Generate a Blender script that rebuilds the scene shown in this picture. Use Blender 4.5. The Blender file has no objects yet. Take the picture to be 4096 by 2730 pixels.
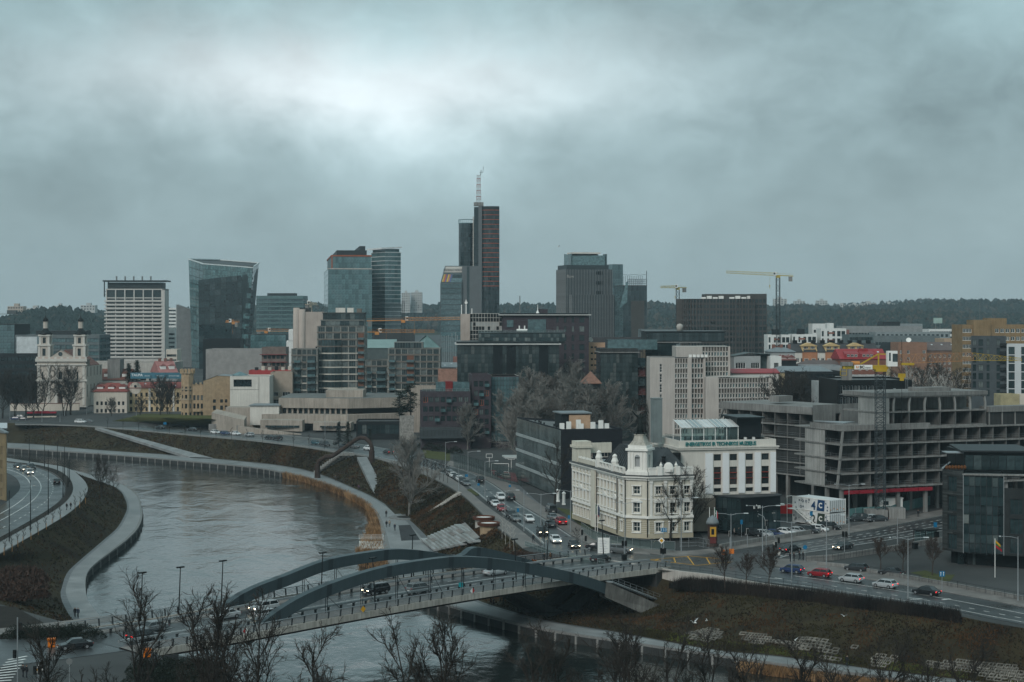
import bpy,math,random
from mathutils import Vector,Matrix,noise
from mathutils.geometry import delaunay_2d_cdt
R=math.radians
rnd=random.Random(7)
S=bpy.context.scene
COL=S.collection
F,CX,HY,CZ=6600.0,2048.0,1245.0,54.0
cam=bpy.data.objects.new('camera',bpy.data.cameras.new('camera'));COL.objects.link(cam)
cam.location=(0,0,CZ);cam.rotation_euler=(R(90),0,0)
cam.data.sensor_width=36;cam.data.lens=F/4096*36
cam.data.shift_y=-(1365-HY)/4096
cam.data.clip_start=1;cam.data.clip_end=20000
S.camera=cam
W=bpy.data.worlds.new('World');S.world=W;W.use_nodes=True
def nd(t,typ,**k):
 n=t.nodes.new(typ)
 for a,b in k.items():
  if a.startswith('i_'):
   key=a[2:];key=int(key)if key.isdigit()else key.replace('_',' ')
   n.inputs[key].default_value=b
  else:setattr(n,a,b)
 return n
def world():
 t=W.node_tree;t.nodes.clear();L=t.links.new
 out=nd(t,'ShaderNodeOutputWorld')
 sky=nd(t,'ShaderNodeTexSky',sky_type='NISHITA',sun_disc=False,sun_elevation=R(36),sun_rotation=R(208))
 b1=nd(t,'ShaderNodeBackground',i_Strength=0.06);L(sky.outputs[0],b1 .inputs[0])
 tc=nd(t,'ShaderNodeTexCoord');sp=nd(t,'ShaderNodeSeparateXYZ');L(tc.outputs['Generated'],sp.inputs[0])
 def M(op,a,b=None,c=None):
  n=nd(t,'ShaderNodeMath',operation=op)
  for i,v in enumerate((a,b,c)):
   if v is None:continue
   if isinstance(v,(int,float)):n.inputs[i].default_value=v
   else:L(v,n.inputs[i])
  return n.outputs[0]
 z=M('MAXIMUM',sp.outputs[2],0.0)
 def NZ(scale,det,off,rough=0.55,dist=0.0):
  mp=nd(t,'ShaderNodeMapping');mp.inputs['Location'].default_value=off;mp.inputs['Scale'].default_value=(1,1,1.5);L(tc.outputs['Generated'],mp.inputs[0])
  n=nd(t,'ShaderNodeTexNoise',i_Scale=scale,i_Detail=det,i_Roughness=rough,i_Distortion=dist);L(mp.outputs[0],n.inputs['Vector']);return n.outputs['Fac']
 n1=NZ(4.2,4,(6.6,-5.5,2),.5);n2=NZ(13,6,(8.8,0.4,3),.55,.2)
 az=M('DIVIDE',sp.outputs[0],M('MAXIMUM',sp.outputs[1],0.05));el=M('DIVIDE',z,M('MAXIMUM',sp.outputs[1],0.05))
 wob=M('MULTIPLY_ADD',M('SUBTRACT',n2,0.5),0.05,M('MULTIPLY',M('SUBTRACT',n1,0.5),0.045))
 g1=M('POWER',M('DIVIDE',M('ADD',az,0.098),0.2),2.0);g2=M('POWER',M('DIVIDE',M('SUBTRACT',M('ADD',el,wob),0.140),0.036),2.0)
 gl=M('EXPONENT',M('MULTIPLY',M('ADD',g1,g2),-1.0))
 gl=M('MULTIPLY',gl,M('GREATER_THAN',sp.outputs[1],0.06))
 base=M('MULTIPLY_ADD',M('SUBTRACT',n1,0.5),1.5,1.0)
 base=M('MULTIPLY_ADD',M('SUBTRACT',n2,0.5),0.62,base)
 base=M('MULTIPLY_ADD',M('SUBTRACT',NZ(30,6,(2,1,7),.62,.5),0.5),0.5,base)
 grad=M('MULTIPLY_ADD',M('POWER',z,1.3),0.7,1.0)
 k=M('MINIMUM',M('MULTIPLY',z,9.0),1.0)
 cl=M('MULTIPLY_ADD',M('SUBTRACT',base,1.0),M('MULTIPLY_ADD',k,0.8,0.2),1.0)
 val=M('ADD',M('MULTIPLY',M('MULTIPLY',cl,grad),0.342),M('MULTIPLY',M('MULTIPLY',gl,M('MULTIPLY_ADD',n2,1.5,0.2)),0.36))
 rp=nd(t,'ShaderNodeMixRGB');rp.inputs[1].default_value=(0.73,1.055,1.115,1);rp.inputs[2].default_value=(0.97,1.01,1.03,1);L(gl,rp.inputs[0])
 lo=nd(t,'ShaderNodeMixRGB');lo.inputs[1].default_value=(0.785,1.02,1.09,1);L(M('MINIMUM',M('MULTIPLY',z,5.0),1.0),lo.inputs[0]);L(rp.outputs[0],lo.inputs[2])
 sc=nd(t,'ShaderNodeVectorMath',operation='SCALE');L(lo.outputs[0],sc.inputs[0]);L(val,sc.inputs['Scale'])
 b2=nd(t,'ShaderNodeBackground',i_Strength=1.0);L(sc.outputs[0],b2 .inputs[0])
 mx=nd(t,'ShaderNodeMixShader',i_0=0.94);L(b1 .outputs[0],mx.inputs[1]);L(b2 .outputs[0],mx.inputs[2]);L(mx.outputs[0],out.inputs[0])
world()
sun=bpy.data.objects.new('sun',bpy.data.lights.new('sun','SUN'));COL.objects.link(sun)
sun.data.energy=1.5;sun.data.angle=R(28);sun.data.color=(1,.965,.92)
sun.rotation_euler=(R(54),0,R(-28))
S.view_settings.view_transform='Standard';S.view_settings.look='None';S.view_settings.exposure=0.3;S.view_settings.gamma=1;S.view_settings.use_curve_mapping=False
S.cycles.volume_bounces=0;S.cycles.max_bounces=6;S.cycles.diffuse_bounces=3;S.cycles.glossy_bounces=3;S.cycles.transparent_max_bounces=12
S.cycles.sample_clamp_indirect=6;S.cycles.use_denoising=True
MAT={}
def mat(name,c,rough=.75,var=.18,sc=.35,bump=0.0,bsc=8.0,metal=0,spec=.13,streak=0.0,rand=0.0,c2=None,emit=0.0,dist=0,rvar=0.0):

 if name in MAT:return MAT[name]
 m=bpy.data.materials.new(name);m.use_nodes=True;t=m.node_tree;L=t.links.new
 p=t.nodes['Principled BSDF'];p.inputs['Roughness'].default_value=rough;p.inputs['Metallic'].default_value=metal
 p.inputs['Specular IOR Level'].default_value=spec
 tc=nd(t,'ShaderNodeTexCoord');co=tc.outputs['Object']
 n=nd(t,'ShaderNodeTexNoise',i_Scale=sc,i_Detail=6,i_Roughness=.6,i_Distortion=dist);L(co,n.inputs['Vector'])
 rp=nd(t,'ShaderNodeValToRGB');L(n.outputs['Fac'],rp.inputs[0])
 e=rp.color_ramp.elements;e[0].position=.3;e[1].position=.7
 d=c2 or tuple(x*(1-var*1.3)for x in c)
 e[0].color=(*d,1);e[1].color=(*(tuple(min(1,x*(1+var*.5))for x in c)if not c2 else c),1)
 col=rp.outputs[0]
 def mul(col,fac):
  q=nd(t,'ShaderNodeVectorMath',operation='SCALE');L(col,q.inputs[0]);L(fac,q.inputs['Scale']);return q.outputs[0]
 if streak:
  mp=nd(t,'ShaderNodeMapping');mp.inputs['Scale'].default_value=(2.2,2.2,.12);L(co,mp.inputs[0])
  s=nd(t,'ShaderNodeTexNoise',i_Scale=1.0,i_Detail=5,i_Roughness=.65);L(mp.outputs[0],s.inputs['Vector'])
  mr=nd(t,'ShaderNodeMapRange',i_1=.35,i_2=.65,i_3=1-streak,i_4=1+streak*.15);L(s.outputs['Fac'],mr.inputs[0]);col=mul(col,mr.outputs[0])
 if rand:
  oi=nd(t,'ShaderNodeObjectInfo');mr=nd(t,'ShaderNodeMapRange',i_3=1-rand,i_4=1+rand);L(oi.outputs['Random'],mr.inputs[0]);col=mul(col,mr.outputs[0])
 L(col,p.inputs['Base Color'])
 if rvar:
  mr=nd(t,'ShaderNodeMapRange',i_1=.3,i_2=.7,i_3=max(.02,rough-rvar),i_4=rough+rvar);L(n.outputs['Fac'],mr.inputs[0]);L(mr.outputs[0],p.inputs['Roughness'])
 if bump:
  b=nd(t,'ShaderNodeTexNoise',i_Scale=bsc,i_Detail=4);L(co,b.inputs['Vector'])
  bp=nd(t,'ShaderNodeBump',i_Strength=bump,i_Distance=.1);L(b.outputs['Fac'],bp.inputs['Height']);L(bp.outputs[0],p.inputs['Normal'])
 if emit:
  p.inputs['Emission Color'].default_value=(*c,1);p.inputs['Emission Strength'].default_value=emit
 MAT[name]=m;return m
def glass(name,dark=(.012,.02,.024),light=(.10,.13,.14),thr=.62,rough=.06,spec=.5,warm=0.0,bandx=0):

 if name in MAT:return MAT[name]
 m=bpy.data.materials.new(name);m.use_nodes=True;t=m.node_tree;L=t.links.new
 p=t.nodes['Principled BSDF'];p.inputs['Roughness'].default_value=rough;p.inputs['Specular IOR Level'].default_value=spec
 oi=nd(t,'ShaderNodeObjectInfo');rp=nd(t,'ShaderNodeValToRGB');L(oi.outputs['Random'],rp.inputs[0])
 e=rp.color_ramp.elements;e[0].color=(*dark,1);e[0].position=0;e[1].color=(*light,1);e[1].position=1
 a=e.new(thr);a.color=(*[x*1.9 for x in dark],1)
 if warm:b=e.new(.97);b.color=(.25,.2,.13,1)
 tc=nd(t,'ShaderNodeTexCoord');n=nd(t,'ShaderNodeTexNoise',i_Scale=.8,i_Detail=3);L(tc.outputs['Object'],n.inputs['Vector'])
 mr=nd(t,'ShaderNodeMapRange',i_1=.3,i_2=.7,i_3=.6,i_4=1.4);L(n.outputs['Fac'],mr.inputs[0])
 q=nd(t,'ShaderNodeVectorMath',operation='SCALE');L(rp.outputs[0],q.inputs[0]);L(mr.outputs[0],q.inputs['Scale']);L(q.outputs[0],p.inputs['Base Color'])
 MAT[name]=m;return m
def clear_glass(name,tint=(.75,.88,.88),mixf=.25):
 m=bpy.data.materials.new(name);m.use_nodes=True;t=m.node_tree;L=t.links.new;t.nodes.clear()
 o=nd(t,'ShaderNodeOutputMaterial');tr=nd(t,'ShaderNodeBsdfTransparent');tr.inputs[0].default_value=(*tint,1)
 g=nd(t,'ShaderNodeBsdfPrincipled',i_Roughness=.08);g.inputs['Base Color'].default_value=(.12,.16,.16,1)
 x=nd(t,'ShaderNodeMixShader',i_0=mixf);L(tr.outputs[0],x.inputs[1]);L(g.outputs[0],x.inputs[2]);L(x.outputs[0],o.inputs[0]);MAT[name]=m;return m
GL=glass('window_glass',(.006,.010,.012),(.15,.16,.155),.72)
GLB=glass('blue_glass',(.04,.07,.075),(.065,.10,.108),.5,.05,.7)
GLD=glass('dark_glass',(.010,.018,.02),(.04,.056,.06),.75,.05,.55)
GLT=glass('teal_glass',(.045,.085,.09),(.085,.14,.148),.6,.06,.7)
GLA=glass('apartment_glass',(.012,.022,.024),(.13,.15,.145),.66,.1,.5)
CLR=clear_glass('clear_glass');CLR2=clear_glass('railing_glass',(.72,.85,.84),.3)
asph=mat('wet_asphalt',(.043,.046,.048),.36,.42,.13,.12,30,dist=.5,spec=.5,rvar=.14)
pave=mat('concrete_paving',(.175,.16,.15),.6,.35,.3,.1,12,rvar=.15)
pave2=mat('light_paving',(.21,.215,.215),.5,.35,.25,.08,12,rvar=.15)
pavedk=mat('dark_paving',(.11,.115,.12),.5,.2,.5,.1,12,rvar=.15)
kerbm=mat('kerb_stone',(.18,.18,.176),.7,.2,1.5)
paint=mat('road_paint',(.62,.62,.6),.6,.35,1.2)
payel=mat('yellow_paint',(.62,.33,.06),.6,.35,1.2)
conc=mat('raw_concrete',(.235,.23,.22),.85,.22,.25,.1,6,streak=.35)
conclt=mat('light_concrete',(.45,.42,.385),.8,.16,.25,.06,6,streak=.22)
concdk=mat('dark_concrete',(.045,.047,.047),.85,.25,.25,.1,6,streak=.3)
steel=mat('grey_steel',(.18,.19,.19),.45,.12,1,metal=.4)
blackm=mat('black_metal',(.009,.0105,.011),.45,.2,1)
darkgrey=mat('dark_grey_metal',(.03,.035,.038),.5,.2,1)
whitem=mat('white_paint',(.72,.71,.68),.55,.08,.6)
galv=mat('galvanised',(.30,.32,.33),.5,.15,2,metal=.5)
grassy=mat('slope_turf',(.042,.033,.016),.95,.3,.07,.5,3,c2=(.013,.010,.007),dist=1.2)
grassg=mat('green_turf',(.065,.07,.026),.95,.3,.2,.4,4,c2=(.05,.055,.02),dist=.4)
earth=mat('dark_earth',(.024,.021,.018),.95,.3,.3,.5,4)
urban=mat('town_ground',(.06,.062,.062),.8,.3,.05,.1,5)
bark=mat('bark',(.05,.044,.038),.9,.3,2)
barkg=mat('grey_bark',(.17,.163,.15),.9,.25,.6)
barkd=mat('dark_twigs',(.035,.031,.027),.9,.3,2)
roofm=mat('roof_felt',(.10,.105,.105),.7,.25,.3,.1,10)
redtile=mat('red_tiles',(.16,.07,.055),.7,.25,.6,.3,6)
redmetal=mat('red_sheet_roof',(.27,.034,.038),.45,.12,.4)
greyroof=mat('grey_sheet_roof',(.17,.19,.2),.45,.15,.4)
class MB:
 def __init__(s):s.v=[];s.f=[];s.m=[]
 def face(s,pts,mi=0):
  n=len(s.v);s.v+=[tuple(p)for p in pts];s.f.append(tuple(range(n,n+len(pts))));s.m.append(mi);return s
 def box(s,x0,x1,y0,y1,z0,z1,mi=0):
  n=len(s.v);s.v+=[(x0,y0,z0),(x1,y0,z0),(x1,y1,z0),(x0,y1,z0),(x0,y0,z1),(x1,y0,z1),(x1,y1,z1),(x0,y1,z1)]
  for q in((0,3,2,1),(4,5,6,7),(0,1,5,4),(1,2,6,5),(2,3,7,6),(3,0,4,7)):s.f.append(tuple(n+i for i in q));s.m.append(mi)
  return s
 def cbox(s,cx,cy,z0,w,d,h,mi=0):return s.box(cx-w/2,cx+w/2,cy-d/2,cy+d/2,z0,z0+h,mi)
 def prism(s,poly,z0,z1,mi=0,ti=None,bot=True):
  n=len(poly);za=z0 if hasattr(z0,'__len__')else[z0]*n;zb=z1 if hasattr(z1,'__len__')else[z1]*n
  for i in range(n):
   j=(i+1)%n;a,b=poly[i],poly[j]
   s.face([(a[0],a[1],za[i]),(b[0],b[1],za[j]),(b[0],b[1],zb[j]),(a[0],a[1],zb[i])],mi)
  s.face([(p[0],p[1],zb[i])for i,p in enumerate(poly)],mi if ti is None else ti)
  if bot:s.face([(p[0],p[1],za[i])for i,p in reversed(list(enumerate(poly)))],mi)
  return s
 def bar(s,a,b,w,h=None,mi=0,up=(0,0,1)):
  a=Vector(a);b=Vector(b);d=b-a
  if d.length<1e-6:return s
  h=h or w;d.normalize();u=Vector(up)
  if abs(d.dot(u))>.98:u=Vector((1,0,0))
  r=d.cross(u).normalized()*(w/2);t=r.cross(d).normalized()*(h/2)
  P=[a-r-t,a+r-t,a+r+t,a-r+t,b-r-t,b+r-t,b+r+t,b-r+t];n=len(s.v);s.v+=[tuple(p)for p in P]
  for q in((0,1,2,3),(7,6,5,4),(0,4,5,1),(1,5,6,2),(2,6,7,3),(3,7,4,0)):s.f.append(tuple(n+i for i in q));s.m.append(mi)
  return s
 def tube(s,pts,rs,n=6,mi=0,cap=True):
  pts=[Vector(p)for p in pts];m=len(pts)
  if not hasattr(rs,'__len__'):rs=[rs]*m
  b=len(s.v);ref=None
  for i,p in enumerate(pts):
   d=(pts[min(i+1,m-1)]-pts[max(i-1,0)])
   d=d.normalized()if d.length>1e-9 else Vector((0,0,1))
   if ref is None:ref=Vector((1,0,0))if abs(d.x)<.9 else Vector((0,1,0))
   a=(ref-d*ref.dot(d)).normalized();c=d.cross(a);ref=a
   for k in range(n):
    an=2*math.pi*k/n;s.v.append(tuple(p+(a*math.cos(an)+c*math.sin(an))*rs[i]))
  for i in range(m-1):
   for k in range(n):
    k2=(k+1)%n;s.f.append((b+i*n+k,b+i*n+k2,b+(i+1)*n+k2,b+(i+1)*n+k));s.m.append(mi)
  if cap and n>2:
   s.f.append(tuple(b+k for k in reversed(range(n))));s.m.append(mi);s.f.append(tuple(b+(m-1)*n+k for k in range(n)));s.m.append(mi)
  return s
 def lathe(s,prof,n=12,c=(0,0),mi=0,sx=1,sy=1):
  b=len(s.v)
  for r,z in prof:
   for k in range(n):an=2*math.pi*k/n;s.v.append((c[0]+r*math.cos(an)*sx,c[1]+r*math.sin(an)*sy,z))
  for i in range(len(prof)-1):
   for k in range(n):k2=(k+1)%n;s.f.append((b+i*n+k,b+i*n+k2,b+(i+1)*n+k2,b+(i+1)*n+k));s.m.append(mi)
  s.f.append(tuple(b+k for k in reversed(range(n))));s.m.append(mi);s.f.append(tuple(b+(len(prof)-1)*n+k for k in range(n)));s.m.append(mi)
  return s
 def loft(s,rows,mi=0):
  b=len(s.v);m=len(rows[0])
  for r in rows:s.v+=[tuple(p)for p in r]
  for i in range(len(rows)-1):
   for k in range(m-1):s.f.append((b+i*m+k,b+i*m+k+1,b+(i+1)*m+k+1,b+(i+1)*m+k));s.m.append(mi)
  return s
 def add(s,o,T=None,mi=None):
  b=len(s.v);s.v+=[tuple(T@Vector(p))for p in o.v]if T else o.v;s.f+=[tuple(b+i for i in f)for f in o.f];s.m+=o.m if mi is None else[mi]*len(o.m);return s
 def mesh(s,name,mats,smooth=False):
  me=bpy.data.meshes.new(name);me.from_pydata(s.v,[],s.f)
  for q in(mats if isinstance(mats,(list,tuple))else[mats]):me.materials.append(q)
  me.polygons.foreach_set('material_index',s.m)
  if smooth:me.polygons.foreach_set('use_smooth',[True]*len(s.f))
  me.update();return me
 def build(s,name,mats,parent=None,smooth=False,**k):return ob(name,s.mesh(name,mats,smooth),parent,**k)
def ob(name,me,parent=None,loc=(0,0,0),rz=0.0,scale=None,rot=None,m=None):
 o=bpy.data.objects.new(name,me);COL.objects.link(o);o.location=loc
 if rz:o.rotation_euler=(0,0,rz)
 if rot:o.rotation_euler=rot
 if scale:o.scale=scale if hasattr(scale,'__len__')else(scale,)*3
 if parent is not None:o.parent=parent
 if m is not None:o.material_slots[0].link='OBJECT';o.material_slots[0].material=m
 return o
def tag(o,label,cat,group=None):
 o['label']=label;o['category']=cat
 if group:o['group']=group
 return o
def thing(name,label,cat,loc=(0,0,0),rz=0.0,group=None,scale=None):
 return tag(ob(name,None,None,loc,rz,scale),label,cat,group)
def struct(name,mb,mats,smooth=False,kind='structure',parent=None,label=None):
 o=mb.build(name,mats,parent,smooth);o['kind']=kind
 if label:o['label']=label
 return o
def copy_tree(o,parent=None,label=None,loc=None,rz=None,group=None,scale=None):
 kids=KIDS.get(o.name)
 if kids is None:kids=KIDS[o.name]=list(o.children)
 c=o.copy();COL.objects.link(c);c.parent=parent
 if label:c['label']=label
 if group:c['group']=group
 if loc is not None:c.location=loc
 if rz is not None:c.rotation_euler=(0,0,rz)
 if scale:c.scale=(scale,)*3
 for k in kids:copy_tree(k,c)
 return c
KIDS={}
def G(px,py,z=8.0):
 D=(CZ-z)*F/(py-HY);return((px-CX)/F*D,D)
def G3(px,py,z=8.0):return(*G(px,py,z),z)
def XD(px,D):return(px-CX)/F*D
def ZD(py,D):return CZ-(py-HY)/F*D
def sm(a,b,x):x=max(0,min(1,(x-a)/(b-a)));return x*x*(3-2*x)
def zg(x,y):return 8+6*sm(690,860,y)+6*sm(860,2000,y)
def hit(P,ang,px):
 k=(px-CX)/F;d=(math.cos(ang),math.sin(ang));return(k*P[1]-P[0])/(d[0]-k*d[1])
def resample(P,n):
 P=[Vector(p)for p in P];L=[0]
 for a,b in zip(P,P[1:]):L.append(L[-1]+(b-a).length)
 out=[];j=0
 for i in range(n):
  s=L[-1]*i/(n-1)
  while j<len(P)-2 and L[j+1]<s:j+=1
  q=(s-L[j])/max(1e-9,L[j+1]-L[j]);out.append(P[j].lerp(P[j+1],q))
 return out
ORD='first second third fourth fifth sixth seventh eighth ninth tenth eleventh twelfth thirteenth fourteenth fifteenth sixteenth seventeenth'.split()
def smooth_line(P,n=6):

 P=[Vector(p)for p in P];out=[]
 for i in range(len(P)-1):
  p0=P[max(i-1,0)];p1=P[i];p2=P[i+1];p3=P[min(i+2,len(P)-1)]
  for k in range(n):
   t=k/n;out.append(0.5*((2*p1)+(p2-p0)*t+(2*p0-5*p1+4*p2-p3)*t*t+(3*p1-p0-3*p2+p3)*t**3))
 out.append(P[-1]);return out
def inset(poly,d):
 n=len(poly);out=[]
 for i in range(n):
  a,b,c=Vector(poly[i-1][:2]),Vector(poly[i][:2]),Vector(poly[(i+1)%n][:2])
  e1=(b-a).normalized();e2=(c-b).normalized();n1=Vector((-e1 .y,e1 .x));n2=Vector((-e2 .y,e2 .x))
  q=n1+n2;q=q*(d/max(.2,1+n1 .dot(n2)));out.append((b.x+q.x,b.y+q.y))
 return out
# ================================================================ the ground, the river and its banks
ST=[((29,1791),(29,1772),(29,1692)),((158,1800),(158,1779),(158,1698)),((335,1811),(335,1796),(306,1705)),((526,1825),(526,1810),(500,1720)),((717,1842),(717,1822),(717,1740)),((1000,1868),(1000,1849),(1000,1765)),((1112,1886),(1112,1861),(1112,1776)),((1214,1908),(1214,1879),(1230,1794)),((1312,1939),(1299,1904),(1340,1812)),((1402,1975),(1402,1948),(1470,1830)),((1469,2015),(1482,1984),(1580,1859)),((1504,2055),(1560,2030),(1714,1908)),((1520,2095),(1630,2075),(1835,1975)),((1527,2136),(1680,2120),(1893,2024)),((1533,2180),(1732,2176),(1960,2091)),((1545,2225),(1760,2230),(2035,2147)),((1580,2300),(1800,2310),(2120,2208)),((1680,2375),(1880,2385),(12,309,7.6)),((1800,2423),(1990,2430),(21,300,7.0)),((2055,2491),(2182,2482),(29.1,291,6.2)),((2225,2525),(2437,2525),(2820,2338,6.4)),((2480,2563),(2600,2555),(2904,2345,6.7)),((2800,2610),(2860,2601),(3077,2362,7.2)),((3120,2655),(3120,2627),(3294,2384,7.7)),((3500,2703),(3500,2679),(3500,2414)),((3800,2742),(3800,2715),(3747,2447)),((4100,2780),(4100,2750),(4000,2497)),((4600,2840),(4600,2810),(4500,2575))]
NW=smooth_line([G3(*s[0],1.6)for s in ST],5);NI=smooth_line([G3(*s[1],1.6)for s in ST],5);SX=lambda s:Vector(s)if len(s)==3 and s[0]<500 and s[1]<500 else Vector(G3(s[0],s[1],s[2]if len(s)>2 else 8));NS=smooth_line([SX(s[2])for s in ST],5);PW=[1]*16+[2,4,6,5,2.2,1.2]+[1]*6
SW=smooth_line([G3(*p,1.6)for p in((29,1832),(180,1858),(330,1890),(469,1930),(516,1954),(554,1987),(566,2030),(569,2069),(550,2116),(502,2164),(445,2207),(382,2255),(349,2293),(340,2346),(331,2396),(340,2447),(361,2490))]+[(-58,258,1.6),(-44,243,1.6),(-25,205,1.6),(0,168,1.6),(90,128,1.6)],5)
SI=smooth_line([G3(*p,1.6)for p in((0,1842),(150,1868),(300,1900),(430,1938),(478,1962),(498,1992),(508,2024),(502,2055),(469,2112),(425,2152),(383,2188),(311,2250),(268,2293),(249,2346),(242,2380),(255,2422),(298,2490))]+[(-62,251,1.8),(-52,238,2),(-32,203,2),(-6,160,2),(85,120,2)],5)
SU=smooth_line([G3(*p,8)for p in((0,1837),(100,1845),(200,1858),(268,1872),(325,1911),(351,1949),(348,1966),(344,1982),(311,2025),(239,2078),(120,2147),(0,2217))]+[(-99,300,8),(-95,283,8),(-86,266,8),(-72,250,8),(-62,240,8),(-50,226,8),(-36,196,8),(-8,150,8),(80,108,8)],5)
water_m=bpy.data.materials.new('river_water')
def mk_water():
 m=water_m;m.use_nodes=True;t=m.node_tree;L=t.links.new;p=t.nodes['Principled BSDF']
 p.inputs['Base Color'].default_value=(.012,.016,.015,1);p.inputs['Roughness'].default_value=.09;p.inputs['IOR'].default_value=1.33;p.inputs['Specular IOR Level'].default_value=.9
 g=nd(t,'ShaderNodeNewGeometry')
 hs=None
 for sc,w,st in((.5,.4,(1,.8,1)),(1.5,.4,(1,.75,1)),(.07,.4,(1.3,.7,1)),(4.,.45,(1,1,1))):
  mp=nd(t,'ShaderNodeMapping');mp.inputs['Scale'].default_value=st;mp.inputs['Rotation'].default_value=(0,0,.3);L(g.outputs['Position'],mp.inputs[0])
  n=nd(t,'ShaderNodeTexNoise',i_Scale=sc,i_Detail=3,i_Distortion=.4);L(mp.outputs[0],n.inputs['Vector'])
  q=nd(t,'ShaderNodeMath',operation='MULTIPLY');q.inputs[1].default_value=w/sc*.4;L(n.outputs['Fac'],q.inputs[0])
  if hs is None:hs=q.outputs[0]
  else:
   a=nd(t,'ShaderNodeMath',operation='ADD');L(hs,a.inputs[0]);L(q.outputs[0],a.inputs[1]);hs=a.outputs[0]
 b=nd(t,'ShaderNodeBump',i_Strength=.36,i_Distance=.5);L(hs,b.inputs['Height']);L(b.outputs[0],p.inputs['Normal'])
mk_water()
struct('river',MB().face([(-900,60,0),(500,60,0),(500,760,0),(-900,760,0)]),water_m)
def cdt(poly,pts,zf):
 n=len(poly);co=[Vector(p[:2])for p in poly]+[Vector(p)for p in pts]
 v,e,f,*_=delaunay_2d_cdt(co,[],[list(range(n))],1,1e-4)
 return[(p.x,p.y,zf(p.x,p.y))for p in v],f
def sheet(name,poly,step,zf,m):
 xs=[p[0]for p in poly];ys=[p[1]for p in poly];pts=[]
 y=700
 while y<min(max(ys),2200):
  x=-2400
  while x<2400:pts.append((x+.37,y+.21));x+=400
  y+=40
 ins=lambda q:sum(((a[1]>q[1])!=(b[1]>q[1]))and q[0]<(b[0]-a[0])*(q[1]-a[1])/(b[1]-a[1]+1e-12)+a[0]for a,b in zip(poly,poly[1:]+poly[:1]))%2
 pts=[q for q in pts if ins(q)]
 v,f=cdt(poly,pts,zf);mb=MB();mb.v=v;mb.f=[tuple(q)for q in f];mb.m=[0]*len(f);return struct(name,mb,m)
S8=[(p.x,p.y)for p in NS]
a0=S8[0]
sheet('town_ground',S8+[(700,170),(3500,600),(6500,9000),(-6500,9000),(-3500,700),(a0[0]-60,a0[1]+12)],40,lambda x,y:zg(x,y)-.03,urban)
U8=[(p.x,p.y)for p in SU]
sheet('south_ground',U8[::-1]+[(-230,545),(-900,640),(-900,40),(300,40),(300,60)],40,lambda x,y:7.97,urban)
def npow(k):k=k/10;i=min(26,int(k));return PW[i]+(PW[i+1]-PW[i])*(k-i)
def bank(name,A,B,rows,amp,m,zpow=lambda k:1):
 rr=[];n=len(A)
 for i in range(rows+1):
  t=i/rows;r=[]
  for k2,(a,b)in enumerate(zip(A,B)):
   p=Vector(a).lerp(Vector(b),t);p.z=a[2]+(b[2]-a[2])*t**zpow(k2)
   k=math.sin(math.pi*t)*amp;p.z+=k*noise.noise((p.x*.12,p.y*.12,3.1));r.append(p)
  rr.append(r)
 return struct(name,MB().loft(rr),m,True)
def dense(P,k=3):return resample(P,len(P)*k)
def pair(A,B,k=2):
 a,b=[],[]
 for i in range(len(A)-1):
  for j in range(k):a.append(A[i].lerp(A[i+1],j/k));b.append(B[i].lerp(B[i+1],j/k))
 a.append(A[-1]);b.append(B[-1]);return a,b
NI2,NS2=pair([p+Vector((0,0,0))for p in NI],[p+Vector((0,0,-.03))for p in NS],2)
bank('north_bank_slope',NI2,NS2,16,.5,grassy,npow)
i0,i1=168,245;struct('corner_retaining_wall',MB().loft([[p+Vector((0,0,-.6))for p in NS2[i0:i1]],[Vector((p.x,p.y,8.2))for p in NS2[i0:i1]],[Vector((p.x+.2,p.y+.5,8.2))for p in NS2[i0:i1]]]),conclt)
SIr=resample(SI,120);SUr=resample(SU,120)
def match(A,B):
 out=[];j=0
 for a in A:
  best=min(range(j,min(j+14,len(B))),key=lambda k:(B[k]-a).length);j=best;out.append(B[j])
 return out
bank('south_bank_slope',SIr,[p+Vector((0,0,-.03))for p in resample(SU,120)],8,.4,grassy)
def walkway(name,Wl,Il,post,light,edge=.45):
 mb=MB();wt=[p+Vector((0,0,.03))for p in Wl];it=[p+Vector((0,0,.03))for p in Il]
 e1=[w.lerp(i,.12)for w,i in zip(wt,it)];e2=[w.lerp(i,.86)for w,i in zip(wt,it)]
 mb.loft([wt,e1],1);mb.loft([e1,e2],0);mb.loft([e2,it],2)
 lo=[Vector((p.x,p.y,-1))for p in Wl];lip=[Vector((p.x,p.y,1.25))for p in Wl]
 mb.loft([lip,wt],1);mb.loft([lo,lip],3)
 o=struct(name,mb,[light,kerbm,pavedk,concdk])
 L=resample(Wl,int(sum((b-a).length for a,b in zip(Wl,Wl[1:]))/post));I2=resample(Il,len(L))
 pm=MB().cbox(0,0,-1,.36,.4,2.25).mesh('post',conc)
 for p,i,q in zip(L,I2,L[1:]+L[-1:]):
  if p.x<-210 or p.x>90 or p.y<180:continue
  d=(Vector(p)-Vector(i));d.z=0;d=d.normalized()*.1
  ob('wall_post',pm,o,(p.x+d.x,p.y+d.y,0),math.atan2((q-p).y,(q-p).x))
 return o
def nearest_pair(Wl,Il,n):
 a=resample(Wl,n);b=resample(Il,n);return a,b
walkway('north_walkway',NW,NI,4.2,pave2)
walkway('south_walkway',[p for p in SW],resample(SI,len(SW)),9,pave2)
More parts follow.
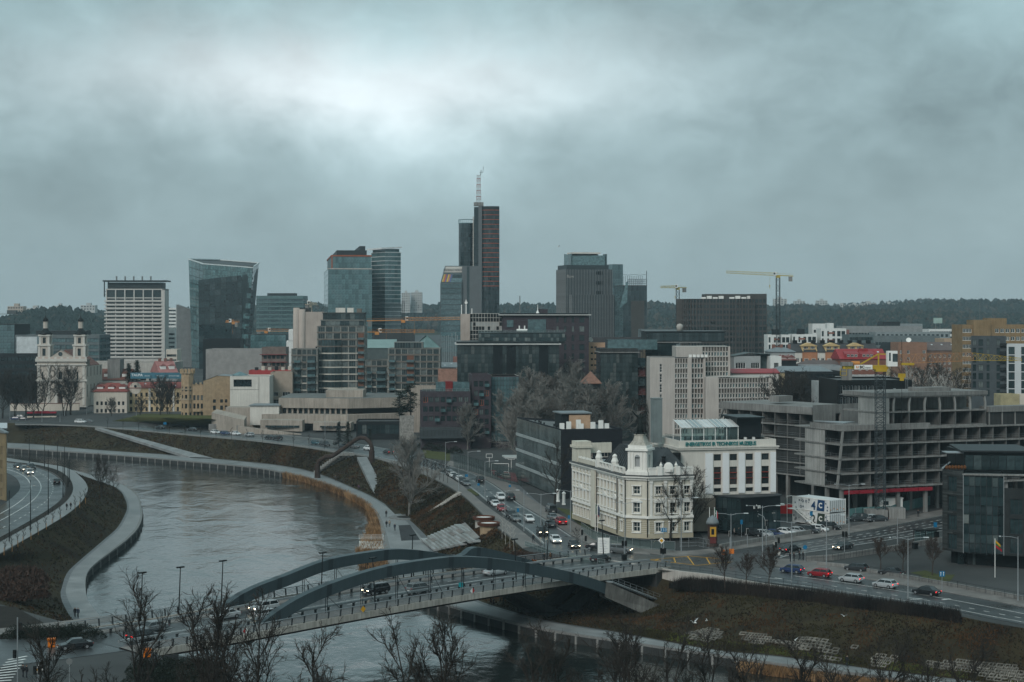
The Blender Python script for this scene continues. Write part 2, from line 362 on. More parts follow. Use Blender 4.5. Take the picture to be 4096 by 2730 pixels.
def strip(name,A,B,z,m,n=60,kerb=0,km=None,par=None,zb=None):
 a=resample([Vector((*p,0))for p in A],n);b=resample([Vector((*p,0))for p in B],n);mb=MB()
 f=lambda P,dz:[Vector((p.x,p.y,(zg(p.x,p.y)-8)+dz))for p in P]
 mb.loft([f(a,z),f(b,z)])
 if kerb:mb.loft([f(a,z-kerb),f(a,z)],1);mb.loft([f(b,z),f(b,z-kerb)],1);mb.face([f(a,z)[0],f(a,z-kerb)[0],f(b,z-kerb)[0],f(b,z)[0]],1);mb.face([f(a,z)[-1],f(b,z)[-1],f(b,z-kerb)[-1],f(a,z-kerb)[-1]],1)
 return struct(name,mb,[m,km or kerbm])
def GL2(P,z=8):return[G(*p,z)for p in P]
def SL(P,z=8,n=5):return[tuple(v)[:2]for v in smooth_line([(*G(*p,z),0)for p in P],n)]
RA_lo=[(60,1702),(300,1703),(430,1712),(621,1728),(1000,1758),(1200,1783),(1400,1812),(1560,1841),(1690,1870),(1791,1904),(1872,1947),(1949,2009),(2011,2057),(2097,2114),(2140,2150),(2178,2185)]
RA_hi=[(60,1672),(300,1675),(430,1690),(621,1699),(1000,1724),(1200,1746),(1400,1770),(1560,1798),(1690,1829),(1786,1861),(1891,1894),(1987,1947),(2068,2009),(2130,2047),(2202,2090),(2300,2152)]
strip('embankment_road',SL(RA_lo),SL(RA_hi),8.0,asph,110)
PR_lo=[(60,1700),(306,1706),(500,1720),(717,1740),(1000,1765),(1230,1793),(1340,1811),(1470,1829),(1580,1858),(1714,1906),(1835,1972),(1893,2020),(1960,2087),(2035,2143),(2090,2195)]
PR_hi=[(60,1697),(306,1702),(500,1716),(717,1735),(1000,1759),(1200,1784),(1400,1813),(1560,1842),(1690,1871),(1770,1897),(1850,1945),(1925,2009),(1990,2058),(2070,2114),(2160,2185)]
strip('promenade',SL(PR_lo),SL(PR_hi),8.13,pave,110,.16)
strip('far_pavement',SL([(1786,1860),(1891,1893),(1987,1946),(2068,2008),(2130,2046),(2202,2089),(2300,2151),(2393,2190),(2513,2213),(2600,2220)]),SL([(1800,1845),(1920,1880),(2030,1932),(2120,1995),(2180,2030),(2260,2072),(2360,2125),(2440,2160),(2540,2185),(2600,2192)]),8.12,pave,60,.15)
strip('crossing',GL2([(2160,2185),(2240,2230),(2360,2256),(2560,2276),(2800,2294),(3000,2318)]),GL2([(2295,2150),(2393,2190),(2513,2213),(2640,2222),(2760,2226),(3000,2196)]),8.006,asph,40)
strip('avenue',SL([(2900,2290),(3060,2262),(3140,2228),(3300,2202),(3500,2172),(3770,2126),(3950,2092),(4200,2050)]),SL([(2900,2212),(3040,2190),(3200,2168),(3350,2146),(3500,2121),(3770,2068),(3950,2034),(4200,1995)]),8.01,asph,60)
strip('river_road',SL([(2860,2301),(3050,2328),(3250,2354),(3500,2394),(3747,2432),(3950,2472),(4096,2499),(4400,2560)]),SL([(2860,2262),(3090,2270),(3200,2283),(3300,2297),(3500,2325),(3700,2358),(3900,2393),(4096,2432),(4400,2495)]),8.014,asph,60)
strip('corner_pavement',SL([(3075,2262),(3200,2282),(3300,2296),(3500,2324),(3700,2357),(3900,2392),(4096,2431),(4400,2494)]),SL([(3100,2236),(3250,2246),(3330,2262),(3480,2290),(3640,2312),(3830,2345),(4096,2395),(4400,2455)]),8.14,pave,50,.14)
strip('museum_pavement',SL([(2560,2212),(2680,2224),(2760,2225),(2900,2208),(3040,2186),(3200,2164),(3350,2142),(3500,2117),(3770,2064),(3950,2030)]),SL([(2560,2192),(2680,2205),(2760,2206),(2900,2190),(3040,2170),(3200,2146),(3350,2118),(3500,2090),(3770,2040),(3950,2008)]),8.13,pave,50,.14)
strip('car_park',GL2([(2830,2180),(3100,2158),(3300,2125),(3520,2084),(3770,2036)]),GL2([(2800,2135),(3060,2100),(3280,2070),(3500,2048),(3770,2005)]),8.02,mat('worn_asphalt',(.10,.10,.10),.5,.25,.2,.1,20,rvar=.15),30)
strip('south_road',SL([(-40,1848),(29,1851),(120,1865),(201,1892),(244,1925),(258,1958),(244,1997),(191,2040),(96,2097),(0,2150),(-160,2235)]),SL([(-80,1875),(-30,1880),(20,1890),(60,1910),(78,1935),(78,1960),(50,1990),(10,2020),(-60,2060),(-160,2110),(-300,2180)]),8.02,asph,80)
strip('south_promenade',SL([(20,1840),(143,1852),(268,1874),(325,1912),(350,1949),(343,1983),(310,2026),(238,2079),(120,2148),(0,2216),(-120,2285)]),SL([(20,1846),(130,1858),(225,1880),(275,1912),(292,1948),(285,1982),(250,2022),(170,2075),(60,2138),(-60,2205),(-180,2270)]),8.1,pave2,80,.12)
strip('planting_strip',SL([(20,1847),(130,1859),(223,1881),(273,1912),(290,1948),(283,1982),(248,2022),(168,2075),(58,2138),(-62,2205)]),SL([(20,1851),(122,1864),(205,1891),(250,1925),(264,1958),(250,1997),(197,2040),(102,2097),(6,2150),(-150,2235)]),8.16,earth,80,.16)
strip('south_crossing',[(-140,176),(-78,205),(-58,219),(-40,233)],[(-160,200),(-90,222),(-70,234),(-53,247)],8.02,asph,20)
strip('south_pavement',[(-160,201),(-90,223),(-71,235),(-55,247.6)],[(-164,206),(-92,227),(-74.5,238),(-60,249)],8.14,pave,20,.14)
# ================================================================ building helpers
WM={}
def winmesh(w,h,nx=2,nz=1,fw=.07,fm=None,gm=None,dep=.07,sill=0,kind=''):
 fm=fm or whitem;gm=gm or GL;key=(round(w,2),round(h,2),nx,nz,fw,fm.name,gm.name,sill,kind)
 if key in WM:return WM[key]
 mb=MB();a=w/2
 mb.face([(-a,dep,0),(a,dep,0),(a,dep,h),(-a,dep,h)],1)
 if fw:
  mb.box(-a,a,0,dep+.02,0,fw);mb.box(-a,a,0,dep+.02,h-fw,h);mb.box(-a,-a+fw,0,dep+.02,fw,h-fw);mb.box(a-fw,a,0,dep+.02,fw,h-fw)
  for i in range(1,nx):x=-a+w*i/nx;mb.box(x-fw*.45,x+fw*.45,.01,dep+.02,fw,h-fw)
  for i in range(1,nz):z=h*i/nz;mb.box(-a+fw,a-fw,.012,dep+.02,z-fw*.4,z+fw*.4)
 if sill:mb.box(-a-.08,a+.08,-.3,.05,-.08,-.003)
 if kind=='balc':
  mb.box(-a-.1,a+.1,-1.25,-.26,-.16,-.02);mb.box(-a-.1,a+.1,-1.25,-1.21,.0,1.0,2);mb.box(-a-.1,-a-.06,-1.2,-.26,.0,1.0,2);mb.box(a+.06,a+.1,-1.2,-.26,.0,1.0,2)
 WM[key]=mb.mesh('window',[fm,gm,GLT]);return WM[key]
def panemesh(w,h,m,gap=.05,dep=.06):
 key=('p',round(w,2),round(h,2),m.name,gap)
 if key in WM:return WM[key]
 WM[key]=MB().box(-w/2+gap,w/2-gap,-dep,dep*.2,gap,h-gap).mesh('pane',m);return WM[key]
CNT={}
def wall(mb,root,A,B,z0,z1,cols=(),rows=(),mi=0,dep=.2,win=None,name='window',rmi=None,skip=None,part=None):

 A=Vector(A[:2]);B=Vector(B[:2]);d=B-A;Ln=d.length;u=d/Ln;n=Vector((u.y,-u.x));rz=math.atan2(u.y,u.x);rmi=mi if rmi is None else rmi
 def P(s,z,o=0):q=A+u*s+n*o;return(q.x,q.y,z)
 def Q(s0,s1,a,b):
  if s1-s0>1e-4 and b-a>1e-4:mb.face([P(s0,a),P(s1,a),P(s1,b),P(s0,b)],mi)
 cur=z0
 for ri,(a,b)in enumerate(sorted(rows)):
  if a>=z1:break
  Q(0,Ln,cur,a);s=0
  for ci,(c0,c1)in enumerate(cols):
   if skip and skip(ri,ci):continue
   Q(s,c0,a,b);s=c1
   mb.face([P(c0,a),P(c0,a,-dep),P(c0,b,-dep),P(c0,b)],rmi);mb.face([P(c1,a,-dep),P(c1,a),P(c1,b),P(c1,b,-dep)],rmi)
   mb.face([P(c0,a),P(c1,a),P(c1,a,-dep),P(c0,a,-dep)],rmi);mb.face([P(c0,b,-dep),P(c1,b,-dep),P(c1,b),P(c0,b)],rmi)
   w=dict(win or{});nm=name
   if callable(w.get('f')):w=w['f'](ri,ci,w)
   w.pop('f',None)
   me=winmesh(c1-c0,b-a,**w);q=A+u*((c0+c1)/2)-n*(dep*.85)
   k=root.name;CNT[k]=CNT.get(k,0)+1
   if CNT[k]<=300:ob(nm,me,root,(q.x,q.y,a),rz)
   else:
    EXTRA.setdefault(k,(root,[]))[1].append((me,Matrix.Translation((q.x,q.y,a))@Matrix.Rotation(rz,4,'Z')))
  Q(s,Ln,a,b);cur=b
 Q(0,Ln,cur,z1)
EXTRA={}
def flush_extra():
 for k,(root,L)in EXTRA.items():
  by={}
  for me,T in L:by.setdefault(me.name,(me,[]))[1].append(T)
  v=[];f=[];mi=[];mats=[]
  for me,Ts in by.values():
   mv=[x.co.copy()for x in me.vertices];mf=[tuple(p.vertices)for p in me.polygons];mm=[]
   for p in me.polygons:
    q=me.materials[p.material_index]
    if q not in mats:mats.append(q)
    mm.append(mats.index(q))
   for T in Ts:
    b=len(v);v+=[tuple(T@c)for c in mv];f+=[tuple(b+i for i in q)for q in mf];mi+=mm
  mb=MB();mb.v=v;mb.f=f;mb.m=mi;o=mb.build('further_panes',mats,root);o['kind']='stuff'
 EXTRA.clear()
def even(L,n,w,m0=0.0,m1=None):
 m1=m0 if m1 is None else m1;p=(L-m0-m1)/n;return[(m0+p*(i+.5)-w/2,m0+p*(i+.5)+w/2)for i in range(n)]
def stor(z0,h,n,sill,wh):return[(z0+h*i+sill,z0+h*i+sill+wh)for i in range(n)]
def curtain(root,A,B,z0,z1,nx,nz,m,gap=.05,tilt=.006,name='pane',o=.04,pick=None,zt=None):

 A=Vector(A[:2]);B=Vector(B[:2]);d=B-A;Ln=d.length;u=d/Ln;n=Vector((u.y,-u.x));rz=math.atan2(u.y,u.x);w=Ln/nx;h=(z1-z0)/nz
 for j in range(nz):
  for i in range(nx):
   mm=m
   if pick:
    mm=pick(i,j)
    if mm is None:continue
   hh=h
   if zt:
    lim=zt[0]+(zt[1]-zt[0])*(i+.5)/nx
    if z0+j*h>lim-.3:continue
    hh=min(h,lim-z0-j*h)
   me=panemesh(w,round(hh,1)if zt else hh,mm,gap);q=A+u*(w*(i+.5))+n*o;k=root.name;CNT[k]=CNT.get(k,0)+1
   t1,t2=rnd.uniform(-tilt,tilt),rnd.uniform(-tilt,tilt)
   if CNT[k]<=300:ob(name,me,root,(q.x,q.y,z0+j*h),rot=(t1,0,rz+t2))
   else:EXTRA.setdefault(k,(root,[]))[1].append((me,Matrix.Translation((q.x,q.y,z0+j*h))@Matrix.Rotation(rz+t2,4,'Z')@Matrix.Rotation(t1,4,'X')))
def flat_roof(root,poly,z,m=None,par=.5,th=.3,pm=None,name='roof'):
 mb=MB();q=inset(poly,th);n=len(poly)
 for i in range(n):
  j=(i+1)%n;a,b,c,d=poly[i],poly[j],q[j],q[i]
  mb.face([(*a,z),(*b,z),(*c,z),(*d,z)],1);mb.face([(*d,z),(*c,z),(*c,z-par),(*d,z-par)],1)
 mb.face([(*p,z-par)for p in q],0);return mb.build(name,[m or roofm,pm or conclt],root)
def corner(pxL,pxC,pxR,D,a,dep=None,z=None):

 P=(XD(pxC,D),D);Lx=hit(P,R(a),pxR);Ly=dep if dep else hit(P,R(a+90),pxL)
 return P,Lx,Ly
def rect(Lx,Ly):return[(0,0),(Lx,0),(Lx,Ly),(0,Ly)]
def box_house(name,label,cat,pxL,pxC,pxR,D,a,top,m,front=None,side=None,dep=None,z0=None,par=.6,group=None,roof=None,right=None,trim=None):

 P,Lx,Ly=corner(pxL,pxC,pxR,D,a,dep);zb=zg(*P)if z0 is None else z0;H=ZD(top,D)-zb
 root=thing(name,label,cat,(P[0],P[1],zb),R(a),group);poly=rect(Lx,Ly);mb=MB()
 for i,spec in enumerate((front,right,None,side)):
  A,B=poly[i],poly[(i+1)%4];L=(Vector(B)-Vector(A)).length
  sp=spec(L,H)if callable(spec)else spec
  if sp:wall(mb,root,A,B,0,H,sp[0],sp[1],win=sp[2]if len(sp)>2 else None,dep=sp[3]if len(sp)>3 else.2)
  else:wall(mb,root,A,B,0,H)
 mb.build('wall',[m],root)
 flat_roof(root,poly,H,roof,par,pm=trim or m)
 return root,Lx,Ly,H
def grid(n,w,h,sill,wh,win=None,m0=.6,z0=0.0,rows=None,dep=.2):
 def f(L,H):
  nn=n if n>0 else max(1,int(L/-n));k=rows or int((H-z0-.4)/h);return even(L,nn,w,m0),stor(z0,h,k,sill,wh),win or{},dep
 return f
def text(body,size,m,parent,loc,rot,name='lettering',ext=.05,align='CENTER',bold=0.0,sx=1.0):
 c=bpy.data.curves.new(name,'FONT');c.body=body;c.size=size;c.extrude=ext;c.align_x=align;c.offset=bold;c.resolution_u=2
 o=bpy.data.objects.new(name,c);COL.objects.link(o);me=bpy.data.meshes.new_from_object(o.evaluated_get(bpy.context.evaluated_depsgraph_get()))
 bpy.data.objects.remove(o);me.materials.clear();me.materials.append(m);q=ob(name,me,parent,loc,rot=rot,scale=(sx,1,1));return q
def railing(root,pts,h=1.05,step=1.5,m=None,rails=(1.05,.55),r=.03,glassy=None,name='railing'):

 m=m or darkgrey;mb=MB();pts=[Vector(p)for p in pts]
 for z in rails:
  for a,b in zip(pts,pts[1:]):mb.bar(a+Vector((0,0,z)),b+Vector((0,0,z)),r*1.6,r*1.6)
 for a,b in zip(pts,pts[1:]):
  k=max(1,round((b-a).length/step))
  for i in range(k+1):q=a.lerp(b,i/k);mb.bar(q,q+Vector((0,0,h)),r*1.6,r*1.6)
  if glassy:mb.face([a+Vector((0,0,.1)),b+Vector((0,0,.1)),b+Vector((0,0,h-.06)),a+Vector((0,0,h-.06))],1)
 return mb.build(name,[m,CLR2],root)
# ================================================================ the bridge
def bridge():
 ang=math.atan2(62,65.8);BX,BY=-40.0,231.0;ca,sa=math.cos(ang),math.sin(ang)
 root=thing('arch_bridge','road bridge with two grey steel arches over the river','bridge',(BX,BY,0),ang)
 loc=lambda p:((p[0]-BX)*ca+(p[1]-BY)*sa,-(p[0]-BX)*sa+(p[1]-BY)*ca)
 zd=lambda s:8.05+.75*math.sin(math.pi*max(0,min(1,s/94)))
 steelb=mat('arch_steel',(.048,.068,.076),.42,.12,.15,streak=.12)
 steeld=mat('arch_joint',(.03,.04,.046),.4,.15,.3)
 fas=mat('fascia_concrete',(.40,.37,.33),.7,.2,.3,streak=.35)
 xs=[-14+2*i for i in range(55)];xs=[x for x in xs if x<=94]
 mb=MB()
 mb.loft([[(x,5,zd(x))for x in xs],[(x,15,zd(x))for x in xs]],0)
 for y0,y1 in((.0,4.8),(15.2,20)):mb.loft([[(x,y0,zd(x)+.12)for x in xs],[(x,y1,zd(x)+.12)for x in xs]],1)
 mb.loft([[(x,4.8,zd(x)+.12)for x in xs],[(x,5,zd(x))for x in xs]],1);mb.loft([[(x,15,zd(x))for x in xs],[(x,15.2,zd(x)+.12)for x in xs]],1)
 mb.loft([[(x,20,zd(x)-1.0)for x in xs],[(x,0,zd(x)-1.0)for x in xs]],2)
 mb.loft([[(x,16,zd(x)-1.0)for x in xs],[(x,15,zd(x)-2.1)for x in xs],[(x,5,zd(x)-2.1)for x in xs],[(x,4,zd(x)-1.0)for x in xs]],2)
 dk=mb.build('deck',[asph,pave,concdk],root)
 dm=MB()
 for y in(10,):
  for x in range(-10,92,1):
   dm.face([(x,y-.07,zd(x)+.006),(x+1,y-.07,zd(x+1)+.006),(x+1,y+.07,zd(x+1)+.006),(x,y+.07,zd(x)+.006)])
 for y in(7.5,12.5):
  for x in range(-8,90,5):dm.face([(x,y-.07,zd(x)+.006),(x+2,y-.07,zd(x+2)+.006),(x+2,y+.07,zd(x+2)+.006),(x,y+.07,zd(x)+.006)])
 dm.build('lane_line',paint,dk)['kind']='stuff'
 for y,nm in((0,1),(20,-1)):
  for x0 in range(-14,94,6):
   x1=min(x0+5.97,94);f=MB();a,b=(y-.12,y+.3)if nm>0 else(y-.3,y+.12)
   f.prism([(x0,a),(x1,a),(x1,b),(x0,b)],[zd(x0)-.72,zd(x1)-.72,zd(x1)-.72,zd(x0)-.72],[zd(x0)+.2,zd(x1)+.2,zd(x1)+.2,zd(x0)+.2]);f.build('fascia_panel',fas,dk)
 pm=MB().bar((0,0,.1),(0,-.16,1.25),.09,.22).mesh('railing_post',darkgrey)
 pm2=MB().bar((0,0,.1),(0,.16,1.25),.09,.22).mesh('railing_post',darkgrey)
 for y,me,sg in((.05,pm,-1),(19.95,pm2,1)):
  rl=MB()
  for k,z in enumerate((.35,.55,.75,.95,1.22)):
   w=.075 if k<4 else.13
   for a,b in zip(xs,xs[1:]):rl.bar((a,y+sg*(z*.13),zd(a)+.1+z),(b,y+sg*(z*.13),zd(b)+.1+z),w,w)
  o=rl.build('railing',galv,root)
  x=-13
  while x<94:ob('railing_post',me,o,(x,y,zd(x)+.06));x+=2.2
 bp=MB().box(-.14,.14,-.12,.12,0,.62).box(-.2,.2,-.2,.2,.56,.64).mesh('barrier_post',darkgrey)
 for y in(5.1,14.9):
  br=MB()
  for a,b in zip(xs,xs[1:]):br.bar((a,y,zd(a)+.86),(b,y,zd(b)+.86),.3,.3)
  o=br.build('crash_barrier',galv,root);x=-12
  while x<92:ob('barrier_post',bp,o,(x,y,zd(x)+.08));x+=2.4
 def arch(A,B,tops,w,h,nm):
  A=Vector(A);B=Vector(B);pts=[]
  for t,z in tops:q=A.lerp(B,t);pts.append(Vector((*loc(q),z)))
  P=smooth_line(pts,4);d=(P[-1]-P[0]);d.z=0;d.normalize();r=Vector((-d.y,d.x,0))*(w/2);mb=MB();rows=[[],[],[],[],[]]
  for i,p in enumerate(P):
   tg=(P[min(i+1,len(P)-1)]-P[max(0,i-1)]).normalized();up=r.normalized().cross(tg);up=up if up.z>0 else-up
   for k,c in enumerate((p-r,p+r,p+r*.75-up*h,p-r*.75-up*h,p-r)):rows[k].append(c)
  mb.loft(rows);mb.face([rows[k][0]for k in range(4)]);mb.face([rows[k][-1]for k in(3,2,1,0)])
  ar=mb.build(nm,steelb,root)
  for i in range(6,len(P)-4,5):
   p=P[i];q=P[i+1];j=MB();tg=(q-p).normalized();up=Vector((0,0,1));e=p+tg*.9
   rr=r*1.03
   j.loft([[p-rr+up*.02,e-rr+up*.02],[p-rr*.78-up*h,e-rr*.78-up*h]]);j.loft([[p-rr+up*.03,e-rr+up*.03],[p+rr+up*.03,e+rr+up*.03]]);j.build('splice_plate',steeld,ar)
  return P,r
 P1,r1=arch((-37.2,240.5),(26.8,288.5),[(-.03,7.0),(0,8.4),(.077,11.4),(.166,13.4),(.275,14.8),(.398,15.2),(.47,14.9),(.558,13.8),(.627,12.6),(.724,10.6),(.82,8.0),(.93,3.9),(1.0,.9)],1.5,1.75,'arch')
 A2=Vector((-44.9,252));B2=Vector((17,306));tp=[]
 for px,py in((900,2417),(998,2355),(1138,2300),(1304,2238),(1495,2204),(1601,2196),(1729,2208),(1835,2222)):
  k=(px-CX)/F;d=B2-A2;t=(k*A2 .y-A2 .x)/(d.x-k*d.y);tp.append((t,ZD(py,A2 .y+d.y*t)))
 tp=[(-.04,5.6)]+tp+[(.62,13.2),(.72,11.1),(.82,8.2),(.93,3.9),(1,.9)]
 P2,r2=arch(A2,B2,tp,1.5,1.75,'arch')
 for P in(P1,P2):
  x=14
  while x<70:
   q=min(P,key=lambda p:abs(p.x-x))
   if q.z-1.7>zd(x)+1.2:
    for dx in(-.18,.18):MB().tube([(x+dx,q.y,zd(x)),(x+dx,q.y,q.z-1.6)],.06,5).build('hanger',darkgrey,root)
    if int(x)%3==2:MB().tube([(x,q.y,q.z-1.6),(x+3.2,q.y,zd(x))],.04,5).build('bracing_rod',darkgrey,root)
   x+=6.2
 for P in(P1,P2):
  e=P[-1];s=P[-7];f=MB()
  for a,b,w0,w1,h0,h1 in((P[-9],e+Vector((3,0,-.6)),1.0,1.7,1.4,2.6),):
   f.loft([[a+Vector((0,-w0,.2)),b+Vector((0,-w1,.3))],[a+Vector((0,w0,.2)),b+Vector((0,w1,.3))],[a+Vector((0,w0*.6,-h0-1)),b+Vector((0,w1*1.2,-h1))],[a+Vector((0,-w0*.6,-h0-1)),b+Vector((0,-w1*1.2,-h1))],[a+Vector((0,-w0,.2)),b+Vector((0,-w1,.3))]])
   f.face([b+Vector((0,-w1,.3)),b+Vector((0,w1,.3)),b+Vector((0,w1*1.2,-h1)),b+Vector((0,-w1*1.2,-h1))])
  f.build('foundation',mat('weathered_concrete',(.2,.19,.175),.85,.3,.3,.2,5,streak=.4),root)
 for x0,x1,y in((62,71,7.5),(62,71,12.5),(84,76,7.5),(84,76,12.5)):
  MB().prism([(x1-1.6,y-1.5),(x1+1.6,y-1.5),(x1+1.6,y+1.5),(x1-1.6,y+1.5)],1.2,2.2).loft([[(x0-.6,y-1.2,zd(x0)-1.9),(x1-1.6,y-1.2,2.1)],[(x0+.9,y-1.2,zd(x0)-1.9),(x1+1.5,y-1.2,2.1)],[(x0+.9,y+1.2,zd(x0)-1.9),(x1+1.5,y+1.2,2.1)],[(x0-.6,y+1.2,zd(x0)-1.9),(x1-1.6,y+1.2,2.1)],[(x0-.6,y-1.2,zd(x0)-1.9),(x1-1.6,y-1.2,2.1)]]).build('pier',concdk,root)
 MB().box(90,93.9,-.2,20.2,2,7.6).build('abutment',concdk,root);MB().box(-14.5,-8,-.5,20.5,-1,7.2).build('abutment',concdk,root)
 st=MB()
 for i in range(28):
  t=i/27;st.box(76+16*t,76.62+16*t,-2.6,-1.0,7.6-6*t,7.8-6*t)
 st.build('stair',galv,root);railing(root,[(76,-2.65,7.7),(92.5,-2.65,1.6),(95,-2.65,1.6)],1.0,1.6,galv)
 return root,zd,(BX,BY,ca,sa)
BR,zdk,BT=bridge()
def on_bridge(s,o):return(BT[0]+s*BT[2]-o*BT[3],BT[1]+s*BT[3]+o*BT[2],zdk(s))
# ================================================================ skyline
def qpanes(root,c00,c10,c11,c01,nx,nz,m,gap=.04,off=.05,name='pane',pick=None):

 c=[Vector(p)for p in(c00,c10,c11,c01)];n=(c[1]-c[0]).cross(c[3]-c[0]).normalized()
 f=lambda s,t:c[0].lerp(c[1],s).lerp(c[3].lerp(c[2],s),t)
 for j in range(nz):
  for i in range(nx):
   mm=pick(i,j)if pick else m
   if mm is None:continue
   g=gap;P=[f((i+g)/nx,(j+g)/nz),f((i+1-g)/nx,(j+g)/nz),f((i+1-g)/nx,(j+1-g)/nz),f((i+g)/nx,(j+1-g)/nz)];k=off*(1+.5*rnd.random())
   MB().face([p+n*k for p in P]).build(name,mm,root)
def arc(cx,cy,r,a0,a1,n,sy=1):return[(cx+r*math.cos(R(a0+(a1-a0)*i/n)),cy+sy*r*math.sin(R(a0+(a1-a0)*i/n)))for i in range(n+1)]
hotelc=mat('hotel_concrete',(.52,.50,.47),.8,.12,.1,streak=.12)
def hotel():
 D=1200;P,Lx,Ly=corner(411,423,660,D,3,18);zb=14;top=ZD(1156,D)-zb
 r=thing('concrete_hotel','tall concrete slab hotel with white balcony bands and dark roof frame','hotel',(*P,zb),R(3));mb=MB();fl=2.72;n=16;zt=top-6.8
 rows=stor(zt-fl*n,fl,n,1.35,1.2)+[(zt+.5,top-.8)]
 wall(mb,r,(0,0),(Lx-2,0),0,top,even(Lx-2,6,(Lx-2)/6-.9,.4),rows,win=dict(nx=4,gm=GLD,fm=darkgrey,fw=.12),dep=1.4)
 wall(mb,r,(Lx-2,0),(Lx-2,-1.2),0,top-1);wall(mb,r,(Lx-2,-1.2),(Lx,-1.2),0,top-1);wall(mb,r,(Lx,-1.2),(Lx,Ly),0,top-1);wall(mb,r,(Lx,Ly),(0,Ly),0,top)
 wall(mb,r,(0,Ly),(0,0),0,top,even(Ly,3,4,1),rows[:-1],win=dict(nx=3,gm=GLD,fm=darkgrey,fw=.12),dep=1)
 mb.build('wall',hotelc,r);flat_roof(r,rect(Lx,Ly),top,pm=hotelc)
 for i in range(n):MB().box(-1.0,Lx-2,-1.0,.0,zt-fl*(i+1)+.05,zt-fl*(i+1)+1.0).build('balcony_band',hotelc,r)
 zz=ZD(1122,D)-zb
 MB().box(1,Lx-2,1.5,Ly-2,top-.4,zz-1.6).build('plant_storey',mat('dark_plant',(.035,.045,.047),.5),r)
 MB().box(-2,Lx+1.5,-1.5,Ly,zz-1,zz).build('roof_frame',darkgrey,r)
 for i in range(5):MB().cbox(Lx*(.17+.145*i),3,zz,1.0,1,3).build('vent',steel,r)
 for y in(0,Ly-2):MB().box(-1.4,-.7,y,y+.7,top-6,zz-1).build('frame_post',darkgrey,r)
 for z in(top-2,top-4.6):MB().box(-1.3,-.75,.7,Ly-2,z,z+.4).build('frame_beam',darkgrey,r)
hotel()
def fin_slab():
 D=1150;x0,x1=XD(705,D),XD(767,D);zb=14
 r=thing('ribbed_slab_tower','narrow grey ribbed slab with sloping top beside the slanted glass tower','building',(x0,D,zb));w=x1-x0
 za,zc=ZD(1219,D)-zb,ZD(1241,D)-zb
 MB().prism([(0,0),(w,0),(w,9),(0,9)],0,[za,zc,zc,za]).build('wall',mat('slab_grey',(.16,.17,.17),.6,.1),r)
 for i in range(16):
  x=w*(i+.5)/16;MB().box(x-.12,x+.12,-.35,-.003,.2,za+(zc-za)*x/w).build('fin',mat('fin_grey',(.30,.31,.31),.6),r)
fin_slab()
def slanted_tower():
 D=1120;zb=14;X0=XD(800,D)
 r=thing('slanted_glass_tower','green glass office tower with slanted walls and folded sloping roof','tower',(X0,D,zb))
 p=lambda px,dy,py=None:(XD(px,D+dy)-X0,dy,(ZD(py,D+dy)-zb)if py else 0)
 B=[p(768,26),p(806,0),p(985,0),p(998,34),p(860,60)]
 T=[p(754,26,1037),p(813,0,1056),p(1011,-2,1071),p(1036,34,1052),p(880,60,1040)]
 mb=MB()
 for i in range(5):j=(i+1)%5;mb.face([B[i],B[j],T[j],T[i]])
 mb.build('core',mat('tower_core',(.03,.045,.048),.4),r)
 MB().face([(t[0],t[1],t[2]-.6)for t in T]).build('roof',mat('tower_roof',(.06,.065,.068),.6),r)
 cop=MB()
 for i in range(5):cop.bar(T[i],T[(i+1)%5],.7,.7)
 cop.build('coping',mat('pale_coping',(.55,.6,.6),.5),r)
 lt=glass('pale_teal_glass',(.05,.095,.10),(.085,.13,.135),.6,.08,.8)
 def pk(i,j):
  if 4<=i<=16 and j<15:return GLD
  if i>=17 and 3<j<17:return GLD if j%2 else lt
  return lt
 f=lambda a,t:Vector(B[a]).lerp(Vector(T[a]),t)
 qpanes(r,B[1],B[2],T[2],T[1],20,20,GLB,.03,.1,pick=lambda i,j:pk(i,j)if not(4<=i<=16 and j<16)else None)
 qpanes(r,B[0],B[1],T[1],T[0],4,14,lt);qpanes(r,B[2],B[3],T[3],T[2],3,20,lt)
 w=XD(1010,D)-X0
 a=p(797,-1.5);b=p(963,-1.5);at=p(794,-1.5,1121);bt=p(972,-1.5,1101);back=1.4
 k=MB();k.loft([[(q[0],q[1]+back,q[2])for q in(a,at)],[a,at],[b,bt],[(q[0],q[1]+back,q[2])for q in(b,bt)]]);k.face([at,bt,(bt[0],bt[1]+back,bt[2]),(at[0],at[1]+back,at[2])]);k.build('front_frame',blackm,r)
 qpanes(r,a,b,bt,at,8,16,GLD,.03,.05)
 for j in range(17):
  z=4+j*4.1;x0=w*.86;MB().box(x0+j*.05,w-.6+j*.08,-1.2,-.1,z,z+1.0).build('balcony_band',mat('dark_band',(.02,.026,.028),.5),r)
slanted_tower()
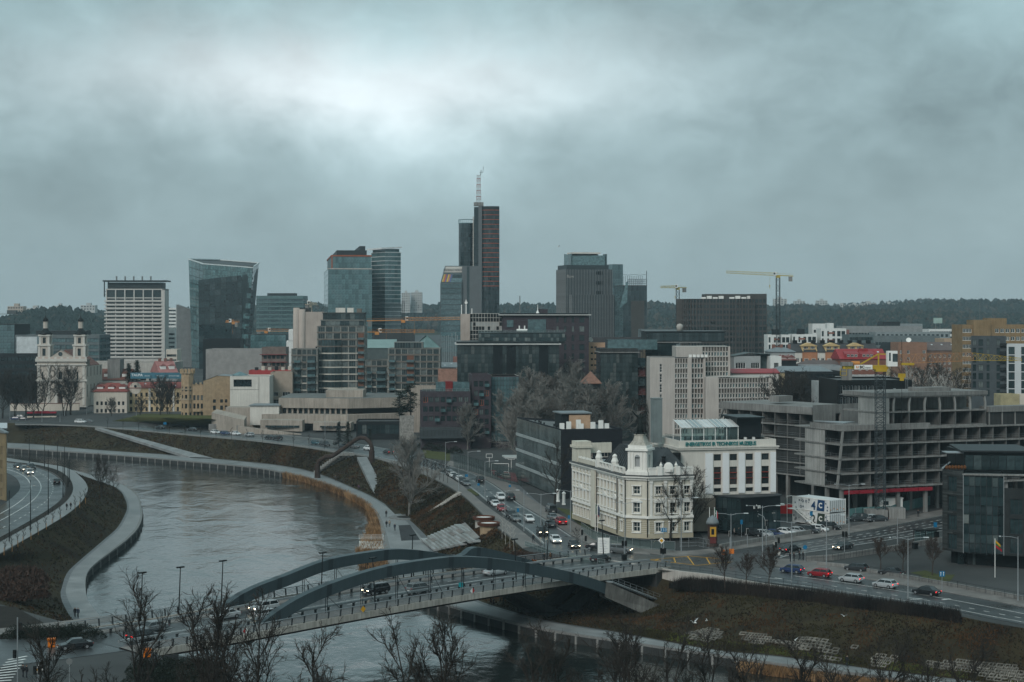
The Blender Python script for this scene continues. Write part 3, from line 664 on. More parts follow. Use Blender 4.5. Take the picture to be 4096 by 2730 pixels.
def striped(name,label,pxL,pxR,D,top,n,m1,m2,dep=30,a=0,fl=3.4,side=None,pxC=None):
 P,Lx,Ly=corner(pxL,pxC or pxL,pxR,D,a,dep);zb=zg(*P);H=ZD(top,D)-zb;r=thing(name,label,'building',(*P,zb),R(a));mb=MB()
 n=int(H/fl);rows=stor(.3,fl,n,1.0,fl-1.35)
 wall(mb,r,(0,0),(Lx,0),0,H,even(Lx,max(2,int(Lx/9)),Lx/max(2,int(Lx/9))-.3,.2),rows,win=dict(nx=4,fm=m2,gm=GLB,fw=.15),dep=.3)
 for A,B in(((Lx,0),(Lx,Ly)),((Lx,Ly),(0,Ly)),((0,Ly),(0,0))):wall(mb,r,A,B,0,H,even(Ly,3,Ly/3-.4,.2)if A[0]!=B[0]or 1 else(),rows if A[0]==B[0]else(),win=dict(nx=4,fm=m2,gm=GLB,fw=.15),dep=.3)
 mb.build('wall',m1,r);flat_roof(r,rect(Lx,Ly),H,pm=m1)
 MB().box(Lx*.2,Lx*.8,Ly*.3,Ly*.7,H-.5,H+2.2).build('plant_room',darkgrey,r);return r
striped('striped_office','long teal office block with pale horizontal stripes behind the slanted tower',1025,1213,1350,1184,18,mat('teal_stripe',(.10,.165,.17),.5),darkgrey)
def curtain_box(name,label,pxL,pxC,pxR,D,a,top,nx,fl,m,core=None,dep=None,sx=None,zb=None,band=None,bw=.5,pick=None):
 P,Lx,Ly=corner(pxL,pxC,pxR,D,a,dep);zb=zg(*P)if zb is None else zb;H=ZD(top,D)-zb;r=thing(name,label,'building',(*P,zb),R(a));n=max(1,int(H/fl))
 mb=MB();mb.prism(rect(Lx,Ly),0,H);mb.build('core',core or mat('glass_core',(.05,.07,.075),.4),r)
 curtain(r,(0,0),(Lx,0),H-n*fl,H-.3,nx,n,m,pick=pick)
 if sx!=0:curtain(r,(0,Ly),(0,0),H-n*fl,H-.3,sx or max(2,int(nx*Ly/Lx)),n,m)
 if band:
  for j in range(n+1):z=H-n*fl+j*fl;MB().box(-.35,Lx+.35,-.35,.1,z-bw/2,z+bw/2).box(-.35,-.05,.1,Ly,z-bw/2,z+bw/2).build('floor_band',band,r)
 flat_roof(r,rect(Lx,Ly),H+.02,par=.02);return r,Lx,Ly,H
def twins():
 r,Lx,Ly,H=curtain_box('glass_office_tower','blue glass office tower with set-back top storeys and rust-red rim',1296,1313,1488,1150,8,1076,13,3.5,GLT,mat('teal_core',(.06,.10,.105),.4))
 x1=Lx-.5;zt=ZD(1024,1150)-zg(0,1150)
 MB().box(2.5,x1,1,Ly-1,H-.3,zt).build('upper_storeys',mat('teal_core',(.06,.10,.105),.4),r);CNT[r.name]=200
 curtain(r,(3,1),(x1,1),H,zt-.6,13,2,GLT,o=.1)
 rust=mat('rust_rim',(.30,.085,.04),.6);MB().box(2,x1+.3,.6,Ly-.6,zt-.4,zt+.6).build('rim',rust,r);MB().box(2.2,3,.6,1.4,H,zt-.4).build('rim_post',rust,r)
 MB().box(6,x1-3,3,Ly-3,zt+.6,zt+4).build('plant_room',darkgrey,r);MB().box(x1-8,x1-4,3.5,Ly-4,zt+4,zt+7).build('lift_house',darkgrey,r)
 for i in range(3):MB().box(-.4,Lx+.2,-.3,.2,H-.3+i*.01,H+.4+i*.01).build('ledge',conclt,r)if i==0 else None
 band=mat('white_band',(.62,.64,.64),.5)
 latt=mat('grey_lattice',(.22,.25,.26),.6)
 r,Lx,Ly,H=curtain_box('white_banded_tower','slim dark glass tower with white floor bands beside the blue tower',1486,1540,1603,1230,32,1010,5,3.15,GLT,mat('dark_core',(.13,.165,.17),.4),band=band,bw=.42,sx=5,pick=lambda i,j:None if j<14 else GLT)
 MB().box(.2,Lx-.6,-.25,-.06,2,H-3.15*17+10).build('lattice_screen',latt,r)
 o=MB().prism([(-3,-1),(Lx+.5,-1),(Lx+.5,Ly),(-3,Ly+2)],[H+2.2,H+3.4,H+3.4,H+2],[H+3.4,H+4.4,H+4.4,H+3.2]).build('crown',band,r)
 MB().box(.5,Lx-1,.5,Ly-1,H,H+2.6).build('crown_storey',GLT,r)
twins()
def europa():
 D=1200;zb=14;X0=XD(1928,D);r=thing('banded_skyscraper','tallest tower, dark glass with orange floor bands and lattice mast','skyscraper',(X0,D,zb))
 w=XD(1997,D)-X0;H=ZD(829,D)-zb;gl=glass('tower_glass',(.010,.018,.02),(.05,.065,.07),.7,.06,.5)
 org=mat('orange_band',(.33,.085,.045),.6,.1)
 poly=[(0,3)]+[(w*t,3-3.2*math.sin(math.pi*(.1+.75*t)))for t in[i/8 for i in range(9)]]+[(w,22),(0,22)]
 MB().prism(poly,0,H).build('shaft',mat('tower_dark',(.028,.036,.04),.35),r)
 fl=3.45;front=poly[1:10]
 for j in range(36):
  z=H-2.2-fl*j
  if z<20:break
  o=[(p[0],p[1]-.12)for p in front];b=MB()
  if j%1==0 and j<17:
   b.loft([[(p[0],p[1]-.3,z-.24)for p in front],[(p[0],p[1]-.3,z+.24)for p in front]]);b.loft([[(p[0],p[1]-.3,z+.24)for p in front],[(p[0],p[1],z+.24)for p in front]]);b.build('orange_band',org,r)
  for a,c in zip(o,o[1:]):MB().face([(a[0]+.08,a[1],z-fl+.55),(c[0]-.08,c[1],z-fl+.55),(c[0]-.08,c[1],z-.5),(a[0]+.08,a[1],z-.5)]).build('pane',gl,r)
 MB().loft([[(p[0]*1.02-.2,p[1]-.5,H-1)for p in front],[(p[0]*1.02-.2,p[1]-.5,H+.6)for p in front]]).build('parapet',mat('tower_dark',(.028,.036,.04),.35),r)
 xa=XD(1896,D)-X0;H2=ZD(823,D)-zb
 shaft=mat('tower_grey',(.11,.12,.125),.55,.1)
 MB().box(xa+3.2,-.02,0,18,0,H2).build('lift_shaft',shaft,r);MB().box(xa,xa+3.2,1.2,18,0,H2-1).build('shaft_recess',gl,r)
 x2=XD(1833,D)-X0;H3=ZD(893,D)-zb;cx=(x2+xa)/2;rx=(xa-x2)/2
 ring=[(cx+rx*math.cos(R(180+180*i/12)),9+9*math.sin(R(180+180*i/12)))for i in range(13)]
 MB().prism(ring+[(xa,20),(x2,20)],0,H3).build('west_wing',mat('wing_dark',(.03,.042,.045),.35),r)
 for j in range(18):
  z=H3-3.45*(j+1)
  for a,c in zip(ring,ring[1:]):
   q=MB();e=.35;q.face([(a[0]+(c[0]-a[0])*.06,a[1]-.08,z+e),(a[0]+(c[0]-a[0])*.94,c[1]-.08 if 0 else a[1]+(c[1]-a[1])*.94-.08,z+e),(a[0]+(c[0]-a[0])*.94,a[1]+(c[1]-a[1])*.94-.08,z+3.3),(a[0]+(c[0]-a[0])*.06,a[1]-.08,z+3.3)]);q.build('pane',gl,r)
 cr=MB()
 for z in(H3,H3+2.6):
  for a,c in zip(ring,ring[1:]):cr.bar((*a,z),(*c,z),.5,.5)
 for a in ring:cr.bar((*a,H3),(*a,H3+2.6),.25,.25)
 cr.build('crown_rail',GLT,r)
 MB().box(xa-.9,xa-.25,.4,1.2,20,ZD(867,D)-zb).build('pale_rib',conclt,r)
 ms=thing('roof_mast','red and white lattice mast on the tallest tower','mast',(XD(1914,D),D+6,zb+H2));MB().cbox(0,0,0,7,7,2.6).build('mast_base',conc,ms)
 zt=ZD(700,D)-zb-H2;n=9;red=mat('mast_red',(.27,.09,.08),.6);wh=mat('mast_white',(.42,.43,.43),.6)
 for i in range(n):
  z0=2.6+(zt-2.6)*i/n;z1=2.6+(zt-2.6)*(i+1)/n;s=1.6-.4*i/n;b=MB()
  for x,y in((-s,-s),(s,-s),(s,s),(-s,s)):b.bar((x,y,z0),(x,y,z1),.24)
  for(x,y),(u,v)in(((-s,-s),(s,-s)),((s,-s),(s,s)),((s,s),(-s,s)),((-s,s),(-s,-s))):b.bar((x,y,z0),(u,v,z1),.12);b.bar((u,v,z0),(x,y,z1),.12);b.bar((x,y,z1),(u,v,z1),.25)
  b.build('mast_section',red if i%2 else wh,ms)
 MB().bar((1.4,0,zt),(1.8,0,zt+4),.5).bar((.6,0,zt+2.2),(3.0,0,zt+2.2),.3).bar((3,0,zt+2),(3.6,0,zt+6.5),.3).build('antenna',steel,ms)
 D=1120;P=(XD(1761,D),D);w=XD(1848,D)-P[0];w2=XD(1926,D)-P[0];zz=lambda y:ZD(y,D)-14
 r=thing('sloped_top_tower','grey glass tower with sloping top that carries a printed banner','tower',(*P,14));H=zz(1135);H2=zz(1063)
 gw=mat('tower_grey',(.11,.12,.125),.55,.1)
 b=MB();b.prism(rect(w,24),0,H);t0=(w*.2,7)
 b.face([(0,0,H),(w,0,H),(w*1.2,8,H2),(w*.2,8,H2)]);b.face([(0,24,H),(0,0,H),(w*.2,8,H2),(w*.2,24,H2)]);b.face([(w*.2,8,H2),(w*1.2,8,H2),(w*1.2,24,H2),(w*.2,24,H2)]);b.build('shaft',mat('tower_grey_glass',(.07,.09,.095),.4),r)
 MB().box(w+.02,w2,1.5,26,0,zz(1065)).build('lift_shaft',gw,r);MB().box(w*1.2+.3,w*1.2+2.0,1.3,1.55,0,zz(1067)).build('window_strip',GLD,r)
 for j in range(13):MB().box(.5,w-.5,-.12,-.003,H-3.6*(j+1)+.35,H-3.6*j-.3).build('window_band',GLB,r)
 for i in range(12):
  x=w*(i+.5)/12;a=rnd.uniform(.35,.8)*(H-46)+8;MB().box(x-.28,x+.28,-.28,-.13,max(3,a-18),a+8).build('pale_rib',mat('rib_pale',(.2,.23,.235),.5),r)
 s=lambda u,v:(u*w+v*w*.2,v*8-.12-(.5*(H2-H)/8)*0,H+(H2-H)*v+.0)
 def patch(u0,u1,v0,v1,m,nm,o=.15):
  n=Vector((0,-(H2-H),8)).normalized()*o;MB().face([Vector(s(u0,v0))+n,Vector(s(u1,v0))+n,Vector(s(u1,v1))+n,Vector(s(u0,v1))+n]).build(nm,m,r)
 patch(.04,.97,.06,.3,GLB,'glass_strip');patch(.5,.97,.34,.5,GLD,'opening');patch(.04,.97,.62,.95,conclt,'banner_board')
 for i,c in enumerate(((.42,.3,.07),(.35,.1,.06),(.12,.1,.2),(.5,.34,.05),(.3,.15,.14),(.08,.1,.2))):patch(.06+i*.068,.12+i*.068,.08,.5,mat('stripe_%s'%'abcdef'[i],c,.6),'coloured_stripe',.3)
 th=math.atan2(8,H2-H);q=Vector(s(.5,.68))+Vector((0,-.4,.1))
 text('PUTIN, THE HAGUE IS WAITING FOR YOU',3.2,mat('banner_print',(.03,.035,.04),.6),r,q,(R(90)-th,0,0),ext=.02,sx=.245)
europa()
def flow():
 D=1200;fins=mat('pale_fin',(.17,.18,.183),.6);gd=mat('fin_wall',(.035,.045,.048),.4)
 def fin_box(r,x0,x1,y0,y1,z0,z1,step):
  MB().box(x0,x1,y0,y1,z0,z1).build('block',gd,r);n=int((x1-x0)/step)
  me=MB().box(-.16,.16,-.55,-.003,z0,z1).mesh('fin',fins)
  for i in range(n+1):ob('fin',me,r,(x0+(x1-x0)*i/n,y0,0))
  n=int((y1-y0)/step)
  for i in range(1,n):ob('fin',me,r,(x0,y1-(y1-y0)*i/n,0),R(-90))
 P,Lx,Ly=corner(2230,2264,2448,D,14,None);zb=15;H=ZD(1078,D)-zb
 r=thing('finned_office_tower','dark office tower with close pale vertical fins and glass penthouse','tower',(*P,zb),R(14));Ly=26
 fin_box(r,0,Lx,0,Ly,0,H,1.15)
 x1=hit((P[0],P[1]),R(14),2476);fin_box(r,2.6,x1-.5,-7,-.6,0,ZD(1180,D)-zb,1.2)
 for j in range(4):
  for i in range(4):MB().box(Lx*.64+i*1.5,Lx*.64+i*1.5+.8,-.75,-.56,H-4.2*(j+.9)-j*3,H-4.2*(j+.9)-j*3+2.4).build('opening',blackm,r)
 MB().box(1,Lx-2,2,Ly,H,H+3.2).build('roof_storey',gd,r)
 zt=ZD(1012,D)-zb;pn=MB().prism([(6,4),(Lx-4,4),(Lx-3,Ly-3),(5,Ly-3)],H+3.2,[zt-2,zt-1.5,zt,zt]);pn.build('penthouse',GLT,r)
 for a,b in(((5,3.5),(5,12)),((Lx-3,3.5),(Lx-3,12))):MB().box(a[0]-.3,a[0]+.3,a[1],b[1],H+3,zt-.5).build('glass_fin',GLB,r)
 MB().prism([(8,6),(Lx-7,6),(Lx-5,Ly-4),(7,Ly-4)],zt-.4,zt+.7).build('penthouse_roof',mat('pale_roof',(.6,.55,.5),.6),r)
 text('flow',3.2,conclt,r,(3.2,-.62,H-6.2),(R(90),0,0),ext=.05)
 r,Lx,Ly,H=curtain_box('rear_glass_tower','blue glass tower half hidden behind the finned tower',2440,2450,2492,1290,20,1058,4,3.6,GLB,dep=22)
 r,Lx,Ly,H=curtain_box('stepped_glass_office','dark glass office block with brick flank and netted roof deck',2470,2492,2588,1180,12,1142,9,3.6,GLB,mat('brick_core',(.06,.055,.05),.7),dep=24,sx=3,pick=lambda i,j:(None if j<12 and 3<=i<=7 else(GLD if j<16 else GLB)))
 m=MB();z=H
 for i in range(11):x=4+(Lx-4)*i/10;m.bar((x,.5,z),(x,.5,z+4.4),.25);m.bar((x,12,z),(x,12,z+7),.2)
 for zz in(1.5,3,4.4):m.bar((4,.5,z+zz),(Lx,.5,z+zz),.25)
 for i in range(4):m.bar((1+i*(Lx/4),6,z+8-.6*(i%2)),(1+(i+1)*(Lx/4),6,z+8-.6*((i+1)%2)),.2)
 m.bar((Lx-.2,.3,0+z),(Lx-.2,.3,z+10.5),.35);m.build('roof_deck_frame',darkgrey,r)
 MB().face([(-3,-.6,H-17),(3,-.6,H-12),(3.5,-.6,H+3),(2,-.6,H+2)]).build('leaning_fin',GLT,r)
flow()
def brown_round():
 D=1000;zb=14.5;X0=XD(2727,D);w=XD(3020,D)-X0;H=ZD(1196,D)-zb;fl=3.35;n=int(H/fl)
 brw=mat('brown_panel',(.062,.056,.053),.6,.15,.5);r=thing('brown_curved_office','brown office block with rounded end and vertical panels','building',(X0,D,zb))
 pts=[(0,26),(.3,16),(2,9),(6,4),(12,1.2),(20,0),(w*.7,-1.2),(w,.5)];pts=[tuple(p)[:2]for p in resample([(*p,0)for p in smooth_line([(*p,0)for p in pts],4)],19)]if 0 else[(p.x,p.y)for p in resample([Vector((q.x,q.y,0))for q in smooth_line([(*p,0)for p in pts],4)],17)]
 mb=MB();rows=stor(0,fl,n,.95,fl-1.15)
 for a,b in zip(pts,pts[1:]):
  L=math.dist(a,b);wall(mb,r,a,b,0,H,even(L,1,L-.7),rows,win=dict(nx=2,fm=brw,gm=GLD,fw=.16),dep=.5)
 mb.build('wall',brw,r);MB().face([(*p,H-.5)for p in pts]+[(w,30,H-.5),(4,30,H-.5)]).build('roof',roofm,r)
 fin=MB().box(-.16,.16,-.6,.0,0,H).mesh('fin',mat('brown_fin',(.085,.076,.07),.6))
 for a,b in zip(pts,pts[1:]):
  for t in(0,.5):ob('fin',fin,r,(a[0]+(b[0]-a[0])*t,a[1]+(b[1]-a[1])*t,0),math.atan2(b[1]-a[1],b[0]-a[0]))
 for i in range(8):x=14+i*3.6+(i>3)*3;MB().cbox(x,8,H-.5,2.8,3,1.6+.7*(i%2)).build('rooftop_unit',whitem,r)
 x2=XD(3071,D)-X0;H2=ZD(1176,D)-zb;r.name='brown_curved_office'
 mb=MB();wall(mb,r,(w-2,4),(x2,4),0,H2,even(x2-w+2,4,2.1),stor(0,fl,int(H2/fl),.9,fl-1.1),win=dict(nx=1,fm=brw,gm=GLD,fw=.12),dep=.5)
 mb.face([(x2,4,0),(x2,34,0),(x2,34,H2),(x2,4,H2)]);mb.face([(16,14,H-.4),(w-2,14,H-.4),(w-2,14,H2),(16,14,H2)]);mb.face([(w-2,14,H-.4),(w-2,4,H-.4),(w-2,4,H2),(w-2,14,H2)]);mb.face([(x2,34,0),(16,34,0),(16,34,H2),(x2,34,H2)]);mb.face([(16,34,H-.4),(16,14,H-.4),(16,14,H2),(16,34,H2)]);mb.build('rear_wing',brw,r)
 MB().face([(16,14,H2),(w-2,14,H2),(w-2,4,H2),(x2,4,H2),(x2,34,H2),(16,34,H2)]).build('rear_roof',roofm,r)
brown_round()
def lattice(mb,a,b,w,h,n,t=.12,tri=False,taper=1.0):
 a=Vector(a);b=Vector(b);d=(b-a).normalized();up=Vector((0,0,1))if abs(d.z)<.9 else Vector((0,1,0));r=d.cross(up).normalized();u=r.cross(d).normalized()
 cs=[(-w/2,-h/2),(w/2,-h/2),(w/2,h/2),(-w/2,h/2)]if not tri else[(-w/2,-h/2),(w/2,-h/2),(0,h/2)]
 def c(i,k):s=1+(taper-1)*i/n;q=a.lerp(b,i/n);return q+r*(cs[k][0]*s)+u*(cs[k][1]*s+(-(h/2)*(1-s)if tri else 0))
 m=len(cs)
 for k in range(m):mb.bar(c(0,k),c(n,k),t)
 for i in range(n):
  for k in range(m):
   k2=(k+1)%m;mb.bar(c(i,k if i%2 else k2),c(i+1,k2 if i%2 else k),t*.6)
   if w>1:mb.bar(c(i+1,k),c(i+1,k2),t*.5)
 return mb
def crane(label,px,D,mast_top,z0,heading,jib,back,mw=1.9,mastm=None,jibm=None,cab=True,apex=0,rise=0.0,th=.2,n=None,cwh=3.0,jh=1.6):

 x=XD(px,D);zt=ZD(mast_top,D);jibm=jibm or mat('crane_yellow',(.42,.33,.09),.55);mastm=mastm or darkgrey
 r=thing('tower_crane',label,'crane',(x,D,z0));H=zt-z0;n=n or max(6,int(H/(mw*1.4)))
 lattice(MB(),(0,0,0),(0,0,H),mw,mw,n,th).build('mast',mastm,r)
 h=R(heading);d=Vector((math.cos(h),math.sin(h),0));up=Vector((0,0,1));q=Vector((0,0,H+1.4));tip=q+d*jib+up*(jib*rise)
 lattice(MB(),q+up*.5,tip+up*.5,1.4,jh,max(8,int(jib/2.4)),th*.8,True,.75).build('jib',jibm,r)
 bt=q-d*back-up*(back*rise);mb=MB();s=Vector((-d.y,d.x,0))*.6
 for e in(-1,1):mb.bar(q+s*e,bt+s*e,.3,.45)
 for i in range(6):p=q.lerp(bt,i/5);mb.bar(p+s,p-s,.15)
 mb.bar(bt+s+up,q+s+up,.08);mb.bar(bt-s+up,q-s+up,.08);mb.build('counter_jib',jibm,r)
 p=bt+d*1.5;b=MB();e=Vector((-d.y,d.x,0));c=[p+d*1.0+e*.8,p+d*1.0-e*.8,p-d*1.0-e*.8,p-d*1.0+e*.8];b.prism([(v.x,v.y)for v in c],p.z-cwh,p.z-.3);b.build('ballast',conc,r)
 MB().cbox(0,0,H,mw*1.15,mw*1.15,1.4).build('slewing_ring',jibm,r)
 k=d*1.9+e*1.0;MB().cbox(k.x,k.y,H+1.2,1.5,1.5,2.1).build('cab',whitem,r);MB().cbox(k.x+d.x*.3,k.y-.76,H+1.8,1.0,.08,1.1).build('cab_window',GLD,r)
 if apex:
  t=q+up*apex;m2=MB();lattice(m2,q,t,1.1,1.1,6,th*.7);m2 .bar(t,q.lerp(tip,.62)+up*1.2,.07);m2 .bar(t,q.lerp(tip,.3)+up*1.2,.07);m2 .bar(t,bt+up*.3,.09);m2 .build('apex_frame',mastm,r)
 p=q+d*(jib*.16);hk=MB();hk.bar(p,p-up*5.5,.07).cbox(p.x,p.y,p.z-6.4,.5,.4,.9);hk.tube([p-up*6.4,p-up*7.2+d*.3,p-up*7.4,p-up*7.0-d*.35],.1,5);hk.build('hook',jibm,r)
 return r
crane('yellow tower crane with long jib standing beside the brown curved office',3112,930,1112,14,178,29,8.5,2.0,rise=.055,th=.26)
crane('yellow tower crane seen end-on to the left of the brown curved office',2711,1050,1160,14,215,14,7,2.0,th=.26)
ocr=mat('crane_orange',(.5,.21,.06),.6)
crane('orange tower crane with tall apex and long jib before the wooded ridge',1613,860,1292,14,8,36,19,1.8,jibm=ocr,apex=10,th=.24,rise=.02)
crane('low orange tower crane behind the residential tower',1508,830,1340,14,20,30,8,1.8,jibm=ocr,th=.2)
crane('pale tower crane mast rising beside the beige concrete block',1240,820,1230,14,85,16,8,1.8,mastm=mat('crane_pale',(.45,.38,.3),.6),jibm=mat('crane_pale',(.45,.38,.3),.6),th=.24)
crane('small orange crane in front of the slanted glass tower',935,1000,1298,14,150,6,4,1.8,jibm=ocr,th=.24)
crane('small orange crane beside the striped teal office',1065,1000,1334,14,12,22,6,1.8,jibm=ocr,th=.2)
hillm=mat('hill_ground',(.028,.036,.022),.95,.3,.01)
wood=mat('far_foliage',(.021,.034,.032),.95,.4,.02,rand=.2,c2=(.012,.021,.021))  # bluish haze tint put into the distant foliage colour
woodb=mat('far_bare_wood',(.055,.052,.044),.95,.35,.03)
def ridge(name,label,prof,depth,back,seed,tree=9,ntree=1500,bare=.15):

 q=random.Random(seed);n=40;crest=resample([(px,py,0)for px,py in prof],n);rows=[]
 hz=lambda px:None
 for k,f in enumerate((0,.3,.65,1.0,1.0,.3)):
  D=depth+(-.42+.42*min(1,k/3)+(.35*(k-3)if k>3 else 0))*back
  rows.append([(XD(c.x,depth)*(1+.0*k),D,(zg(0,D)-1)*(1-f)+f*(ZD(c.y,depth)-tree*.75))for c in crest])
 struct(name,MB().loft(rows),hillm,True)
 mb=MB()
 for i in range(ntree):
  u=q.random()*(n-1);j=int(u);f=q.random()**.6;seg=min(2,int(f*3));t=f*3-seg
  a=Vector(rows[seg][j]).lerp(Vector(rows[seg][min(j+1,n-1)]),u-j);b=Vector(rows[seg+1][j]).lerp(Vector(rows[seg+1][min(j+1,n-1)]),u-j);p=a.lerp(b,t)
  h=tree*q.uniform(.75,1.25);w=h*q.uniform(.22,.45);mi=1 if q.random()<bare else 0;k=5;b0=len(mb.v);an=q.random()*6
  for rr,z in((.55,.1),(1.0,.45),(.75,.75)):
   for s in range(k):w2=w*rr*q.uniform(.75,1.25);mb.v.append((p.x+w2*math.cos(an+s*6.283/k),p.y+w2*math.sin(an+s*6.283/k),p.z+h*(z+q.uniform(-.08,.08))))
  mb.v.append((p.x+q.uniform(-.3,.3)*w,p.y,p.z+h))
  for r0 in(0,k):
   for s in range(k):mb.f.append((b0+r0+s,b0+r0+(s+1)%k,b0+r0+k+(s+1)%k,b0+r0+k+s));mb.m.append(mi)
  for s in range(k):mb.f.append((b0+2*k+s,b0+2*k+(s+1)%k,b0+3*k));mb.m.append(mi)
 o=mb.build(name.replace('hill','wood'),[wood,woodb]);o['kind']='stuff';o['label']=label
ridge('west_hill','dark pine wood on the near hill at the left',[(-200,1290),(0,1285),(80,1262),(150,1245),(220,1237),(290,1238),(360,1262),(440,1300),(560,1330)],1750,420,1,11,2600,.05)
ridge('middle_hill','wooded ridge on the horizon behind the towers',[(300,1262),(400,1248),(700,1240),(1100,1228),(1270,1214),(1500,1220),(1640,1224),(1760,1216),(2000,1224),(2100,1218),(2240,1222),(2600,1212),(2700,1222),(2800,1232)],2700,900,2,13,3600)
ridge('east_hill','wooded ridge on the horizon at the right',[(2500,1236),(2800,1230),(3060,1228),(3200,1224),(3350,1232),(3500,1226),(3620,1216),(3750,1205),(3900,1206),(4096,1206),(4500,1200)],2800,1100,3,13,5200)
ridge('near_east_hill','lower wooded hillside below the right-hand ridge',[(2500,1262),(2800,1258),(3000,1256),(3300,1245),(3500,1240),(3800,1252),(4000,1262),(4300,1262)],2100,700,4,11,3800,.3)
ridge('far_hill','pale wooded ridge farthest away on the right skyline',[(3300,1222),(3600,1210),(3700,1202),(3850,1197),(3980,1202),(4100,1205),(4500,1200)],3800,800,6,15,1500)
estm=mat('estate_panel',(.42,.42,.41),.8,.1,.02);estm2=mat('estate_panel_warm',(.40,.34,.29),.8,.1,.02)
def estate(px0,px1,top,D,n,label,m=None,step=0):
 w=XD(px1,D)-XD(px0,D);zb=ZD(1252,D);H=ZD(top,D)-zb;r=thing('far_apartment_block',label,'building',(XD(px0,D),D,zb),group='apartment blocks on the horizon');mb=MB()
 wall(mb,r,(0,0),(w,0),0,H,even(w,n,w/n*.5),stor(H%3.6,3.6,int(H/3.6),1,1.7),win=dict(nx=1,fw=0),dep=.6)
 wall(mb,r,(w,0),(w,14),0,H);wall(mb,r,(w,14),(0,14),0,H);wall(mb,r,(0,14),(0,0),0,H);mb.build('wall',m or estm,r);flat_roof(r,rect(w,14),H,pm=m or estm);MB().box(w*.35,w*.65,4,10,H-.4,H+3.2).build('roof_house',m or estm,r)
for a in((1606,1640,1172,2500,4,'taller pale tower block above the ridge between two glass towers'),(1644,1688,1170,2520,5,'pale tower block with bays just right of its twin above the ridge'),(3096,3148,1196,2900,4,'tall tower block on the skyline beside the long yellow crane jib'),(3178,3220,1205,2950,4,'grey tower block on the skyline with roof mast, right of the crane mast'),(3268,3310,1203,2950,4,'grey tower block on the skyline with roof mast above the white flats'),(3352,3388,1220,3000,4,'low pale slab on the skyline'),(3400,3440,1219,3010,4,'low pale slab second in the row on the skyline'),(3447,3505,1213,3000,5,'wider pale slab on the skyline with raised middle'),(3537,3580,1215,3000,4,'small pale slab on the skyline left of the hill'),(3595,3636,1215,3000,4,'small pale slab on the skyline close to the hill'),(3660,3702,1215,3000,4,'last pale slab on the skyline before the hill rises'),(322,380,1222,2300,5,'grey flat blocks behind the pine hill'),(216,256,1224,2300,4,'grey block with mast above the pine hill'),(104,170,1234,1900,5,'grey flats left of the pine hill'),(3996,4020,1206,3600,2,'tiny pale house on the right skyline'),(2590,2640,1214,2900,4,'faint pale slab right of the netted roof deck')):
 estate(a[0],a[1],a[2],a[3],a[4],a[5])
estate(30,92,1226,1900,6,'reddish flats on the skyline at the far left',estm2);estate(-20,100,1256,1500,10,'dark long flats below the reddish ones at the left',mat('estate_dark',(.08,.09,.09),.7))
# ================================================================ the town in the middle distance
def gable_roof(mb,x0,x1,y0,y1,z,h,ax='x',ov=.5,hip=0.0,mi=0,th=.25):

 x0-=ov;x1+=ov;y0-=ov;y1+=ov
 if ax=='x':m=(y0+y1)/2;A=(x0+hip,m,z+h);B=(x1-hip,m,z+h);c=[(x0,y0,z),(x1,y0,z),(x1,y1,z),(x0,y1,z)];F4=[[c[0],c[1],B,A],[c[2],c[3],A,B],[c[1],c[2],B],[c[3],c[0],A]]
 else:m=(x0+x1)/2;A=(m,y0+hip,z+h);B=(m,y1-hip,z+h);c=[(x0,y0,z),(x1,y0,z),(x1,y1,z),(x0,y1,z)];F4=[[c[1],c[2],B,A],[c[3],c[0],A,B],[c[0],c[1],A],[c[2],c[3],B]]
 for f in F4:mb.face(f,mi)
 mb.face([(p[0],p[1],z-th)for p in reversed(c)],mi)
 for i in range(4):j=(i+1)%4;mb.face([(c[i][0],c[i][1],z-th),(c[j][0],c[j][1],z-th),c[j],c[i]],mi)
 return mb
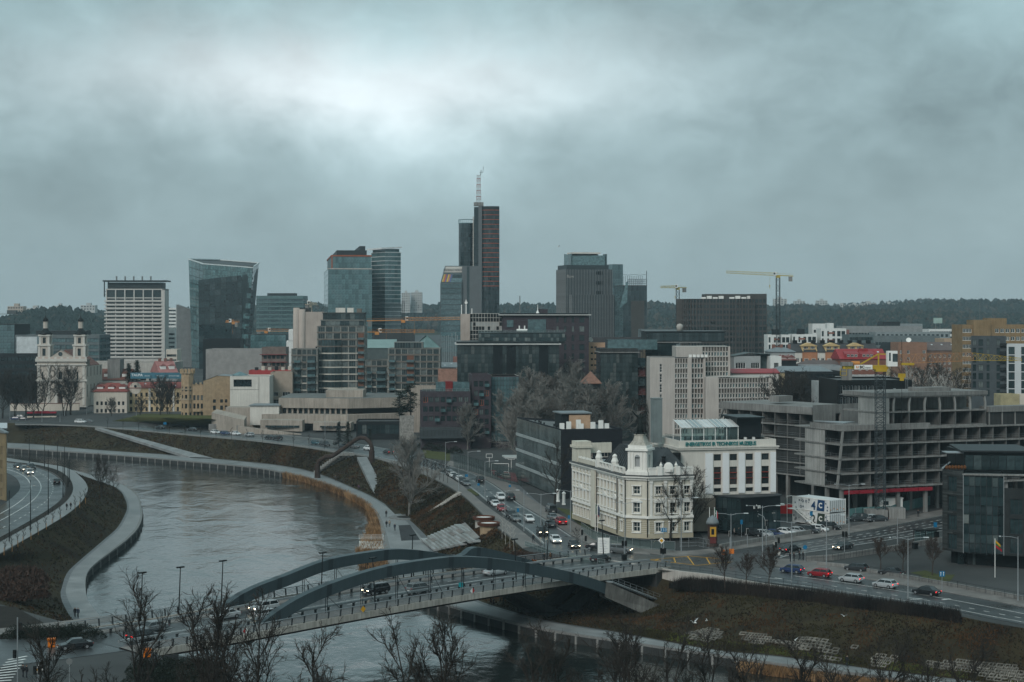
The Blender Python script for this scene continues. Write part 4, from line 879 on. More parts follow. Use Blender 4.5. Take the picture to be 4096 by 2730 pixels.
def house(name,label,pxL,pxC,pxR,D,a,eave,ridge,m,rm,front=None,side=None,dep=None,hip=0.0,ax='x',z0=None,dorm=0,chim=0,group=None,cat='house',dm=None,gend=False,skyl=0,right=None):
 P,Lx,Ly=corner(pxL,pxC,pxR,D,a,dep);zb=zg(*P)if z0 is None else z0;H=ZD(eave,D)-zb;rh=ZD(ridge,D)-ZD(eave,D)
 r=thing(name,label,cat,(*P,zb),R(a),group);mb=MB();poly=rect(Lx,Ly)
 for i,sp in enumerate((front,right,None,side)):
  A,B=poly[i],poly[(i+1)%4];L=math.dist(A,B);q=sp(L,H)if callable(sp)else sp
  wall(mb,r,A,B,0,H,*(q[:2]if q else()),win=q[2]if q else None)
 if hip<.5:
  if ax=='x':
   for x,s in((0,1),(Lx,-1)):mb.face([(x,0,H),(x,Ly,H),(x,Ly/2,H+rh)][::s])
  else:
   for y,s in((0,1),(Ly,-1)):mb.face([(0,y,H),(Lx,y,H),(Lx/2,y,H+rh)][::s])
 mb.build('wall',m,r)
 rf=gable_roof(MB(),0,Lx,0,Ly,H+.02,rh,ax,.4,hip).build('roof',rm,r)
 for i in range(dorm):
  x=Lx*(i+.5)/dorm;y=Ly*.12;z=H+rh*.24;w=1.3;d=MB();d.box(x-w,x+w,y,Ly*.5,z,z+rh*.38);dd=d.build('dormer',dm or whitem,rf)
  gable_roof(MB(),x-w,x+w,y,Ly*.5,z+rh*.38+.02,.9,'y',.2).build('dormer_roof',rm,rf);ob('dormer_window',winmesh(1.3,1.3,2),rf,(x,y-.05,z+.25))
 for i in range(chim):x=Lx*(i+.5)/chim+.6;MB().cbox(x,Ly*.5,H+rh*.6,1.2,.9,rh*.4+1.3).build('chimney',mat('brick_chimney',(.2,.1,.08),.8),rf)
 for i in range(skyl):
  x=Lx*(i+.6)/(skyl+.3);t=.3+.3*(i%2);y=Ly*.5*t;z=H+rh*t;s=rh/(Ly*.5);MB().face([(x-.4,y,z+.12),(x+.4,y,z+.12),(x+.4,y+.8,z+.12+.8*s),(x-.4,y+.8,z+.12+.8*s)]).build('skylight',mat('skylight_glass',(.5,.53,.55),.15),rf)
 return r,Lx,Ly,H,rh
cream=mat('cream_render',(.56,.50,.43),.8,.1,.2,streak=.15)
creamlt=mat('pale_render',(.60,.57,.52),.8,.1,.2,streak=.15)
yel=mat('ochre_render',(.50,.38,.23),.8,.12,.2,streak=.12)
tan=mat('tan_concrete',(.40,.34,.30),.8,.12,.2,streak=.15)
buff=mat('buff_brick',(.37,.27,.175),.85,.2,.8,.2,12,streak=.15)
purp=mat('purple_brick',(.055,.045,.053),.75,.2,.8,.15,14)
greyr=mat('grey_render',(.30,.31,.31),.7,.1,.2)
dkr=mat('charcoal_cladding',(.015,.018,.02),.6,.15,.3)
whr=mat('white_render',(.66,.66,.64),.7,.08,.2,streak=.12)
DW=dict(nx=2,fm=darkgrey,fw=.08);WW=dict(nx=2,fm=whitem,fw=.09);DA=dict(nx=2,fm=darkgrey,fw=.08,gm=GLA)
curtain_box('dark_green_glass_block','dark green glass block cut off by the left edge',-60,-60,58,930,0,1298,8,3.4,GLB,dkr,dep=30)
striped('long_grey_office','long low grey glass office behind the church towers',60,397,900,1340,6,mat('slate_panel',(.12,.14,.145),.6),darkgrey,25,0,3.6)
box_house('white_panel_building','white flat-roofed building with tall blank panels left of the church','building',66,66,148,890,0,1348,mat('white_panel',(.5,.53,.54),.6),grid(3,3,8.5,1,7,dict(nx=1,fm=darkgrey,gm=GLB,fw=.1),rows=1),dep=16)
def arena():
 D=1010;r=thing('sports_arena','white dish-shaped arena roof between the church and the hotel','arena',(XD(398,D),D+16,14));MB().lathe([(15,0),(15,4.2)],28,mi=0).build('drum',dkr,r)
 MB().lathe([(15.6,4.2),(17.6,6.2),(14,8.2),(8,9.6),(2,10)],32).build('roof',whitem,r,True)
arena()
box_house('black_glass_hall','black low-rise block left of the church above the bare trees','building',-60,-60,150,830,2,1418,dkr,grid(14,2.0,3.6,1,1.9,dict(nx=1,fm=dkr,gm=GLD,fw=.05)),dep=20)
box_house('beige_podium','low beige podium at the foot of the concrete hotel','building',300,340,700,830,2,1450,conclt,grid(10,3,4.2,1.2,1.6,DW,rows=2),dep=25)
box_house('grey_rooftop_block','small grey plant block behind the church roof','building',420,430,480,800,2,1438,conc,None,dep=10)
for i,(p0,p1,D,t,m,lb)in enumerate(((664,706,1500,1232,whr,'white housing far behind the hotel, right of it'),(668,700,1250,1312,whr,'small white block between hotel and ribbed slab'),(664,708,1050,1398,cream,'cream low block under the white housing'),(350,410,1800,1290,whr,'scattered white villas left of the hotel'),(300,345,1700,1302,greyr,'grey villas on the slope left of the hotel'))):
 box_house('distant_house',lb,'house',p0,p0,p1,D,0,t,m,grid(5,1.6,3.2,.9,1.5,dict(nx=1,fw=0)),dep=14)
def church():
 D=759;zb=10.1;P=(XD(148,D),D);r=thing('baroque_church','pale baroque church with two bell towers and dark onion tops','church',(*P,zb));w=XD(344,D)-P[0];px=lambda q:XD(q,D)-P[0];zz=lambda q:ZD(q,D)-zb
 H=zz(1440);mb=MB();trim=mat('church_trim',(.50,.475,.435),.8,.08,.3);wl=mat('church_wall',(.46,.41,.36),.8,.1,.2,streak=.15)
 wall(mb,r,(0,0),(w,0),0,H,[(px(167),px(173)),(px(233),px(249)),(px(306),px(313))],[(zz(1520),zz(1489))],win=dict(nx=1,nz=2,fm=blackm,gm=GLD,fw=.1),dep=.6)
 wall(mb,r,(w,0),(w,30),0,H-3,even(30,5,1.2),[(zz(1590),zz(1540)),(zz(1508),zz(1470))],win=dict(nx=1,nz=3,fm=darkgrey,fw=.08));wall(mb,r,(0,30),(0,0),0,H-3);wall(mb,r,(w,30),(0,30),0,H-3);mb.face([(0,0,H),(w,0,H),(w,7,H),(0,7,H)]);mb.face([(w,7,H-3.1),(0,7,H-3.1),(0,7,H),(w,7,H)])
 mb.build('wall',wl,r)
 for q in(150,191,220,271,291,330):
  x=px(q);MB().box(x,x+1.1,-.35,-.003,.5,zz(1526)).build('pilaster',trim,r);MB().box(x,x+1.1,-.35,-.003,zz(1522),zz(1468)).build('pilaster',trim,r);MB().box(x-.25,x+1.35,-.5,-.003,zz(1468),zz(1464)).build('capital',trim,r)
 for q,h in((1526,.8),(1462,.5),(1447,.9),(1441,.7)):MB().box(-.6,w+.6,-.8-.02*h,.15,zz(q)-.001*q%.01,zz(q)+h).build('cornice',trim,r)
 MB().box(-.3,w+.3,-.4,-.002,zz(1438),zz(1428)).build('parapet',trim,r)
 for q in range(8):MB().box(.7+q*w/8,.7+q*w/8+1.7,-.46,-.41,zz(1436),zz(1430)).build('parapet_panel',mat('pinkish_panel',(.45,.33,.28),.8),r)
 f=MB();a,b,t=(px(203),zz(1428)),(px(290),zz(1428)),(px(241),zz(1402));f.face([(a[0],.3,a[1]),(b[0],.3,b[1]),(t[0],.3,t[1])]);f.face([(b[0],.9,b[1]),(a[0],.9,a[1]),(t[0],.9,t[1])])
 for u,v in((a,t),(t,b)):f.loft([[(u[0],-.1,u[1]+.3),(v[0],-.1,v[1]+.3)],[(u[0],1,u[1]+.3),(v[0],1,v[1]+.3)]])
 f.build('pediment',wl,r);MB().lathe([(1.0,0),(1.0,.12)],14).build('oculus',GLD,r,rot=(R(90),0,0),loc=(t[0],.28,zz(1417)))
 MB().bar((t[0],.5,t[1]),(t[0],.5,t[1]+2),.18).bar((t[0]-.6,.5,t[1]+1.4),(t[0]+.6,.5,t[1]+1.4),.16).build('cross',blackm,r)
 MB().box(px(233)+.0,px(249),-.3,-.1,.6,zz(1568)).build('door',mat('brown_door',(.05,.035,.03),.6),r);MB().box(px(228),px(254),-.6,-.003,zz(1566),zz(1562)).build('door_hood',trim,r);MB().lathe([(.9,0),(.9,.1)],14).build('oculus',GLD,r,rot=(R(90),0,0),loc=(px(241),-.05,zz(1544)))
 MB().box(px(224),px(258),-4,-.6,0,.6).box(px(227),px(255),-3,-.61,.6,1.1).build('steps',conc,r)
 for x0,x1 in((150,200),(291,341)):
  a,b=px(x0),px(x1);c=(a+b)/2;s=(b-a)/2;tw=MB();z1,z2,z3=zz(1430),zz(1383),zz(1344)
  tower=tag(ob('bell_tower',None,r),'','')if 0 else ob('bell_tower',None,r)
  def stage(h,za,zc,ow,oh):
   m2=MB();pts=[(c-h,3-h),(c+h,3-h),(c+h,3+h),(c-h,3+h)]
   for i in range(4):wall(m2,tower,pts[i],pts[(i+1)%4],za,zc,[(h-ow/2,h+ow/2)],[(za+(zc-za)*.12,za+(zc-za)*.12+oh)],win=dict(nx=1,fm=blackm,gm=GLD,fw=.08),dep=.5)
   m2 .build('tower_stage',wl,tower)
   for i,(dx,dy)in enumerate(((-1,-1),(1,-1),(1,1),(-1,1))):MB().cbox(c+dx*h*.86,3+dy*h*.86,za,h*.42,h*.42,zc-za-.2).build('corner_pilaster',trim,tower)
   MB().cbox(c,3,zc-.2,h*2+1.0,h*2+1.0,.7).build('cornice',trim,tower)
  stage(s*.92,z1,z2,1.5,(z2-z1)*.62);stage(s*.78,z2+.5,z3,1.4,(z3-z2)*.6)
  k=s*1.0;MB().lathe([(k*1.05,z3+.4),(k*1.1,z3+1.0),(k*.8,z3+2.0),(k*.5,z3+2.8),(k*.42,z3+3.4)],10,(c,3)).build('dome',blackm,tower,True)
  MB().lathe([(k*.4,z3+3.4),(k*.4,z3+6.4),(k*.52,z3+6.6)],8,(c,3)).build('lantern',wl,tower);MB().lathe([(k*.5,z3+6.6),(k*.42,z3+7.6),(k*.12,z3+8.4),(.08,z3+9.6),(.06,z3+12.6)],8,(c,3)).build('spire',blackm,tower,True);MB().bar((c-.5,3,z3+11.6),(c+.5,3,z3+11.6),.12).build('cross',blackm,tower)
 gable_roof(MB(),2,w-2,7,30,H-3,7.5,'y',.6).build('nave_roof',redtile,r)
 MB().prism(rect(12,10),0,6.5).build('side_chapel',creamlt,r,loc=(w+.02,8,0));gable_roof(MB(),0,12,0,10,6.52,4,'x',.3,3).build('chapel_roof',mat('brown_tiles',(.16,.10,.085),.75),r,loc=(w+.02,8,0))
church()
def wall_run(name,label,pts,h,t,m,cap=None,cat='wall'):
 a=Vector((*pts[0],zg(*pts[0])));r=thing(name,label,cat,a);q=[Vector((*p,zg(*p)))-a for p in pts]
 for u,v in zip(q,q[1:]):MB().bar(u+Vector((0,0,h/2)),v+Vector((0,0,h/2)),t,h).build('wall_length',m,r);cap and MB().bar(u+Vector((0,0,h+.12)),v+Vector((0,0,h+.12)),t+.3,.2).build('coping',cap,r)
 return r
wall_run('churchyard_wall','cream churchyard wall with tiled coping below the church',[(XD(q,738),738)for q in(40,90,270,318)],3.4,.6,cream,redtile)
house('long_monastery_wing','long white wing with red tiled roof and white dormers behind the church',368,368,512,800,-3,1520,1478,creamlt,redtile,grid(9,1.1,3.4,1,1.7,DW),dep=16,dorm=4,z0=12)
house('cream_tiled_house','cream two-storey house with red hipped roof and three dormers',372,375,507,722,2,1566,1535,cream,mat('red_tiles_bright',(.215,.06,.05),.7,.2,.6,.3,6),grid(7,1.0,3.3,.9,1.6,DW,rows=2),dep=13,hip=5,dorm=3,z0=8.6)
r,Lx,Ly,H,rh=house('ochre_gabled_house','ochre house with round gables below the blue banner',505,508,727,728,2,1552,1532,yel,mat('red_tiles_bright',(.215,.06,.05),.7,.2,.6,.3,6),grid(10,1.0,3.2,.9,1.7,dict(nx=2,fm=darkgrey,fw=.08,sill=1),rows=3),dep=14,z0=9,skyl=5)
for x in(3.7,15):
 MB().tube([(x,-.1,0),(x,.5,0)],2.6,18).build('round_gable',cream,r,loc=(0,-.15,H-.2));MB().lathe([(.6,0),(.6,.1)],12).build('oculus',GLD,r,rot=(R(90),0,0),loc=(x,-.28,H+.7))
for x in(-.1,9.5,20):MB().box(x,x+.8,-.3,-.003,0,H).build('pilaster',creamlt,r)
def banner():
 D=720;x0,x1=XD(513,D),XD(727,D);z1,z0=ZD(1493,D),ZD(1517,D);r=thing('roof_banner','long blue banner lettered TAUPA standing on the ochre house roof','banner',(x0,D+4,z0))
 MB().box(0,x1-x0,0,.3,0,z1-z0).build('board',mat('banner_blue',(.055,.15,.2),.6,.08),r);MB().box(-.5,x1-x0+.3,-.2,.5,-1.4,-1.15).build('frame',darkgrey,r)
 for i in range(9):x=.5+(x1-x0-1)*i/8;MB().bar((x,.4,-3.2),(x,.4,z1-z0),.15).build('frame_post',darkgrey,r)
 ht=mat('banner_white',(.72,.76,.78),.6);q=mat('banner_pale',(.36,.46,.5),.6)
 text('TAUPA',1.55,ht,r,(.5,-.06,1.05),(R(90),0,0),align='LEFT',ext=.03,bold=.03,sx=1.0);text('#ENERGETIKOS UGDYMAS',.42,q,r,(.5,-.06,.4),(R(90),0,0),align='LEFT',ext=.02)if 0 else None
 for i,s in enumerate(('#taupau','#taupuvisi','#taupauenergija')):text(s,.72,ht if i<9 else q,r,(6.3+i*5.3,-.06,1.05),(R(90),0,0),align='LEFT',ext=.02)
banner()
house('grey_gable_house','grey gable-end house with pink sheet roof and dormers above the blue banner',531,640,709,770,28,1491,1447,greyr,mat('pink_sheet_roof',(.33,.15,.14),.6,.2,.4),None,None,dep=15,ax='y' if 0 else 'x',dorm=2,chim=3,z0=12)
def brick_castle():
 D=690;P=(XD(770,D),D);zb=8.4;r=thing('crenellated_brick_house','buff brick house with crenellated corner tower and pointed windows','house',(*P,zb));zz=lambda q:ZD(q,D)-zb;X=lambda q:XD(q,D)-P[0]
 mb=MB();x1=X(815);a=X(724)
 wall(mb,r,(0,0),(x1,0),0,zz(1535),even(x1,3,.9),stor(.8,3.5,3,.5,2.1),win=dict(nx=2,nz=2,fm=darkgrey,fw=.07));wall(mb,r,(x1,-1),(X(920),2.5),0,zz(1525),[(4.0,5.2),(7,8.2),(9,10)],[(4.2,6.0),(7.2,8.6)],win=dict(nx=1,fm=darkgrey,fw=.1));mb.face([(x1,0,0),(x1,-1,0),(x1,-1,zz(1525)),(x1,0,zz(1525))]);mb.face([(0,0,zz(1535)),(x1,0,zz(1535)),(x1,12,zz(1535)),(0,12,zz(1535))])
 b=X(920);mb.face([(x1,-1,zz(1525)),(b,2.5,zz(1525)),(b,2.5,zz(1507)),(X(868),.8,zz(1504))]);mb.face([(b,2.5,0),(b,16,0),(b,16,zz(1507)),(b,2.5,zz(1507))]);mb.build('wall',buff,r)
 MB().face([(x1-.3,-1.3,zz(1524)),(X(868),.5,zz(1503)),(X(868),16,zz(1503)),(x1-.3,14,zz(1524))]).face([(X(868),.5,zz(1503)),(b,2.2,zz(1506)),(b,16,zz(1506)),(X(868),16,zz(1503))]).build('roof',greyroof,r)
 t=MB();oc=[((a)/2+abs(a)/2*1.08*math.cos(R(22.5+45*i)),1.5+abs(a)/2*1.08*math.sin(R(22.5+45*i)))for i in range(8)]
 for i in range(8):wall(t,r,oc[i],oc[(i+1)%8],0,zz(1496),[(.45,1.35)],[(z,z+2.0)for z in(1.2,4.9,8.6,12.0)],win=dict(nx=1,nz=2,fm=darkgrey,fw=.08))
 t.face([(*p,zz(1496))for p in oc]);t.build('corner_tower',buff,r)
 for h in(zz(1496),zz(1560),zz(1600)):MB().prism([(p[0]*1.0+(p[0]-a/2)*.12,p[1]+(p[1]-1.5)*.12)for p in oc],h,h+.5).build('string_course',mat('stone_course',(.33,.27,.2),.8),r)
 for i in range(12):an=R(30*i);MB().cbox(a/2+abs(a)*.58*math.cos(an),1.5+abs(a)*.58*math.sin(an),zz(1495),.7,.7,1.9).build('merlon',buff,r)
 for x in(0.6,2.4,4.3):MB().lathe([(.5,zz(1537)),(.45,zz(1528)),(.1,zz(1517)),(.03,zz(1512))],6,(x,-.2)).build('pinnacle',mat('dark_pinnacle',(.07,.075,.075),.6),r)
 MB().box(.3,3.6,-1.4,-.003,3.6,4.0).box(.3,3.6,-1.4,-1.25,4.0,4.9).build('balcony',buff,r)
brick_castle()
def white_gallery():
 D=672;P,Lx,Ly=corner(920,920,1078,D,3,18);zb=8.5;H=ZD(1506,D)-zb
 r=thing('white_cube_annex','plain white cube building with one wide window beside the brick house','building',(*P,zb),R(3));mb=MB();x=lambda q:hit(P,R(3),q)
 wall(mb,r,(0,0),(Lx,0),0,H,[(x(934),x(1007))],[(ZD(1548,D)-zb,ZD(1519,D)-zb)],win=dict(nx=1,fm=darkgrey,gm=GLD,fw=.1),dep=.5)
 for A,B in(((Lx,0),(Lx,Ly)),((Lx,Ly),(0,Ly)),((0,Ly),(0,0))):wall(mb,r,A,B,0,H)
 mb.build('wall',creamlt,r);flat_roof(r,rect(Lx,Ly),H,pm=creamlt);MB().box(0,x(1035),-.06,-.003,ZD(1560,D)-zb,ZD(1559,D)-zb).box(x(1035),x(1035)+.12,-.06,-.003,0,H-.2).build('panel_joint',concdk,r)
 MB().lathe([(4,H),(.1,H+1.6)],4,(3,9)).build('glass_pyramid',GLT,r)
white_gallery()
box_house('grey_frame_office','grey stone office with tall dark window strips below the slanted tower','building',823,823,1047,790,3,1398,mat('grey_stone',(.27,.26,.25),.8),grid(9,1.7,16,1.5,8.5,dict(nx=2,nz=4,fm=dkr,gm=GLD,fw=.12),rows=1),dep=22,z0=10)
box_house('dark_set_back_block','dark set-back office roof with two white flues','building',806,812,960,830,3,1357,dkr,None,dep=18,z0=12)
curtain_box('low_glass_block','low teal glass block between slanted tower and beige tower',1000,1003,1143,930,2,1338,9,3.6,GLT,dep=20)
r,Lx,Ly,H=box_house('unfinished_concrete_house','unfinished raw concrete upper floors under scaffold nets','building',1045,1047,1143,740,2,1390,mat('raw_brown_concrete',(.17,.135,.12),.9,.3,.4),grid(5,1.4,3.2,.9,1.5,dict(nx=1,fw=0,gm=GLD)),dep=14)
for z in(H-3.4,H-6.8):MB().box(-.8,Lx+.8,-1.2,-.01,z,z+.3).build('scaffold_deck',mat('red_deck',(.2,.05,.05),.7),r)
r,Lx,Ly,H=box_house('red_roofed_terrace','row of low houses with bright red roof sheets below the unfinished house','house',990,995,1168,720,1,1482,mat('red_wall',(.36,.05,.05),.7),None,dep=9)
for i in range(6):MB().cbox(3+i*2.9,3,H-.6,1.4,1.6,1.8+.5*(i%2)).build('chimney',cream if i%3 else dkr,r)
box_house('beige_sixties_block','small beige block with stacked brown windows beside the white cube','building',1079,1082,1170,690,2,1490,mat('beige_panel',(.33,.27,.22),.8),lambda L,H:([(.5,3.2),(5.0,8.2)],stor(.4,3.1,4,.7,1.7),dict(nx=3,fm=whitem,fw=.08)),dep=14)
def tan_block():
 D=800;P=(XD(1172,D),D);zb=12;r=thing('beige_rounded_block','beige concrete block with rounded towers and square windows','building',(*P,zb));zz=lambda q:ZD(q,D)-zb;X=lambda q:XD(q,D)-P[0];H=zz(1240);mb=MB()
 wall(mb,r,(X(1208),0),(X(1294),0),0,H-1,[(X(q),X(q)+1.2)for q in(1225,1240,1258,1272)],stor(1,3.1,8,.8,1.3),win=dict(nx=1,fm=whitem,fw=.12));wall(mb,r,(X(1294),0),(X(1294),15),0,H-1);wall(mb,r,(0,12),(0,0),0,zz(1258));wall(mb,r,(0,0),(X(1208),0),0,zz(1258),even(X(1208),2,1.2),[(6,18)],win=dict(nx=1,nz=5,fm=dkr,gm=GLD));mb.face([(0,0,zz(1258)),(X(1294),0,H-1),(X(1294),15,H-1),(0,12,zz(1258))]);mb.build('wall',tan,r)
 for q,t,w in((1186,1232,1.6),(1207,1238,1.7)):MB().lathe([(w,0),(w,zz(t))],14,(X(q),.2)).build('round_tower',tan,r,True)
 MB().box(X(1195),X(1235),2,8,H-1,H+.8).build('roof_house',concdk,r)
 r=thing('white_quarter_round','white stepped quarter-round building with pale storeys','building',(XD(1182,860),860,12));z1=ZD(1318,860)-12;w=XD(1182,860)-XD(1136,860)
 for j in range(5):
  t0,t1=j/5,(j+1)/5;x=w*math.sqrt(max(0,1-(t0)**2));MB().box(-x,0,0,14,3+(z1-3)*t0,3+(z1-3)*t1-.5).box(-x*.97,0,.4,14,3+(z1-3)*t1-.5,3+(z1-3)*t1).build('storey',whr,r)
 MB().box(-w,0,.2,13,0,3).build('plinth',greyr,r)
tan_block()
resw=mat('olive_render',(.20,.20,.185),.75,.1,.2);resl=mat('floor_band_pale',(.50,.47,.41),.75);resd=mat('res_dark',(.065,.07,.066),.7);resb=mat('brown_panelling',(.15,.125,.105),.75);rust2=mat('rust_panel',(.16,.075,.05),.7)
def res_block(name,label,D,x0,x1,top,bands,nx,curve=None,zb=9.5,dep=14,a=0,balc=None,low=None,w=.82):

 P=(XD(x0,D),D);H=ZD(top,D)-zb;Lx=XD(x1,D)-P[0];r=thing(name,label,'apartment block',(*P,zb),R(a));fl=2.95;n=int(H/fl);z0=H-n*fl;mb=MB()
 wall(mb,r,(0,0),(Lx,0),0,H,even(Lx,nx,Lx/nx*w,.3),stor(z0,fl,n,.48,2.3),win=dict(f=lambda ri,ci,q:dict(nx=3+(ci%2),fm=resw if(ri+ci)%3 else resd,gm=GLA,fw=.09)),dep=.3)
 wall(mb,r,(Lx,0),(Lx,dep),0,H,even(dep,3,1.8),stor(z0,fl,n,.55,2.05),win=DA);wall(mb,r,(Lx,dep),(0,dep),0,H);wall(mb,r,(0,dep),(0,0),0,H,even(dep,3,1.8),stor(z0,fl,n,.55,2.05),win=DA)
 mb.build('wall',resw,r);flat_roof(r,rect(Lx,dep),H,pm=resw)
 for j in range(n):
  MB().box(-.12,Lx+.12,-.14,-.003,z0+fl*j+.05,z0+fl*j+.42).build('floor_band',resl if j<bands else resb,r)
 for(b0,b1,kind)in(balc or()):
  for j in range(n-1):
   z=z0+fl*j;q=MB();q.box(b0*Lx,b1*Lx,-1.5,-.15,z-.1,z+.12);q.box(b0*Lx,b1*Lx,-1.5,-1.45,z+.12,z+1.05,1);q.box(b0*Lx,b0*Lx+.05,-1.44,-.15,z+.12,z+1.05,1);q.box(b1*Lx-.05,b1*Lx,-1.44,-.15,z+.12,z+1.05,1);q.build('balcony',[resd,GLB],r)
   if kind:MB().box(b0*Lx+.1,b1*Lx-.1,-.3,-.145,z+.45,z+fl-.1).build('recess_panel',rust2 if kind==2 and j%1==0 else GLD,r)
 if curve:
  c0,c1,j0,j1=curve;pts=[(c0*Lx+(c1-c0)*Lx*t,-.3-1.9*math.sin(math.pi*t))for t in[i/6 for i in range(7)]]
  for j in range(j0,j1):
   z=z0+fl*j;q=MB();q.prism(pts,z+.5,z+fl);q.build('bay_window',[GLA],r);q=MB();q.prism([(p[0],p[1]-.1)for p in pts],z,z+.5);q.build('bay_band',resl if j<bands else resb,r)
   for p in pts:MB().bar((p[0],p[1]-.04,z+.5),(p[0],p[1]-.04,z+fl),.12).build('bay_mullion',resd,r)
 return r,Lx,H,z0,fl,n
r,Lx,H,z0,fl,n=res_block('residential_tower','grey residential tower with curved glass bay and stepped top floors',700,1268,1458,1305,9,6,(.1,.52,3,10),balc=((.86,.99,2),))
for x0,x1,t,m in((1282,1458,1283,resw),(1290,1458,1254,resd)):
 X0=XD(x0,700)-XD(1268,700);z1=ZD(t,700)-9.5;zb2=H-.3 if t==1283 else ZD(1283,700)-9.5
 MB().box(X0,Lx-.4,1.2,12,zb2,z1).box(X0-.3,Lx,.8,12.4,z1,z1+.35).build('upper_storey',m,r);CNT[r.name]=100
 curtain(r,(X0,1.2),(Lx-.4,1.2),zb2+.4,z1-.1,9,1,GLA,o=.1)
for q,w in((1358,9),(1398,6)):MB().cbox(XD(q,700)-XD(1268,700),5,ZD(1253,700)-9.5,w*.45,3,2.2).build('roof_house',creamlt,r)
MB().cbox(XD(1433,700)-XD(1268,700),5,ZD(1253,700)-9.5,2,2.2,1.9).build('roof_shed',resb,r)
res_block('residential_wing','lower grey apartment wing left of the residential tower with dark balconies',695,1165,1270,1396,6,5,None,balc=((.12,.36,0),(.62,.92,1)))
res_block('stepped_apartment_block','grey apartment block with balcony stacks right of the residential tower',700,1461,1552,1440,5,4,None,balc=((.08,.3,0),(.5,.9,1)))
r,Lx,H,z0,fl,n=res_block('terraced_apartment_block','grey and white apartment block with rust-red balcony recess',697,1552,1760,1394,4,8,None,balc=((.36,.5,2),(.02,.14,0)))
MB().box(2.5,Lx*.66,2,11,H-.3,H+2.6).build('roof_storey',resw,r);CNT[r.name]=100;curtain(r,(2.6,2),(Lx*.64,2),H,H+2.4,10,1,GLA,o=.08)
for x,w in((1468,6),(1506,2.2),(1548,6)):MB().cbox(0,0,0,w,.2,2.4).build('noise_screen',mat('pale_green_panel',(.33,.38,.36),.5),None)and None if 0 else None
def roofs_centre():
 house('green_sheet_roof_hall','hall with pale green sheet roof behind the apartment blocks',1454,1456,1581,800,2,1392,1360,mat('teal_wall',(.08,.1,.1),.6),mat('green_sheet',(.19,.27,.26),.5,.1),dep=22)
 box_house('dark_site_office','dark block with rows of orange-framed windows behind the green roof','building',1488,1490,1657,905,2,1334,mat('site_dark',(.045,.05,.052),.6),grid(9,2.6,3.3,.9,1.6,dict(nx=2,fm=ocr,gm=GLT,fw=.18),rows=4),dep=16,z0=20)
 house('glass_pyramid_hall','green pyramid glass roof peeping over the apartment block',1672,1690,1757,790,20,1392,1343,dkr,mat('green_glass_roof',(.12,.19,.185),.3),dep=14,hip=5)
 house('brown_tiled_house','old house with brown tiled roof between apartment block and black glass block',1757,1758,1832,660,4,1538,1478,whr,mat('old_tiles',(.22,.12,.09),.8,.25,.8),grid(5,1.0,3.0,.8,1.6,DW),dep=14,dorm=0)
 house('light_loft_house','small house with shiny loft roof behind the brown tiled house',1760,1764,1826,720,4,1470,1452,greyr,greyroof,None,dep=12,skyl=2)
 house('beige_gable_house','beige gabled house edge beside the black glass block',1815,1818,1850,735,4,1460,1428,cream,redtile,None,dep=12)
roofs_centre()
